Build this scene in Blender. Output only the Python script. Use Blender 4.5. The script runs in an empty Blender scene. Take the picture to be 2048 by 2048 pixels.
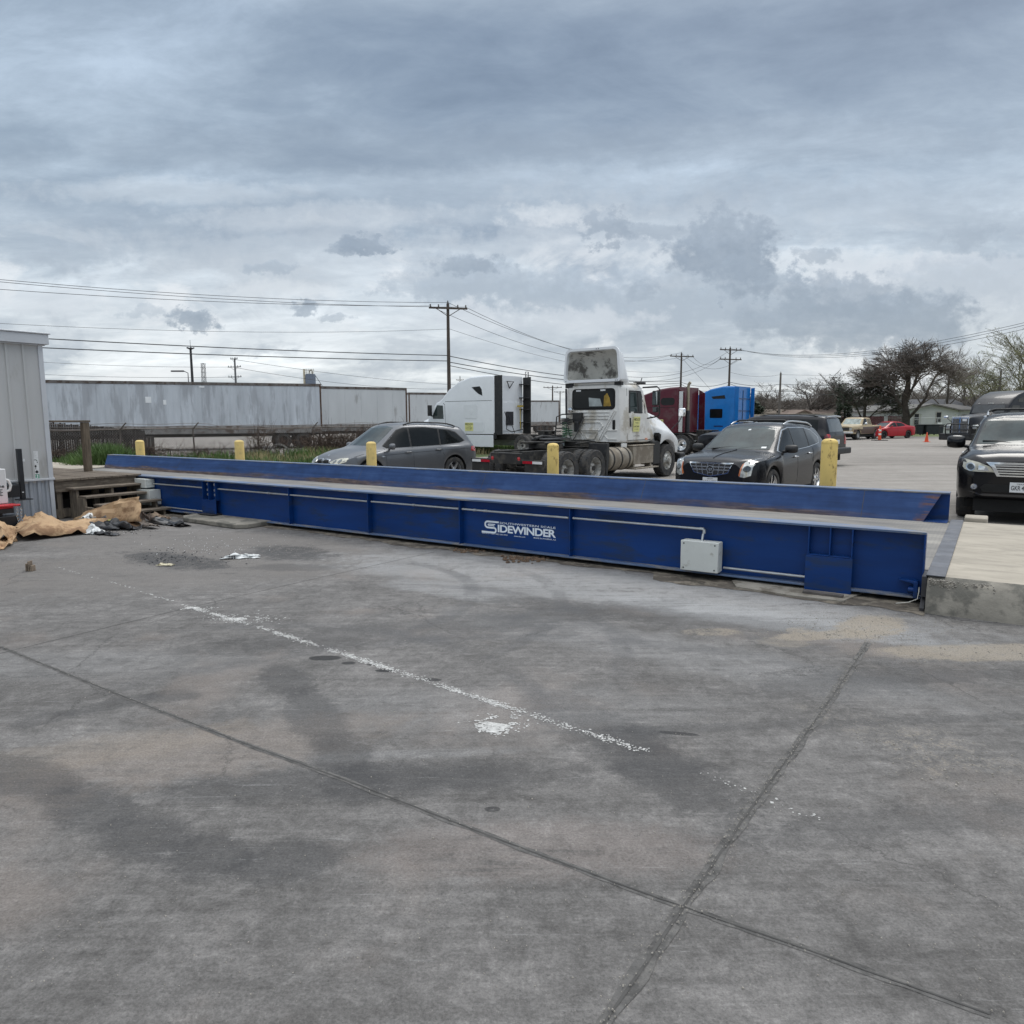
import bpy, bmesh, math, random
from mathutils import Vector, Matrix, noise
from mathutils.bvhtree import BVHTree
R = math.radians
random.seed(7)
scene = bpy.context.scene
col = scene.collection
# ---------------------------------------------------------------- camera
FPX, PITCH, ROLL = 1450.0, R(7.39), R(-0.25)
CAMP = Vector((0, 0, 1.72))
fwd = Vector((0, math.cos(PITCH), -math.sin(PITCH)))
r0 = Vector((1, 0, 0)); u0 = r0.cross(fwd)
rgt = r0*math.cos(ROLL)+u0*math.sin(ROLL); upv = -r0*math.sin(ROLL)+u0*math.cos(ROLL)
cam = bpy.data.cameras.new('camera'); cam_o = bpy.data.objects.new('camera', cam); col.objects.link(cam_o)
cam.sensor_fit = 'HORIZONTAL'; cam.sensor_width = 36.0; cam.lens = 36*FPX/2048
cam.clip_start = 0.05; cam.clip_end = 4000
m4 = Matrix((rgt, upv, -fwd)).transposed().to_4x4(); m4.translation = CAMP
cam_o.matrix_world = m4
scene.camera = cam_o
def pray(px, py): return fwd+rgt*((px-1024)/FPX)+upv*((1024-py)/FPX)
def onz(px, py, z):
    d = pray(px, py); return CAMP+d*((z-CAMP.z)/d.z)
def onY(px, py, Y):
    d = pray(px, py); return CAMP+d*(Y/d.y)
# ---------------------------------------------------------------- node helper
class NT:
    def __init__(s, nt): s.nt = nt; s.n = nt.nodes; s.l = nt.links
    def node(s, t, **kw):
        o = s.n.new(t)
        for k, v in kw.items(): setattr(o, k, v)
        return o
    def put(s, a, sock):
        if isinstance(a, bpy.types.NodeSocket): s.l.new(a, sock)
        elif a is not None:
            try: sock.default_value = a
            except Exception:
                sock.default_value = (a, a, a, 1) if len(sock.default_value) == 4 else (a, a, a)
    def m(s, op, a, b=None, c=None, clamp=False):
        o = s.node('ShaderNodeMath', operation=op, use_clamp=clamp)
        s.put(a, o.inputs[0])
        if b is not None: s.put(b, o.inputs[1])
        if c is not None: s.put(c, o.inputs[2])
        return o.outputs[0]
    def vm(s, op, a, b=None, sc=None):
        o = s.node('ShaderNodeVectorMath', operation=op)
        s.put(a, o.inputs[0])
        if b is not None: s.put(b, o.inputs[1])
        if sc is not None: s.put(sc, o.inputs['Scale'])
        return o.outputs['Value'] if op in ('LENGTH', 'DOT_PRODUCT', 'DISTANCE') else o.outputs[0]
    def mix(s, f, a, b, mode='MIX'):
        o = s.node('ShaderNodeMix', data_type='RGBA', blend_type=mode)
        s.put(f, o.inputs[0])
        for v, k in ((a, 6), (b, 7)):
            if isinstance(v, tuple) and len(v) == 3: v = (*v, 1)
            s.put(v, o.inputs[k])
        return o.outputs[2]
    def noise(s, vec, scale=5, detail=3, rough=.5, dist=0):
        o = s.node('ShaderNodeTexNoise')
        if vec is not None: s.put(vec, o.inputs['Vector'])
        o.inputs['Scale'].default_value = scale; o.inputs['Detail'].default_value = detail
        o.inputs['Roughness'].default_value = rough; o.inputs['Distortion'].default_value = dist
        return o.outputs[0]
    def ss(s, v, lo, hi, a=0.0, b=1.0):
        o = s.node('ShaderNodeMapRange', interpolation_type='SMOOTHSTEP')
        s.put(v, o.inputs[0])
        for k, q in zip((1, 2, 3, 4), (lo, hi, a, b)): o.inputs[k].default_value = q
        return o.outputs[0]
    def ramp(s, v, stops):
        o = s.node('ShaderNodeValToRGB'); s.put(v, o.inputs[0])
        e = o.color_ramp.elements
        while len(e) < len(stops): e.new(0.5)
        for el, (p, c) in zip(e, stops): el.position = p; el.color = (*c, 1) if len(c) == 3 else c
        return o.outputs[0]
    def mapping(s, vec, loc=(0, 0, 0), rot=(0, 0, 0), sc=(1, 1, 1)):
        o = s.node('ShaderNodeMapping'); s.put(vec, o.inputs[0])
        o.inputs[1].default_value = loc; o.inputs[2].default_value = rot; o.inputs[3].default_value = sc
        return o.outputs[0]
    def sep(s, v):
        o = s.node('ShaderNodeSeparateXYZ'); s.put(v, o.inputs[0]); return o.outputs
    def comb(s, x, y, z):
        o = s.node('ShaderNodeCombineXYZ')
        for k, v in enumerate((x, y, z)): s.put(v, o.inputs[k])
        return o.outputs[0]
# ---------------------------------------------------------------- world
SUN_EL, SUN_AZ = R(52), R(35)
world = bpy.data.worlds.new('World'); scene.world = world; world.use_nodes = True
W = NT(world.node_tree); W.n.clear()
wout = W.node('ShaderNodeOutputWorld'); bg = W.node('ShaderNodeBackground')
sky = W.node('ShaderNodeTexSky', sky_type='NISHITA'); sky.sun_disc = False
sky.sun_elevation = SUN_EL; sky.sun_rotation = SUN_AZ; sky.air_density = 1.0; sky.dust_density = 2.0
dirv = W.node('ShaderNodeTexCoord').outputs['Generated']
dx, dy, dz = W.sep(dirv)
zz = W.m('ADD', W.m('MAXIMUM', dz, 0.0), 0.20)
flat = W.comb(W.m('DIVIDE', dx, zz), W.m('DIVIDE', dy, zz), 0.0)        # cloud deck seen in perspective
n1 = W.noise(W.mapping(flat, (3.1, 0.4, 0), (0, 0, .35), (.55, 1.0, 1)), 1.0, 8, .58, .6)
n2 = W.noise(W.mapping(flat, (7.7, 2.2, 0), (0, 0, -.2), (1.9, 2.9, 1)), 1.0, 9, .62, .5)
elev = W.m('MAXIMUM', dz, 0.0)
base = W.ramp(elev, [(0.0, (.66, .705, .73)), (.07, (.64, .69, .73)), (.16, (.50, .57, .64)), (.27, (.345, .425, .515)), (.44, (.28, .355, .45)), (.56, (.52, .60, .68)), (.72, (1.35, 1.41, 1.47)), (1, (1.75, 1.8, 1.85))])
n3 = W.noise(W.mapping(flat, (1.7, 5.2, 0), (0, 0, .5), (5.0, 8.5, 1)), 1.0, 8, .64, .4)
lay = W.m('ADD', W.m('ADD', W.m('MULTIPLY', n1, .50), W.m('MULTIPLY', n2, .32)), W.m('MULTIPLY', n3, .18))
br = W.ramp(lay, [(.36, (.60, .645, .705)), (.44, (.79, .82, .86)), (.50, (.97, .98, .99)), (.555, (1.22, 1.205, 1.185)), (.64, (1.66, 1.61, 1.56))])
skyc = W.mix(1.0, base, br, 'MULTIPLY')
# separate dark cumulus and bright gaps, placed by direction (x/y, z/y)
den = W.m('MAXIMUM', dy, 0.05)
ta, te = W.m('DIVIDE', dx, den), W.m('DIVIDE', dz, den)
wv = W.node('ShaderNodeTexNoise'); W.l.new(W.comb(ta, te, 0.0), wv.inputs['Vector'])
wv.inputs['Scale'].default_value = 13; wv.inputs['Detail'].default_value = 7; wv.inputs['Roughness'].default_value = .62
wr, wg, wb = W.sep(wv.outputs[1])
wv2 = W.node('ShaderNodeTexNoise'); W.l.new(W.comb(ta, W.m('MULTIPLY', te, 1.25), 3.0), wv2.inputs['Vector'])
wv2.inputs['Scale'].default_value = 44; wv2.inputs['Detail'].default_value = 6; wv2.inputs['Roughness'].default_value = .62
vr, vg, vb = W.sep(wv2.outputs[1])
front = W.ss(dy, .1, .3)
# heaped low cloud between the deck and the horizon
pf_ = W.noise(W.comb(W.m('MULTIPLY', ta, 1.0), W.m('MULTIPLY', te, 2.3), 1.7), 5.2, 9, .60, .4)
band = W.m('MULTIPLY', W.m('MULTIPLY', W.ss(te, .02, .07), W.ss(te, .30, .16)), front)
skyc = W.mix(W.m('MULTIPLY', W.m('MULTIPLY', W.ss(pf_, .53, .64), band), .70), skyc, (.86, .885, .91))
skyc = W.mix(W.m('MULTIPLY', W.m('MULTIPLY', W.ss(pf_, .49, .39), band), .75), skyc, (.40, .46, .53))
def blob(px, py, rx, ry, colr, amt, soft=.55, wob=.9, under=False):
    global skyc
    d = pray(px, py); a0, e0 = d.x/d.y, d.z/d.y
    rx, ry = rx/FPX, ry/FPX
    u = W.m('DIVIDE', W.m('SUBTRACT', ta, a0), rx); v = W.m('DIVIDE', W.m('SUBTRACT', te, e0), ry)
    f2 = min(1.0, 46/(rx*FPX))*1.5+.5
    u = W.m('ADD', u, W.m('ADD', W.m('MULTIPLY', W.m('SUBTRACT', wr, .5), wob*1.5), W.m('MULTIPLY', W.m('SUBTRACT', vr, .5), wob*f2*1.3))); v = W.m('ADD', v, W.m('ADD', W.m('MULTIPLY', W.m('SUBTRACT', wg, .5), wob*2.0), W.m('MULTIPLY', W.m('SUBTRACT', vg, .5), wob*f2*1.9)))
    q = W.m('ADD', W.m('MULTIPLY', u, u), W.m('MULTIPLY', v, v))
    k = W.ss(q, 1.25+soft*.9, max(.0, .85-soft*.9))
    k = W.m('MULTIPLY', W.m('MULTIPLY', k, front), W.m('MULTIPLY', W.m('ADD', .62, W.m('MULTIPLY', vb, .62)), amt))
    if colr in (DK, MD): colr = W.mix(W.ss(W.m('ADD', W.m('MULTIPLY', v, .5), W.m('MULTIPLY', W.m('SUBTRACT', vr, .5), 1.6)), -.2, 1.5), colr, tuple(min(1, c*1.35+.02) for c in colr))
    skyc = W.mix(k, skyc, colr)
DK, MD, LT, PL = (.27, .33, .405), (.38, .445, .52), (.76, .80, .835), (.64, .685, .74)
for b in (
    (1250, 455, 260, 60, LT, .32, .9, 1.4), (1130, 430, 90, 20, LT, .6, .9, 1.4), (650, 515, 420, 60, LT, .35, .9, 1.4),
    (1330, 545, 80, 50, LT, .55, .8, 1.2), (1700, 525, 200, 24, LT, .55, .9, 1.2), (1960, 640, 150, 50, LT, .35, .9, 1.2),
    (300, 640, 420, 70, LT, .3, .9, 1.3), (900, 660, 330, 60, LT, .25, .9, 1.2),
    (1260, 600, 280, 55, MD, .95, .6, 1.3), (1010, 570, 190, 34, MD, .85, .7, 1.3), (900, 525, 90, 30, MD, .55, .7, 1.3),
    (1870, 560, 220, 46, PL, .8, .6, 1.2), (1990, 455, 120, 28, MD, .6, .7, 1.3), (1940, 470, 60, 16, DK, .35, .7, 1.3),
    (1720, 640, 230, 56, DK, .85, .45, 1.1), (1690, 585, 130, 38, DK, .8, .5, 1.2), (1580, 570, 50, 26, DK, .6, .5, 1.2), (1830, 620, 110, 34, DK, .6, .6, 1.1),
    (1450, 500, 110, 64, DK, 1.0, .4, 1.1), (1480, 560, 60, 30, DK, .6, .45, 1.1), (1215, 455, 38, 28, DK, .7, .5, 1.3), (1290, 460, 60, 14, DK, .55, .6, 1.3),
    (1640, 512, 40, 13, DK, .6, .6, 1.2), (1280, 585, 30, 14, DK, .5, .6, 1.2),
    (735, 490, 46, 17, DK, .95, .4, 1.2), (700, 500, 40, 10, DK, .7, .5, 1.2), (540, 536, 48, 11, MD, .8, .6, 1.2), (945, 530, 60, 18, DK, .7, .7, 1.3),
    (388, 636, 50, 18, DK, .85, .5, 1.2), (610, 616, 26, 13, DK, .75, .5, 1.2), (672, 637, 30, 8, DK, .55, .6, 1.2), (290, 625, 40, 12, MD, .5, .6, 1.3), (830, 570, 60, 26, MD, .5, .7, 1.2),
    (950, 640, 90, 30, PL, .7, .7, 1.2), (80, 600, 120, 24, PL, .5, .8, 1.2), (1180, 640, 120, 26, PL, .7, .7, 1.2), (330, 470, 420, 44, MD, .4, .9, 1.2), (1000, 380, 500, 40, MD, .45, .9, 1.2), (1650, 420, 420, 50, MD, .5, .9, 1.2), (700, 300, 500, 40, DK, .35, .9, 1.2), (1500, 280, 500, 40, DK, .35, .9, 1.2), (140, 510, 110, 24, MD, .55, .8, 1.2), (640, 430, 260, 22, LT, .35, .9, 1.2), (330, 380, 240, 20, LT, .25, .9, 1.2), (1930, 560, 130, 40, MD, .6, .7, 1.2), (560, 580, 130, 18, LT, .5, .9, 1.2)): blob(*b)

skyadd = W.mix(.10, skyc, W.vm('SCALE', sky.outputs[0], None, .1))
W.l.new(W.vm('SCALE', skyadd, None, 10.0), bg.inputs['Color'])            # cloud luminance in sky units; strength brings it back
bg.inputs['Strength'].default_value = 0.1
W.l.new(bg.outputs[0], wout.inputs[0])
sun = bpy.data.lights.new('sun', 'SUN'); sun.energy = 1.1; sun.angle = R(25); sun.color = (1, .97, .92)
sun_o = bpy.data.objects.new('sun', sun); col.objects.link(sun_o)
sd = Vector((math.sin(SUN_AZ)*math.cos(SUN_EL), math.cos(SUN_AZ)*math.cos(SUN_EL), math.sin(SUN_EL)))
sun_o.rotation_euler = sd.to_track_quat('Z', 'Y').to_euler(); sun_o.location = (0, 0, 60)
vs = scene.view_settings
vs.view_transform = 'Standard'; vs.look = 'None'; vs.exposure = 0.12; vs.gamma = 1.0; vs.use_curve_mapping = False
# ---------------------------------------------------------------- materials
MATS = {}
def mat(name, colr, rough=.5, metal=0.0, var=.15, vs_=4.0, bump=0.0, bs=40.0, dirt=None, coat=0.0, spec=.5, emit=None, stretch=(1, 1, 1)):
    """procedural surface: colour mottled by noise, optional dirt / wear (colour, amount 0..1, scale), bump"""
    mt = bpy.data.materials.new(name); mt.use_nodes = True
    N = NT(mt.node_tree); b = N.n['Principled BSDF']
    oc = N.node('ShaderNodeTexCoord').outputs['Object']
    vec = N.mapping(oc, (0, 0, 0), (0, 0, 0), stretch)
    nz = N.noise(vec, vs_, 5, .6)
    lo = tuple(max(0, c*(1-var)) for c in colr); hi = tuple(min(1, c*(1+var)) for c in colr)
    c = N.ramp(nz, [(.32, lo), (.68, hi)])
    rg = rough
    if dirt:
        dc, amt, dsc = dirt
        k = N.ss(N.noise(N.mapping(oc, (5, 3, 1), (0, 0, 0), stretch), dsc, 6, .65), .5+(.5-amt)*.5-.07, .5+(.5-amt)*.5+.07)
        k = N.m('MULTIPLY', k, .85); c = N.mix(k, c, dc)
        rg = N.m('ADD', rough, N.m('MULTIPLY', k, .3))
    N.put(c, b.inputs['Base Color']); N.put(rg, b.inputs['Roughness'])
    b.inputs['Metallic'].default_value = metal; b.inputs['Specular IOR Level'].default_value = spec
    if coat: b.inputs['Coat Weight'].default_value = coat; b.inputs['Coat Roughness'].default_value = .04
    if bump:
        bn = N.node('ShaderNodeBump'); bn.inputs['Strength'].default_value = min(1, bump); bn.inputs['Distance'].default_value = .01
        N.l.new(N.noise(vec, bs, 4, .6), bn.inputs['Height']); N.l.new(bn.outputs[0], b.inputs['Normal'])
    if emit:
        b.inputs['Emission Color'].default_value = (*colr, 1); b.inputs['Emission Strength'].default_value = emit
    MATS[name] = mt
    return mt
# ---------------------------------------------------------------- mesh builder
class MB:
    def __init__(s, org=(0, 0, 0)): s.v = []; s.f = []; s.o = Vector(org)
    def add(s, vs, fs, M=None):
        b = len(s.v)
        for p in vs:
            p = Vector(p)
            if M is not None: p = M @ p
            s.v.append(p-s.o)
        for f in fs: s.f.append([i+b for i in f])
        return s
    def box(s, x0, x1, y0, y1, z0, z1, M=None, tx=0, ty=0):
        cx, cy = (x0+x1)/2, (y0+y1)/2
        tp = [(cx+(x-cx)*(1-tx), cy+(y-cy)*(1-ty), z1) for x, y in ((x0, y0), (x1, y0), (x1, y1), (x0, y1))]
        vs = [(x0, y0, z0), (x1, y0, z0), (x1, y1, z0), (x0, y1, z0)]+tp
        return s.add(vs, [(3, 2, 1, 0), (4, 5, 6, 7), (0, 1, 5, 4), (1, 2, 6, 5), (2, 3, 7, 6), (3, 0, 4, 7)], M)
    def cyl(s, p0, p1, r0, r1=None, n=12, caps=True):
        return s.tube([p0, p1], r0, n, r1=r1, caps=caps)
    def tube(s, pts, r, n=6, r1=None, caps=True):
        pts = [Vector(p) for p in pts]; k = len(pts); b = len(s.v)
        rs = r if isinstance(r, (list, tuple)) else [r+(((r1 if r1 is not None else r)-r)*i/(k-1)) for i in range(k)]
        a = None
        for i, p in enumerate(pts):
            t = (pts[min(i+1, k-1)]-pts[max(i-1, 0)]).normalized()
            if a is None: a = t.cross(Vector((0, 0, 1)) if abs(t.z) < .9 else Vector((1, 0, 0))).normalized()
            else: a = (a-t*a.dot(t)).normalized()
            c = t.cross(a)
            for j in range(n):
                g = 2*math.pi*j/n; s.v.append(p+(a*math.cos(g)+c*math.sin(g))*rs[i]-s.o)
        for i in range(k-1):
            for j in range(n):
                j2 = (j+1) % n; s.f.append([b+i*n+j, b+i*n+j2, b+(i+1)*n+j2, b+(i+1)*n+j])
        if caps: s.f.append([b+j for j in range(n)][::-1]); s.f.append([b+(k-1)*n+j for j in range(n)])
        return s
    def prism(s, poly, ax, a, b, M=None):
        """poly (u,v) extruded along ax: x -> (a,u,v), y -> (u,a,v), z -> (u,v,a)"""
        n = len(poly)
        def P(u, v, w): return (w, u, v) if ax == 'x' else (u, w, v) if ax == 'y' else (u, v, w)
        vs = [P(u, v, a) for u, v in poly]+[P(u, v, b) for u, v in poly]
        return s.add(vs, [list(range(n))[::-1], list(range(n, 2*n))]+[[i, (i+1) % n, n+(i+1) % n, n+i] for i in range(n)], M)
    def lathe(s, prof, ax='z', c=(0, 0, 0), n=24, close=False, cap=False):
        """prof [(r,h)] turned about ax through c"""
        b = len(s.v); c = Vector(c)
        for r, h in prof:
            for j in range(n):
                g = 2*math.pi*j/n; u, v = r*math.cos(g), r*math.sin(g)
                p = Vector((u, v, h)) if ax == 'z' else Vector((u, h, v)) if ax == 'y' else Vector((h, u, v))
                s.v.append(c+p-s.o)
        k = len(prof)
        for i in range(k-1+(1 if close else 0)):
            i2 = (i+1) % k
            for j in range(n):
                j2 = (j+1) % n; s.f.append([b+i*n+j, b+i*n+j2, b+i2*n+j2, b+i2*n+j])
        if cap:
            for i in (0, k-1):
                if prof[i][0] > 1e-4: s.f.append([b+i*n+j for j in range(n)])
        return s
    def grid(s, fn, nu, nv):
        b = len(s.v)
        for i in range(nu+1):
            for j in range(nv+1): s.v.append(Vector(fn(i/nu, j/nv))-s.o)
        for i in range(nu):
            for j in range(nv):
                a = b+i*(nv+1)+j; s.f.append([a, a+nv+1, a+nv+2, a+1])
        return s
    def build(s, name, m, parent=None, bevel=0, seg=2, smooth=35, fix=True, thick=0):
        me = bpy.data.meshes.new(name); me.from_pydata([tuple(p) for p in s.v], [], s.f)
        if fix:
            bm = bmesh.new(); bm.from_mesh(me); bmesh.ops.recalc_face_normals(bm, faces=bm.faces); bm.to_mesh(me); bm.free()
        if m: me.materials.append(m)
        if smooth:
            me.polygons.foreach_set('use_smooth', [True]*len(me.polygons))
            me.set_sharp_from_angle(angle=R(smooth))
        me.update()
        o = bpy.data.objects.new(name, me); col.objects.link(o)
        if parent: o.parent = parent
        if bevel:
            md = o.modifiers.new('bevel', 'BEVEL'); md.width = bevel; md.segments = seg; md.limit_method = 'ANGLE'; md.angle_limit = R(35); md.harden_normals = False
        if thick:
            md = o.modifiers.new('thick', 'SOLIDIFY'); md.thickness = thick
        return o
def tag(o, label, cat, group=None, kind=None):
    if label: o['label'] = label
    if cat: o['category'] = cat
    if group: o['group'] = group
    if kind: o['kind'] = kind
    return o
def thing(name, label, cat, loc=(0, 0, 0), deg=0.0, group=None):
    o = bpy.data.objects.new(name, None); col.objects.link(o); o.empty_display_size = .2
    o.location = loc; o.rotation_euler = (0, 0, R(deg))
    return tag(o, label, cat, group)
def struct(o): o['kind'] = 'structure'; return o
def copy_tree(o, parent=None):
    c = o.copy(); col.objects.link(c); c.parent = parent
    for ch in list(o.children): copy_tree(ch, c)
    return c
# frame of the weighbridge: local X runs to the right along it, local Y away from the camera
SO = Vector((3.763, 6.499, 0)); SDEG = -33.64
SM = Matrix.Translation(SO) @ Matrix.Rotation(R(SDEG), 4, 'Z')
def sthing(name, label, cat, x, y, z=0, group=None):
    return thing(name, label, cat, SM @ Vector((x, y, z)), SDEG, group)
def stag(o, x=0, y=0, z=0):
    o.location = SM @ Vector((x, y, z)); o.rotation_euler = (0, 0, R(SDEG)); return o
LOT = -.15
def text_mesh(txt, w, h, bold=0.0, spacing=1.0):
    """lettering as flat polygons in the unit box (0..w, 0..h)"""
    cu = bpy.data.curves.new('lettering', 'FONT'); cu.body = txt; cu.offset = bold; cu.space_character = spacing; cu.resolution_u = 3
    ob = bpy.data.objects.new('lettering', cu); col.objects.link(ob)
    dg = bpy.context.evaluated_depsgraph_get(); me = bpy.data.meshes.new_from_object(ob.evaluated_get(dg))
    bpy.data.objects.remove(ob); bpy.data.curves.remove(cu)
    vs = [v.co.copy() for v in me.vertices]; fs = [list(p.vertices) for p in me.polygons]; bpy.data.meshes.remove(me)
    x0, x1 = min(v.x for v in vs), max(v.x for v in vs); y0, y1 = min(v.y for v in vs), max(v.y for v in vs)
    return [((v.x-x0)/(x1-x0)*w, (v.y-y0)/(y1-y0)*h, 0) for v in vs], fs
# ================================================================ GROUND
def yard_material():
    mt = bpy.data.materials.new('worn_concrete'); mt.use_nodes = True
    N = NT(mt.node_tree); b = N.n['Principled BSDF']
    P = N.node('ShaderNodeTexCoord').outputs['Object']
    big = N.noise(P, .33, 6, .62, .4); med = N.noise(P, 1.7, 7, .68, .5)
    fine = N.noise(P, 55, 3, .7); mot = N.noise(P, 7.5, 8, .72, .6); mot2 = N.noise(N.mapping(P, (4, 2, 0)), 24, 7, .78, .3); grit = N.noise(P, 85, 4, .85)
    st = N.mapping(P, (0, 0, 0), (0, 0, R(-SDEG)), (.35, 2.6, 1)); streak = N.noise(st, 1.5, 9, .72, .2)
    st3 = N.mapping(P, (1, 6, 0), (0, 0, R(-SDEG+4)), (.6, 9, 1)); streak3 = N.noise(st3, 2.2, 8, .74, .5)
    st2 = N.mapping(P, (3, 1, 0), (0, 0, R(22)), (.28, 3.2, 1)); streak2 = N.noise(st2, 1.4, 6, .7, .5)
    v = N.m('ADD', N.m('ADD', N.m('MULTIPLY', big, .20), N.m('MULTIPLY', med, .18)), N.m('ADD', N.m('MULTIPLY', streak, .14), N.m('MULTIPLY', streak2, .10)))
    v = N.m('ADD', v, N.m('ADD', N.m('MULTIPLY', mot, .26), N.m('ADD', N.m('MULTIPLY', mot2, .22), N.m('MULTIPLY', streak3, .14))))
    c = N.ramp(v, [(.49, (.056, .053, .051)), (.57, (.104, .0985, .094)), (.625, (.146, .139, .1335)), (.68, (.204, .194, .186)), (.75, (.31, .299, .288))])
    warm = N.ss(N.noise(N.mapping(P, (9, 4, 0)), .8, 5, .6), .52, .70)
    c = N.mix(N.m('MULTIPLY', warm, .55), c, (.215, .185, .165))
    w3 = N.node('ShaderNodeTexNoise'); N.l.new(P, w3.inputs['Vector']); w3.inputs['Scale'].default_value = 2.3; w3.inputs['Detail'].default_value = 10; w3.inputs['Roughness'].default_value = .80
    wx, wy, wz = N.sep(w3.outputs[1]); tn = N.m('ADD', N.m('MULTIPLY', mot, .45), N.m('ADD', N.m('MULTIPLY', mot2, .2), N.m('MULTIPLY', streak3, .35))); brk_tex = N.ss(N.m('ADD', N.m('MULTIPLY', streak3, .5), N.m('ADD', N.m('MULTIPLY', mot, .3), N.m('MULTIPLY', streak, .2))), .33, .54); X, Y, Z = N.sep(P)
    def ell(px, py, rx, ry, deg, colr, amt, soft=.6, wob=1.2, brk=0.0):
        nonlocal c
        p = onz(px, py, 0); ca, sa = math.cos(R(deg)), math.sin(R(deg))
        ex, ey = N.m('SUBTRACT', X, p.x), N.m('SUBTRACT', Y, p.y)
        u = N.m('ADD', N.m('MULTIPLY', ex, ca/rx), N.m('MULTIPLY', ey, sa/rx)); w = N.m('ADD', N.m('MULTIPLY', ex, -sa/ry), N.m('MULTIPLY', ey, ca/ry))
        u = N.m('ADD', u, N.m('MULTIPLY', N.m('SUBTRACT', wx, .5), wob*2)); w = N.m('ADD', w, N.m('MULTIPLY', N.m('SUBTRACT', wy, .5), wob*2))
        q = N.m('ADD', N.m('ADD', N.m('MULTIPLY', u, u), N.m('MULTIPLY', w, w)), N.m('MULTIPLY', N.m('SUBTRACT', tn, .5), 4.5*soft if rx > .14 else .8))
        k = N.ss(q, 1+soft*.75, 1-soft*.75)
        tex = brk_tex if rx > .14 else None
        if brk: k = N.m('MULTIPLY', k, N.ss(N.m('ADD', N.m('MULTIPLY', mot, .6), N.m('MULTIPLY', fine, .4)), .46-brk*.3, .60-brk*.3))
        elif tex is not None: k = N.m('MULTIPLY', k, tex)
        c = N.mix(N.m('MULTIPLY', k, amt), c, colr)
    BK, CH, SA, MUD = (.045, .045, .047), (.34, .343, .345), (.275, .238, .19), (.16, .148, .138)
    for a in (
        (1150, 1165, 3.2, .75, SDEG, CH, .55, .8, .8), (1560, 1240, 1.6, .30, SDEG, CH, .5, .8, .8), (640, 1120, 1.4, .4, SDEG, CH, .45, .8, .9), (1330, 1300, 2.0, .35, SDEG, CH, .22, .8, 1.2),
        (900, 1180, .8, .25, SDEG, CH, .45, .8, 1), (150, 1150, 3.2, 1.1, 10, MUD, .75, .7, .8), (330, 1090, 3.0, 1.0, SDEG, MUD, .7, .7, .8), (560, 1085, 1.6, .5, SDEG, MUD, .8, .7, .8),
        (345, 1120, 1.0, .32, SDEG, BK, .85, .7, 1.5, .3), (580, 1105, .7, .4, SDEG, BK, .8, .8, 1.4, .3), (590, 1135, .55, .22, 0, BK, .45, .8, 1.2),
        
        (1250, 1490, .9, .25, -60, BK, .55, .9, 1), (740, 1560, 1.1, .18, 5, BK, .45, .9, 1), (1870, 1640, 1.2, .12, 8, BK, .35, .9, 1.1), (1560, 1450, 1.6, .06, 4, BK, .35, .9, 1.1), (900, 1250, 2.2, .3, 20, BK, .35, .9, 1), (1300, 1230, 1.6, .25, -20, BK, .38, .9, 1.2), (1700, 1370, .8, .2, 10, BK, .35, .9, 1.2), (1850, 1350, .9, .16, 0, BK, .35, .9, 1.2),
        (650, 1316, .12, .055, 0, (.020, .020, .021), .85, .3, .25), (698, 1326, .05, .03, 0, (.020, .020, .021), .8, .3, .25), (744, 1329, .035, .024, 0, (.020, .020, .021), .8, .3, .25), (770, 1341, .065, .032, 0, (.020, .020, .021), .85, .3, .25), (862, 1359, .075, .03, -10, (.020, .020, .021), .75, .3, .25), (1359, 1467, .11, .022, -12, (.020, .020, .021), .75, .3, .25), (985, 1618, .035, .022, 0, (.020, .020, .021), .7, .3, .3), (1060, 1250, .2, .5, 40, BK, .3, .9, .9),
        (1660, 1270, .45, .10, 8, SA, .8, .5, 1.0, .35), (1745, 1252, .42, .22, 40, SA, .85, .5, .9, .4), (1425, 1264, .22, .10, 0, SA, .75, .5, 1.0, .2), (1600, 1262, .12, .10, 0, SA, .7, .5, .9, .2), (1975, 1305, .85, .18, 0, SA, .8, .5, .9, .4), (1870, 1510, .28, .30, 70, SA, .6, .7, 1.3, -.1), (1800, 1470, .6, .2, -40, SA, .35, .7, 1.4, -.1), (1575, 1285, .2, .12, 0, SA, .45, .7, 1.2, 0),
        (980, 1420, 1.4, .35, 0, CH, .14, .9, 1.2), (800, 1510, .7, .05, 5, CH, .18, .9, 1.0), (420, 1500, 1.0, .3, 20, (.24, .2, .17), .4, .9, 1), (200, 1500, .7, .2, 20, (.26, .22, .18), .4, .9, 1), (1080, 1700, .7, .2, 0, (.24, .2, .18), .35, .9, 1), (60, 1330, 1.6, .3, 0, CH, .16, .9, 1)):
        ell(*a)
    def band(pix, wd, amt, colr=BK):
        for (x0, y0), (x1, y1) in zip(pix, pix[1:]):
            a, b_ = onz(x0, y0, 0), onz(x1, y1, 0)
            ell((x0+x1)/2, (y0+y1)/2, max(.16, (b_-a).length*.62), wd, math.degrees(math.atan2(b_.y-a.y, b_.x-a.x)), colr, amt, .75, .45)
    band([(-20, 1525), (122, 1580), (234, 1645), (347, 1701), (488, 1730), (660, 1715)], .15, .58)
    band([(545, 1338), (600, 1385), (656, 1476), (700, 1540), (720, 1600)], .16, .55); band([(700, 1540), (860, 1560), (1000, 1550)], .12, .35)
    band([(40, 1450), (150, 1425), (300, 1392), (390, 1392)], .10, .45); band([(1240, 1455), (1300, 1500), (1330, 1560)], .22, .40)
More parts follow.
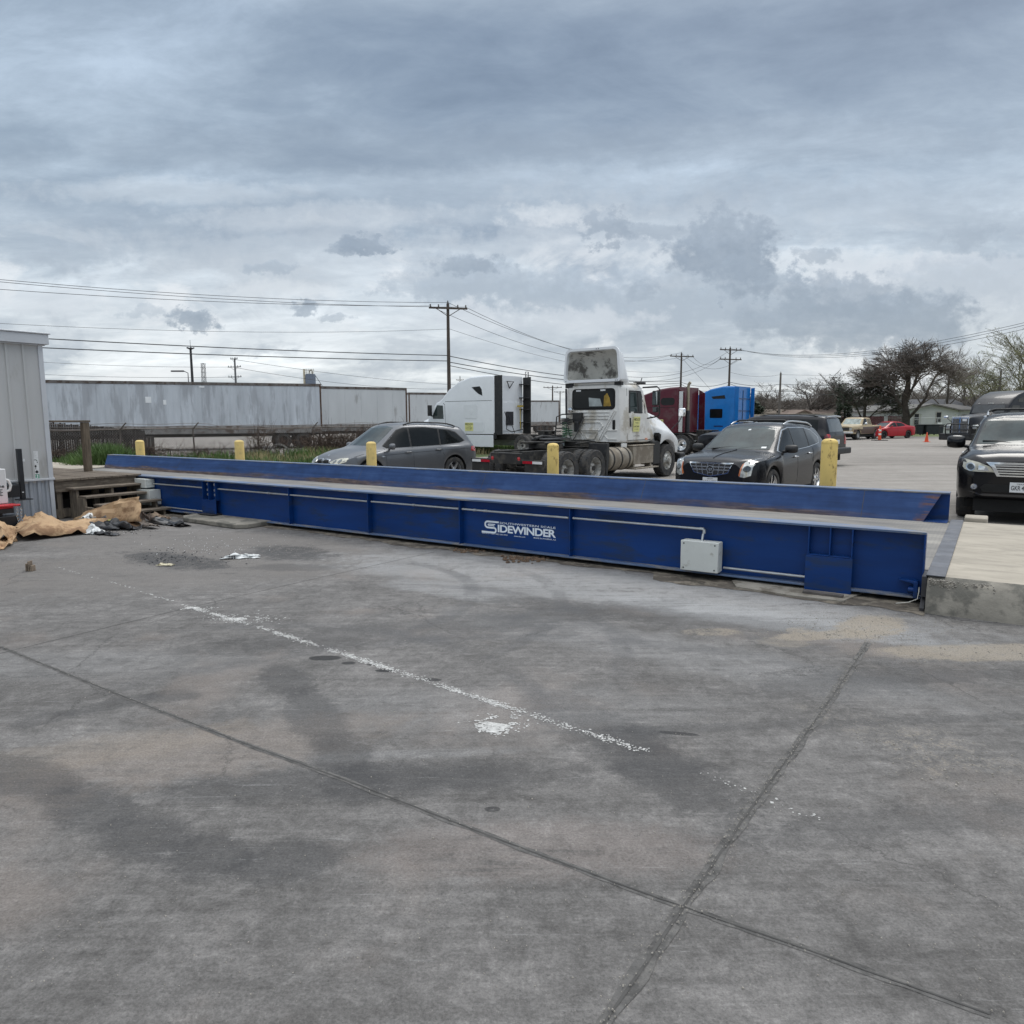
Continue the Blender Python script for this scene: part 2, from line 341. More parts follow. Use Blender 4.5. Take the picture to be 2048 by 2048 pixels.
    def arc(px, py, r, wd, amt, a0):
        nonlocal c
        p = onz(px, py, 0); ex, ey = N.m('SUBTRACT', X, p.x), N.m('SUBTRACT', Y, p.y)
        d = N.m('SQRT', N.m('ADD', N.m('MULTIPLY', ex, ex), N.m('MULTIPLY', ey, ey)))
        k = N.ss(N.m('ABSOLUTE', N.m('SUBTRACT', N.m('ADD', d, N.m('MULTIPLY', N.m('SUBTRACT', wx, .5), .12)), r)), wd, wd*.35)
        side = N.ss(N.m('ADD', N.m('MULTIPLY', ex, math.cos(R(a0))/r), N.m('MULTIPLY', ey, math.sin(R(a0))/r)), .45, .8)
        k = N.m('MULTIPLY', N.m('MULTIPLY', k, side), N.ss(med, .35, .6)); c = N.mix(N.m('MULTIPLY', k, amt), c, (.085, .085, .088))
    for a in ((560, 1190, 1.9, .12, .5, 10), (600, 1200, 2.5, .10, .4, 5), (720, 1290, 2.0, .11, .45, 30), (1050, 1300, .9, .1, .45, 60), (1300, 1560, 2.6, .12, .4, 70), (1000, 1900, 3.4, .14, .35, 95), (300, 1480, 2.2, .12, .4, 60), (1150, 1250, .5, .09, .5, 130)): arc(*a)
    c = N.mix(N.m('MULTIPLY', N.ss(fine, .63, .72), .35), c, (.34, .325, .30))
    c = N.mix(N.m('MULTIPLY', N.ss(N.noise(N.mapping(P, (2, 7, 0)), 30, 4, .75), .60, .70), .55), c, (.065, .064, .063))
    c = N.mix(N.m('MULTIPLY', N.ss(N.noise(N.mapping(P, (2, 9, 0), (0, 0, R(-SDEG+9)), (.5, 7, 1)), 4.5, 6, .78, 1.2), .60, .72), .5), c, (.33, .325, .32))
    c = N.mix(1.0, c, N.ramp(grit, [(.34, (.70, .70, .70)), (.66, (1.30, 1.30, 1.30))]), 'MULTIPLY')
    vo = N.node('ShaderNodeTexVoronoi', feature='DISTANCE_TO_EDGE'); N.put(N.vm('ADD', P, N.vm('SCALE', w3.outputs[1], None, .35)), vo.inputs['Vector']); vo.inputs['Scale'].default_value = .55
    ck = N.m('MULTIPLY', N.ss(vo.outputs[0], .0045, .001), N.ss(N.noise(N.mapping(P, (11, 3, 0)), .7, 3, .5), .50, .60))
    c = N.mix(N.m('MULTIPLY', ck, .65), c, (.05, .048, .046))
    N.put(c, b.inputs['Base Color'])
    N.put(N.m('ADD', .72, N.m('MULTIPLY', med, .25)), b.inputs['Roughness']); b.inputs['Specular IOR Level'].default_value = .35
    bn = N.node('ShaderNodeBump'); bn.inputs['Strength'].default_value = .75; bn.inputs['Distance'].default_value = .014
    N.put(N.m('ADD', N.m('MULTIPLY', fine, .5), N.m('ADD', N.m('MULTIPLY', mot, 1.2), N.m('MULTIPLY', grit, .25))), bn.inputs['Height']); N.l.new(bn.outputs[0], b.inputs['Normal'])
    return mt
def gravel_material():
    mt = bpy.data.materials.new('gravel_ground'); mt.use_nodes = True
    N = NT(mt.node_tree); b = N.n['Principled BSDF']
    P = N.node('ShaderNodeTexCoord').outputs['Object']
    big = N.noise(P, .12, 6, .65, .6); rut = N.noise(N.mapping(P, (0, 0, 0), (0, 0, R(-8)), (.10, 1.1, 1)), 1.0, 6, .66, .3)
    med = N.noise(P, 2.2, 6, .7); fine = N.noise(P, 30, 4, .7)
    v = N.m('ADD', N.m('ADD', N.m('MULTIPLY', big, .25), N.m('MULTIPLY', rut, .33)), N.m('ADD', N.m('MULTIPLY', med, .2), N.m('MULTIPLY', fine, .22)))
    c = N.ramp(v, [(.36, (.175, .160, .145)), (.5, (.285, .262, .238)), (.62, (.37, .345, .315))])
    c = N.mix(N.m('MULTIPLY', N.ss(fine, .62, .72), .5), c, (.5, .48, .45))
    N.put(c, b.inputs['Base Color']); b.inputs['Roughness'].default_value = .95; b.inputs['Specular IOR Level'].default_value = .2
    bn = N.node('ShaderNodeBump'); bn.inputs['Strength'].default_value = .8; bn.inputs['Distance'].default_value = .03
    N.put(N.m('ADD', fine, N.m('MULTIPLY', med, 1.2)), bn.inputs['Height']); N.l.new(bn.outputs[0], b.inputs['Normal'])
    return mt
mb = MB()
def lotz(y): return LOT+.10*max(0.0, min(1.0, (19.5-y)/4.0))          # the lot rises a little towards the scale
ys = [-60, 8, 15.5, 16.5, 17.5, 18.5, 19.5, 60, 1500]
mb.add([(x, y, lotz(y)) for y in ys for x in (-900, 900)], [(2*i, 2*i+1, 2*i+3, 2*i+2) for i in range(len(ys)-1)])
o = struct(mb.build('gravel_lot', gravel_material(), smooth=0)); o['label'] = 'pale rutted gravel lot behind the scale'
ym = yard_material()
mb = MB()
pts = [SM @ Vector(p) for p in ((-60, -40, 0), (60, -40, 0), (60, .25, 0), (-60, .25, 0))]
mb.add([(*p.xy, 0) for p in pts]+[(*p.xy, -.3) for p in pts], [(0, 1, 2, 3), (1, 0, 4, 5), (2, 1, 5, 6), (3, 2, 6, 7), (0, 3, 7, 4)])
o = struct(mb.build('yard_pavement', ym, smooth=0)); o['label'] = 'stained grey concrete yard with worn paint and joints'
# far grass verge by the white house, darker soil under the scale
GR = mat('grass_blade', (.075, .135, .030), .7, var=.5, vs_=.8)
DRYG = mat('dry_grass', (.30, .25, .13), .8, var=.3, vs_=1.5)
LAWN = mat('lawn', (.155, .185, .070), .9, var=.35, vs_=.5, bump=.6, bs=8)
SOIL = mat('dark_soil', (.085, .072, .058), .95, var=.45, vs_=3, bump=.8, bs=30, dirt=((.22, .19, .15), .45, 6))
mb = MB(); q = [onz(1690, 872.5, LOT), onz(2120, 874, LOT), onz(2120, 864.5, LOT), onz(1690, 864, LOT)]
mb.add([(p.x, p.y, LOT+.004) for p in q], [(0, 1, 2, 3)]); o = struct(mb.build('lawn', LAWN, smooth=0)); o['label'] = 'strip of short lawn before the white house'
mb = MB()
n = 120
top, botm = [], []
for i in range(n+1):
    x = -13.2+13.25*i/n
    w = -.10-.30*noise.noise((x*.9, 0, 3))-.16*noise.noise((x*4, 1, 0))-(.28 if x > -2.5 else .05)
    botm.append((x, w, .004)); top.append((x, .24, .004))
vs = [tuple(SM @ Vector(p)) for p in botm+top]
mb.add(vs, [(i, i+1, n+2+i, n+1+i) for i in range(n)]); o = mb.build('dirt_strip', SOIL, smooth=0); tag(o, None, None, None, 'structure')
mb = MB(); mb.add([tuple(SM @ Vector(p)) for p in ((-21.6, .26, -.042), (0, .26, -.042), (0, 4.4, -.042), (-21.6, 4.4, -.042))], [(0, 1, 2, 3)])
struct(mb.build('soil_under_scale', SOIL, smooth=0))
# pavement joints
TAR = mat('joint_sealant', (.098, .094, .090), .9, var=.45, vs_=14, bump=1.0, bs=60, dirt=((.155, .148, .14), .42, 18))
TARD = mat('joint_crack', (.070, .067, .064), .9, var=.3, vs_=8)
STONE = mat('loose_stone', (.30, .275, .24), .9, var=.30, vs_=20)
def poly_pts(pix, step=.05, z=0):
    P = [onz(x, y, z) for x, y in pix]; out = []
    for a, b in zip(P, P[1:]):
        k = max(1, int((b-a).length/step)); out += [a+(b-a)*(i/k) for i in range(k)]
    return out+[P[-1]]
def strip(mb, pts, wd, z, jag, seed):
    L, Rr = [], []
    for i, p in enumerate(pts):
        t = (pts[min(i+1, len(pts)-1)]-pts[max(i-1, 0)]).normalized(); nrm = Vector((-t.y, t.x, 0))
        s = i*.05; off = (.12*wd if wd > .02 else .25*wd)*noise.noise((s*1.3, seed, 0))
        a = wd*(.5+jag*noise.noise((s*5, seed, 1)))+off; b_ = wd*(.5+jag*noise.noise((s*5, seed, 7)))-off
        a += wd*.22*noise.noise((s*17, seed, 3)); b_ += wd*.22*noise.noise((s*17, seed, 5)); L.append((*(p+nrm*a).xy, z)); Rr.append((*(p-nrm*b_).xy, z))
    k = len(pts); mb.add(L+Rr, [(i, k+i, k+i+1, i+1) for i in range(k-1)])
JN = [([(-60, 1276), (0, 1294), (238, 1390), (456, 1475), (673, 1554), (1023, 1689), (1300, 1791), (1700, 1930), (1980, 2030)], .034, 'long diagonal sealed joint across the near yard'),
      ([(1736, 1286), (1671, 1384), (1607, 1475), (1501, 1618), (1390, 1782), (1290, 1930), (1190, 2075)], .052, 'wide crumbling joint running from the scale end to the viewer')]
def chips(mb, p, r, z=0.0, h=.4):
    k = random.randint(4, 6); a0 = random.random()*6
    ring = [(p[0]+r*random.uniform(.6, 1.1)*math.cos(a0+6.283*j/k), p[1]+r*random.uniform(.6, 1.1)*math.sin(a0+6.283*j/k)) for j in range(k)]
    vs = [(x, y, z) for x, y in ring]+[(p[0]+(x-p[0])*.6, p[1]+(y-p[1])*.6, z+r*h) for x, y in ring]
    mb.add(vs, [list(range(k, 2*k))]+[[j, (j+1) % k, k+(j+1) % k, k+j] for j in range(k)])
for i, (pix, wd, lb) in enumerate(JN):
    pts = poly_pts(pix); mb = MB(); strip(mb, pts, wd, .0015+.0008*i, .30, i*9+1); o = struct(mb.build('pavement_joint', TAR, smooth=0)); o['label'] = lb
    m2 = MB(); strip(m2, pts, wd*.20, .0035+.0008*i, .4, i*9+4); struct(m2.build('joint_crack', TARD, o, smooth=0))
    m3 = MB()
    for p in pts:
        for _ in range(9 if i else 2):
            if random.random() < (.9 if i else .45):
                d = random.gauss(0, wd*.62); chips(m3, (p.x+random.gauss(0, .02)+d, p.y+d*.35), random.uniform(.0015, .0045), .008, .8)
    m3.build('joint_gravel', STONE, o, smooth=0)
mb = MB(); strip(mb, poly_pts([(-30, 1314), (16, 1303), (371, 1217), (588, 1167), (869, 1104)]), .009, .0015, .3, 31); o = struct(mb.build('pavement_joint', TARD, smooth=0)); o['label'] = 'thin saw cut crossing the yard towards the scale'
mb = MB(); strip(mb, poly_pts([(1780, 1198), (1850, 1226), (1920, 1240), (1990, 1246), (2010, 1238)]), .009, .0015, .4, 44); struct(mb.build('pavement_crack', TARD, smooth=0))
# worn white paint: flakes that are left of the line
PAINT = mat('worn_white_paint', (.46, .455, .44), .85, var=.4, vs_=30, bump=.4, bs=80)
def flakes(name, pix, wd, dens, lab, thick=(.002, .009), fade=None):
    mb = MB(); pts = poly_pts(pix, .02); k = len(pts)
    for i, p in enumerate(pts):
        dn = dens*(fade(i/k) if fade else 1)*max(.05, 1+1.3*noise.noise((i*.06, 2, wd*9)))
        dn *= 2.4*max(0, min(1, .75+1.6*noise.noise((i*.21, 8, wd*5))))
        c = int(dn)+(random.random() < dn % 1)
        for _ in range(c):
            t = (pts[min(i+1, k-1)]-pts[max(i-1, 0)]).normalized(); d = random.gauss(0, wd*.36)
            q = p+Vector((-t.y, t.x, 0))*d+t*random.uniform(-.02, .02); chips(mb, (q.x, q.y), random.uniform(*thick), .0025, .02)
    o = struct(mb.build(name, PAINT, smooth=0)); o['label'] = lab; return o
flakes('painted_line', [(378, 1214), (480, 1243), (700, 1312), (950, 1394), (1130, 1452), (1300, 1505)], .050, 6.0, 'worn white paint line running diagonally over the yard', fade=lambda t: 1.6 if t < .2 else 1.0)
flakes('painted_line', [(1400, 1546), (1450, 1566), (1512, 1590)], .035, .9, 'short faded end of the white paint line before the wide joint', (.002, .008))
flakes('painted_line', [(1552, 1606), (1640, 1642)], .05, .7, 'faintest remnant of the white paint line beyond the wide joint', (.003, .012))
flakes('painted_line', [(110, 1134), (250, 1172), (375, 1213)], .03, .22, 'thin faded start of the white paint line near the cardboard', (.004, .016))
mb = MB()
for cx, cy, rx, ry, n in ((1002, 1444, .13, .10, 900), (985, 1458, .10, .09, 420), (480, 1238, .30, .14, 700), (395, 1217, .14, .05, 500)):
    p = onz(cx, cy, 0)
    for _ in range(n):
        a, r = random.random()*6.28, min(1.9, abs(random.gauss(0, .62))); X_, Y_ = p.x+rx*r*math.cos(a), p.y+ry*r*math.sin(a)
        if noise.noise((X_*9, Y_*14, 2)) > -.08: chips(mb, (X_, Y_), random.uniform(.002, .012), .0025, .02)
o = struct(mb.build('paint_splash', PAINT, smooth=0)); o['label'] = 'white paint splashes on the concrete yard'
# loose grit scattered over the yard
mb = MB()
for _ in range(1500):
    px, py = random.uniform(-40, 2090), 1090+random.random()**1.6*900
    p = onz(px, py, 0); q = SM.inverted() @ Vector(p)
    if q.y > -.3: continue
    chips(mb, (p.x, p.y), random.uniform(.0012, .0038)*(1.5 if random.random() < .1 else 1), .001, .6)
for cx, cy, rx, ry, n in ((345, 1115, 1.1, .5, 300), (560, 1095, .9, .4, 300), (1745, 1250, .7, .42, 700), (1660, 1272, .7, .2, 350), (1975, 1305, 1.1, .3, 600), (1870, 1510, .4, .4, 300), (200, 1130, 1.5, .6, 300), (1420, 1264, .25, .1, 120)):
    p = onz(cx, cy, 0)
    for _ in range(n):
        a, r = random.random()*6.28, math.sqrt(random.random()); chips(mb, (p.x+rx*r*math.cos(a), p.y+ry*r*math.sin(a)), random.uniform(.0015, .0065)*(.6+.8*random.random()**3), .001, .7)
tag(mb.build('gravel', STONE, smooth=0), None, None, None, 'stuff')
# ================================================================ WEIGHBRIDGE
BLUE = mat('scale_blue_paint', (.0030, .0370, .168), .42, var=.16, vs_=1.6, dirt=((.020, .040, .095), .36, 3.0), spec=.28, stretch=(.6, 1, 2.5))
def guard_material():
    mt = bpy.data.materials.new('scuffed_blue_guard'); mt.use_nodes = True
    N = NT(mt.node_tree); b = N.n['Principled BSDF']; P = N.node('ShaderNodeTexCoord').outputs['Object']
    X, Y, Z = N.sep(P)
    s1 = N.noise(N.mapping(P, (0, 0, 0), (0, 0, 0), (.5, 6, 9)), 1.3, 7, .7, .3); s2 = N.noise(P, 3, 5, .6)
    c = N.ramp(N.m('ADD', N.m('MULTIPLY', s1, .6), N.m('MULTIPLY', s2, .4)), [(.36, (.008, .028, .090)), (.5, (.013, .044, .142)), (.64, (.027, .068, .185))])
    k = N.ss(N.m('ADD', Z, N.m('MULTIPLY', N.m('SUBTRACT', s1, .5), .34)), .43, .35)
    k = N.m('MULTIPLY', k, N.ss(N.noise(N.mapping(P, (0, 0, 0), (0, 0, 0), (.25, 1, 1)), 1.0, 4, .6), .42, .60))
    rust = N.ramp(N.noise(N.mapping(P, (1, 0, 0), (0, 0, 0), (1, 1, 8)), 3.5, 5, .65), [(.35, (.05, .045, .05)), (.55, (.12, .085, .07)), (.7, (.19, .16, .15))])
    c = N.mix(k, c, rust)
    ex = N.ss(N.m('ADD', N.m('ADD', X, N.m('MULTIPLY', N.m('SUBTRACT', s2, .5), .5)), N.m('MULTIPLY', Z, -.55)), -.62, -.50)
    c = N.mix(N.m('MULTIPLY', N.m('MULTIPLY', ex, N.ss(s1, .42, .58)), .9), c, N.ramp(s2, [(.4, (.055, .035, .03)), (.55, (.17, .075, .035)), (.7, (.08, .04, .03))]))
    N.put(c, b.inputs['Base Color']); N.put(N.m('ADD', .5, N.m('MULTIPLY', k, .35)), b.inputs['Roughness']); b.inputs['Specular IOR Level'].default_value = .2
    return mt
def tread_material():
    mt = bpy.data.materials.new('dusty_tread_plate'); mt.use_nodes = True
    N = NT(mt.node_tree); b = N.n['Principled BSDF']; P = N.node('ShaderNodeTexCoord').outputs['Object']
    big = N.noise(N.mapping(P, (0, 0, 0), (0, 0, 0), (.5, 2.2, 1)), 1.2, 6, .65, .3)
    c = N.ramp(big, [(.3, (.13, .127, .123)), (.5, (.225, .212, .195)), (.68, (.33, .31, .275))])
    ck = N.node('ShaderNodeTexChecker'); N.l.new(N.mapping(P, (0, 0, 0), (0, 0, R(45)), (1, 1, 1)), ck.inputs[0]); ck.inputs['Scale'].default_value = 34
    c = N.mix(N.m('MULTIPLY', ck.outputs[1], .18), c, (.12, .12, .12))
    N.put(c, b.inputs['Base Color']); b.inputs['Roughness'].default_value = .75; b.inputs['Metallic'].default_value = .15
    bn = N.node('ShaderNodeBump'); bn.inputs['Strength'].default_value = .6; bn.inputs['Distance'].default_value = .006
    N.put(N.m('ADD', ck.outputs[1], big), bn.inputs['Height']); N.l.new(bn.outputs[0], b.inputs['Normal'])
    return mt
GUARD, TREAD = guard_material(), tread_material()
GALV = mat('galvanised_pipe', (.50, .51, .51), .38, metal=.75, var=.12, vs_=12)
BOXG = mat('enclosure_grey', (.60, .615, .585), .42, var=.04, vs_=6, dirt=((.38, .37, .33), .22, 9))
STEELD = mat('dark_steel', (.05, .05, .055), .5, metal=.5, var=.3, vs_=8)
LETTER = mat('white_lettering', (.80, .86, .92), .5, var=.03)
DUSTB = mat('dusty_flange_blue', (.085, .130, .225), .5, var=.28, vs_=4, dirt=((.26, .24, .21), .38, 5), stretch=(.4, 3, 1))
wb = sthing('truck_scale', 'long blue steel truck scale with white lettering on its near beam', 'truck scale', 0, 0, 0)
L = 21.3
mb = MB(); mb.box(-L, 0, .09, .105, .07, .65); mb.box(-.014, 0, 0.0, .09, .07, .65); beam = mb.build('side_beam', BLUE, wb)
mb = MB(); mb.prism([(-L, 0), (0, 0), (0, .05), (-.36, .21), (-L, .21)], 'z', .65, .672); mb.build('top_flange', DUSTB, beam, bevel=.003)
mb = MB(); mb.box(-L, -.015, 0, .21, .05, .069); mb.build('bottom_flange', DUSTB, beam, bevel=.003)
for s in (7.03, 5.36, 3.70, 8.75):
    mb = MB(); mb.box(-s-.006, -s+.006, .004, .089, .07, .649); mb.box(-s-.10, -s+.0, .087, .0895, .07, .649); mb.build('stiffener', BLUE, beam)
def gusset(sa, sb, sm, zt, bolts):
    mb = MB()
    mb.box(-sa, -sb, -.008, .002, .015, zt-.012)
    mb.box(-sa+.004, -sb-.004, .002, .088, zt-.01, zt)
    for s in (sa-.02, sm, sb+.012): mb.box(-s-.006, -s+.006, .0, .088, zt+.001, .649)
    mb.box(-sa, -sb, .02, .085, .016, .049)
    g = mb.build('load_cell_mount', BLUE, beam, bevel=.002)
    if bolts:
        for s in ((sa+sm)/2, (sm+sb)/2):
            for z in (.42, .5, .6):
                m2 = MB(); m2.cyl((-s, .05, z), (-s, .088, z), .022, n=8); m2.build('bolt', GALV, g)
    return g
gusset(1.026, .60, .81, .375, False); gusset(11.03, 10.63, 10.84, .335, True)
mb = MB(); z = .533
for a, b_ in ((12.75, 11.05), (10.60, 7.06), (6.98, 5.39), (5.33, 3.73), (3.67, 2.12)): mb.cyl((-a, .035, z), (-b_, .035, z-.0006*(a-b_)), .0135, n=10)
for s in (9.3, 5.15, 4.98, 6.2): mb.cyl((-s, .035, z), (-s+.05, .035, z), .018, n=10)
mb.tube([(-2.12, .035, z), (-2.085, .035, z), (-2.07, .033, z-.015), (-2.07, .03, z-.05)], .017, 10); mb.cyl((-2.07, .0, z-.05), (-2.07, -.03, .41), .013, n=10)
mb.cyl((-1.85, .03, .135), (-1.03, .03, .134), .0135, n=10); mb.cyl((-12.5, .03, .115), (-11.04, .03, .115), .0135, n=10)
mb.build('conduit', GALV, wb)
mb = MB(); mb.box(-2.268, -1.865, -.085, .03, .098, .415); jb = mb.build('junction_box', BOXG, wb, bevel=.004)
mb = MB(); mb.box(-2.270, -1.863, -.122, -.087, .096, .418); lid = mb.build('lid', BOXG, jb, bevel=.006, seg=3)
for x in (-2.235, -1.9):
    for zz_ in (.125, .388): MB().cyl((x, -.122, zz_), (x, -.1255, zz_), .008, n=10).build('screw', STEELD, jb)
for x0, x1, z0, z1, y0 in ((-12.98, -12.62, .46, .62, -.10), (-12.86, -12.44, .15, .43, -.14)):
    mb = MB(); mb.box(x0, x1, y0+.03, .08, z0, z1); b2 = mb.build('junction_box', BOXG, wb, bevel=.005); mb = MB(); mb.box(x0-.003, x1+.003, y0, y0+.028, z0-.003, z1+.003); mb.build('lid', BOXG, b2, bevel=.005)
mb = MB(); mb.prism([(-.20, .215), (-.06, .215), (-.045, .205), (-.045, .06), (-.07, .06), (-.07, .185)], 'y', -.005, .085); mb.box(-.075, -.04, -.02, .0, .055, .21); mb.cyl((-.12, .02, .125), (-.045, .02, .125), .03, n=12); mb.build('corner_bracket', BLUE, wb, bevel=.003)
mb = MB(); mb.tube([(-.03, .0, .16), (-.028, -.03, .12), (-.035, -.05, .06), (-.10, -.09, .03), (-.2, -.12, .012)], .005, 6); mb.build('cable', mat('white_cable', (.6, .58, .52), .5), wb)
mb = MB(); mb.box(-L, .05, .11, 3.66, .285, .31); mb.build('deck_plate', TREAD, wb)
mb = MB(); mb.box(-L, 0, 3.97, 3.985, .05, .67); mb.box(-L, 0, 3.87, 4.09, .05, .069); bb = mb.build('side_beam', BLUE, wb)
mb = MB(); mb.box(-L-.32, 0, 3.885, 4.09, .671, .692); mb.build('top_flange', DUSTB, bb, bevel=.003)
mb = MB(); mb.add([(-L-.1, 3.65, .3105), (-.28, 3.65, .3105), (-.10, 3.886, .668), (-L-.32, 3.886, .668), (-L-.1, 3.66, .3105), (-.28, 3.66, .3105), (-.10, 3.896, .668), (-L-.32, 3.896, .668)], [(0, 1, 2, 3), (7, 6, 5, 4), (0, 4, 5, 1), (1, 5, 6, 2), (2, 6, 7, 3), (3, 7, 4, 0)])
mb.build('guard_plate', GUARD, bb)
mb = MB(); mb.box(-.28, .0, 3.60, 3.965, .3115, .316); mb.build('deck_edge_strip', BLUE, bb)
for s in (1.05, 4.4, 7.7, 11.0, 14.3, 17.8): MB().add([(-s, 3.648, .312), (-s+.008, 3.648, .312), (-s+.008, 3.884, .667), (-s, 3.884, .667)], [(0, 1, 2, 3)]).build('weld_seam', STEELD, bb, smooth=0)
# lettering on the near beam (web face at y .09)
LM = Matrix.Translation((-5.045, .088, 0)) @ Matrix.Rotation(R(90), 4, 'X')
mb = MB()
def put(txt, x, y, w, h, bold=0.0, sp=1.0): mb.add(*text_mesh(txt, w, h, bold, sp), LM @ Matrix.Translation((x, y, 0)))
put('IDEWINDER', .245, .262, .865, .098, .030, .92)
put('SOUTHWESTERN SCALE', .275, .372, .83, .026, .012, 1.05)
put('800-873-7763 / 602-243-3951', -.005, .226, .40, .018, .006); put('swscale.com', .50, .226, .165, .017, .006); put('MADE IN PHOENIX, AZ', .79, .226, .32, .019, .01)
def sband(pts, wd):
    k = len(pts); Lp, Rp = [], []
    for i, p in enumerate(pts):
        a = Vector(pts[max(i-1, 0)]); b_ = Vector(pts[min(i+1, k-1)]); t = (b_-a).normalized(); nn = Vector((-t.y, t.x)); p = Vector(p)
        Lp.append((*(p+nn*wd/2), 0)); Rp.append((*(p-nn*wd/2), 0))
    mb.add(Lp+Rp, [(i, k+i, k+i+1, i+1) for i in range(k-1)], LM)
def arc2(cx, cy, r, a0, a1, n=10): return [(cx+r*math.cos(R(a0+(a1-a0)*i/n)), cy+r*math.sin(R(a0+(a1-a0)*i/n))) for i in range(n+1)]
w_ = .024
sband([(.262, .390)]+arc2(.085, .351, .039, 90, 270)+arc2(.185, .281, .031, 90, -90)+[(-.01, .250)], w_)
sband([(.205, .357)]+[(.10, .357)]+arc2(.10, .348, .008, 90, 270, 4)+[(.185, .340)]+arc2(.185, .302, .0, 90, 90, 1), .012)
mb.build('lettering', LETTER, beam, smooth=0, fix=False)
# concrete approaches, foundations
CONC = mat('pale_concrete', (.375, .335, .275), .9, var=.14, vs_=2.0, bump=.3, bs=40, dirt=((.30, .27, .225), .42, 2.2), stretch=(.7, 1.5, 1))
CONCD = mat('weathered_concrete', (.25, .23, .195), .92, var=.30, vs_=2.6, bump=.7, bs=22, dirt=((.12, .115, .10), .48, 3.5))
PLATE = mat('worn_steel_plate', (.085, .09, .105), .5, metal=.3, var=.35, vs_=3, dirt=((.17, .175, .19), .34, 3), stretch=(1, 1.2, 1))
ap = sthing('concrete_approach', 'raised pale concrete approach slab at the right end of the scale', 'approach slab', .15, 0, 0)
def approach(root, ox, x0, x1, steel):
    mb = MB((ox, 0, 0))
    prof = [(-.33, -.12), (-.305, .02), (-.285, .16), (-.262, .222), (-.215, .277), (-.15, .311), (3.9, .311), (3.9, -.2)]
    n = 40
    ring = []
    for i in range(n+1):
        x = x0+(x1-x0)*(i/n)**1.6
        ring.append([(x, y+(.014*noise.noise((x*3, y*7, z*9)) if j in (1, 2, 3, 4) else 0), z) for j, (y, z) in enumerate(prof)])
    k = len(prof); vs = [p for r_ in ring for p in r_]
    mb.add(vs, [(i*k+j, (i+1)*k+j, (i+1)*k+j+1, i*k+j+1) for i in range(n) for j in range(5, k-1)]+[list(range(k))[::-1]])
    mb.build('slab_top', CONC, root, smooth=40)
    m2 = MB((ox, 0, 0)); m2.add(vs, [(i*k+j, (i+1)*k+j, (i+1)*k+j+1, i*k+j+1) for i in range(n) for j in range(0, 5)]); m2.build('slab_face', CONCD, root, smooth=50)
approach(ap, .15, .045, 16, True)
mb = MB((.15, 0, 0)); mb.box(.03, .178, -.19, 3.98, .3125, .322); mb.build('edge_plate', PLATE, ap, bevel=.002)
mb = MB((.15, 0, 0)); mb.prism([(-.27, .0), (-.10, .0), (-.10, .14), (-.27, .03)], 'x', .0, .035); mb.box(.0, .04, -.2, 3.9, .12, .305); mb.build('edge_angle', STEELD, ap)
mb = MB((.15, 0, 0))
for _ in range(150):
    x = abs(random.gauss(0, .22))+.06; zz_ = .30-abs(random.gauss(0, .03)) if random.random() < .6 else random.uniform(.05, .28)
    mb_p = Vector((x, -.258+.02*random.random(), zz_)); r_ = random.uniform(.004, .011)
    mb.lathe([(r_*.3, -r_*.6), (r_, 0), (r_*.3, r_*.6)], 'y', mb_p, 6)
mb.build('spalled_stones', STONE, ap, smooth=0)['kind'] = 'stuff'
cb = sthing('concrete_block', 'small pale concrete block on the far corner of the approach slab', 'concrete block', .30, 4.1, .0)
mb = MB((.30, 4.1, 0)); mb.box(.17, .46, 3.92, 4.32, -.15, .365, tx=.08, ty=.05); o = mb.build('block', CONC, cb, bevel=.015)
ap2 = sthing('concrete_approach', 'flat pale concrete approach slab at the far left end of the scale', 'approach slab', -21.4, 0, 0)
mb = MB((-21.4, 0, 0)); mb.box(-30, -21.36, -.2, 4.1, -.15, .335); mb.build('slab_top', CONC, ap2)
pier = sthing('concrete_footing', 'low concrete footing slab under the left load cell mount', 'footing', -10.2, 0, 0)
mb = MB((-10.2, 0, 0)); mb.prism([(-11.15, -.30), (-10.9, -.46), (-9.42, -.50), (-9.30, -.36), (-9.3, 4.2), (-11.2, 4.2)], 'z', 0.003, .075); mb.build('slab', CONCD, pier, bevel=.012)
mb = MB((-10.2, 0, 0)); mb.box(-11.0, -10.6, -.12, .2, .086, .10); mb.box(-10.93, -10.68, -.02, .16, .076, .10); mb.build('bearing_plate', STEELD, pier)
pad = sthing('concrete_footing', 'flush concrete footing strip under the right load cell mount', 'footing', -.9, 0, 0)
mb = MB((-.9, 0, 0)); mb.prism([(-1.74, -.02), (-1.62, -.26), (-1.0, -.34), (-.62, -.30), (-.5, .2), (-1.72, .2)], 'z', .005, .018); mb.build('slab', mat('dusty_concrete', (.30, .275, .235), .92, var=.2, vs_=4, bump=.4, dirt=((.14, .12, .095), .45, 4)), pad)
o = MB().box(0, .36, 0, .07, .019, .042).build('wooden_board', mat('grey_board', (.10, .09, .085), .9, var=.3, vs_=9, bump=.5), bevel=.003)
tag(o, 'short dark board lying on the ground under the right load cell mount', 'board'); stag(o, -1.0, -.20, 0)
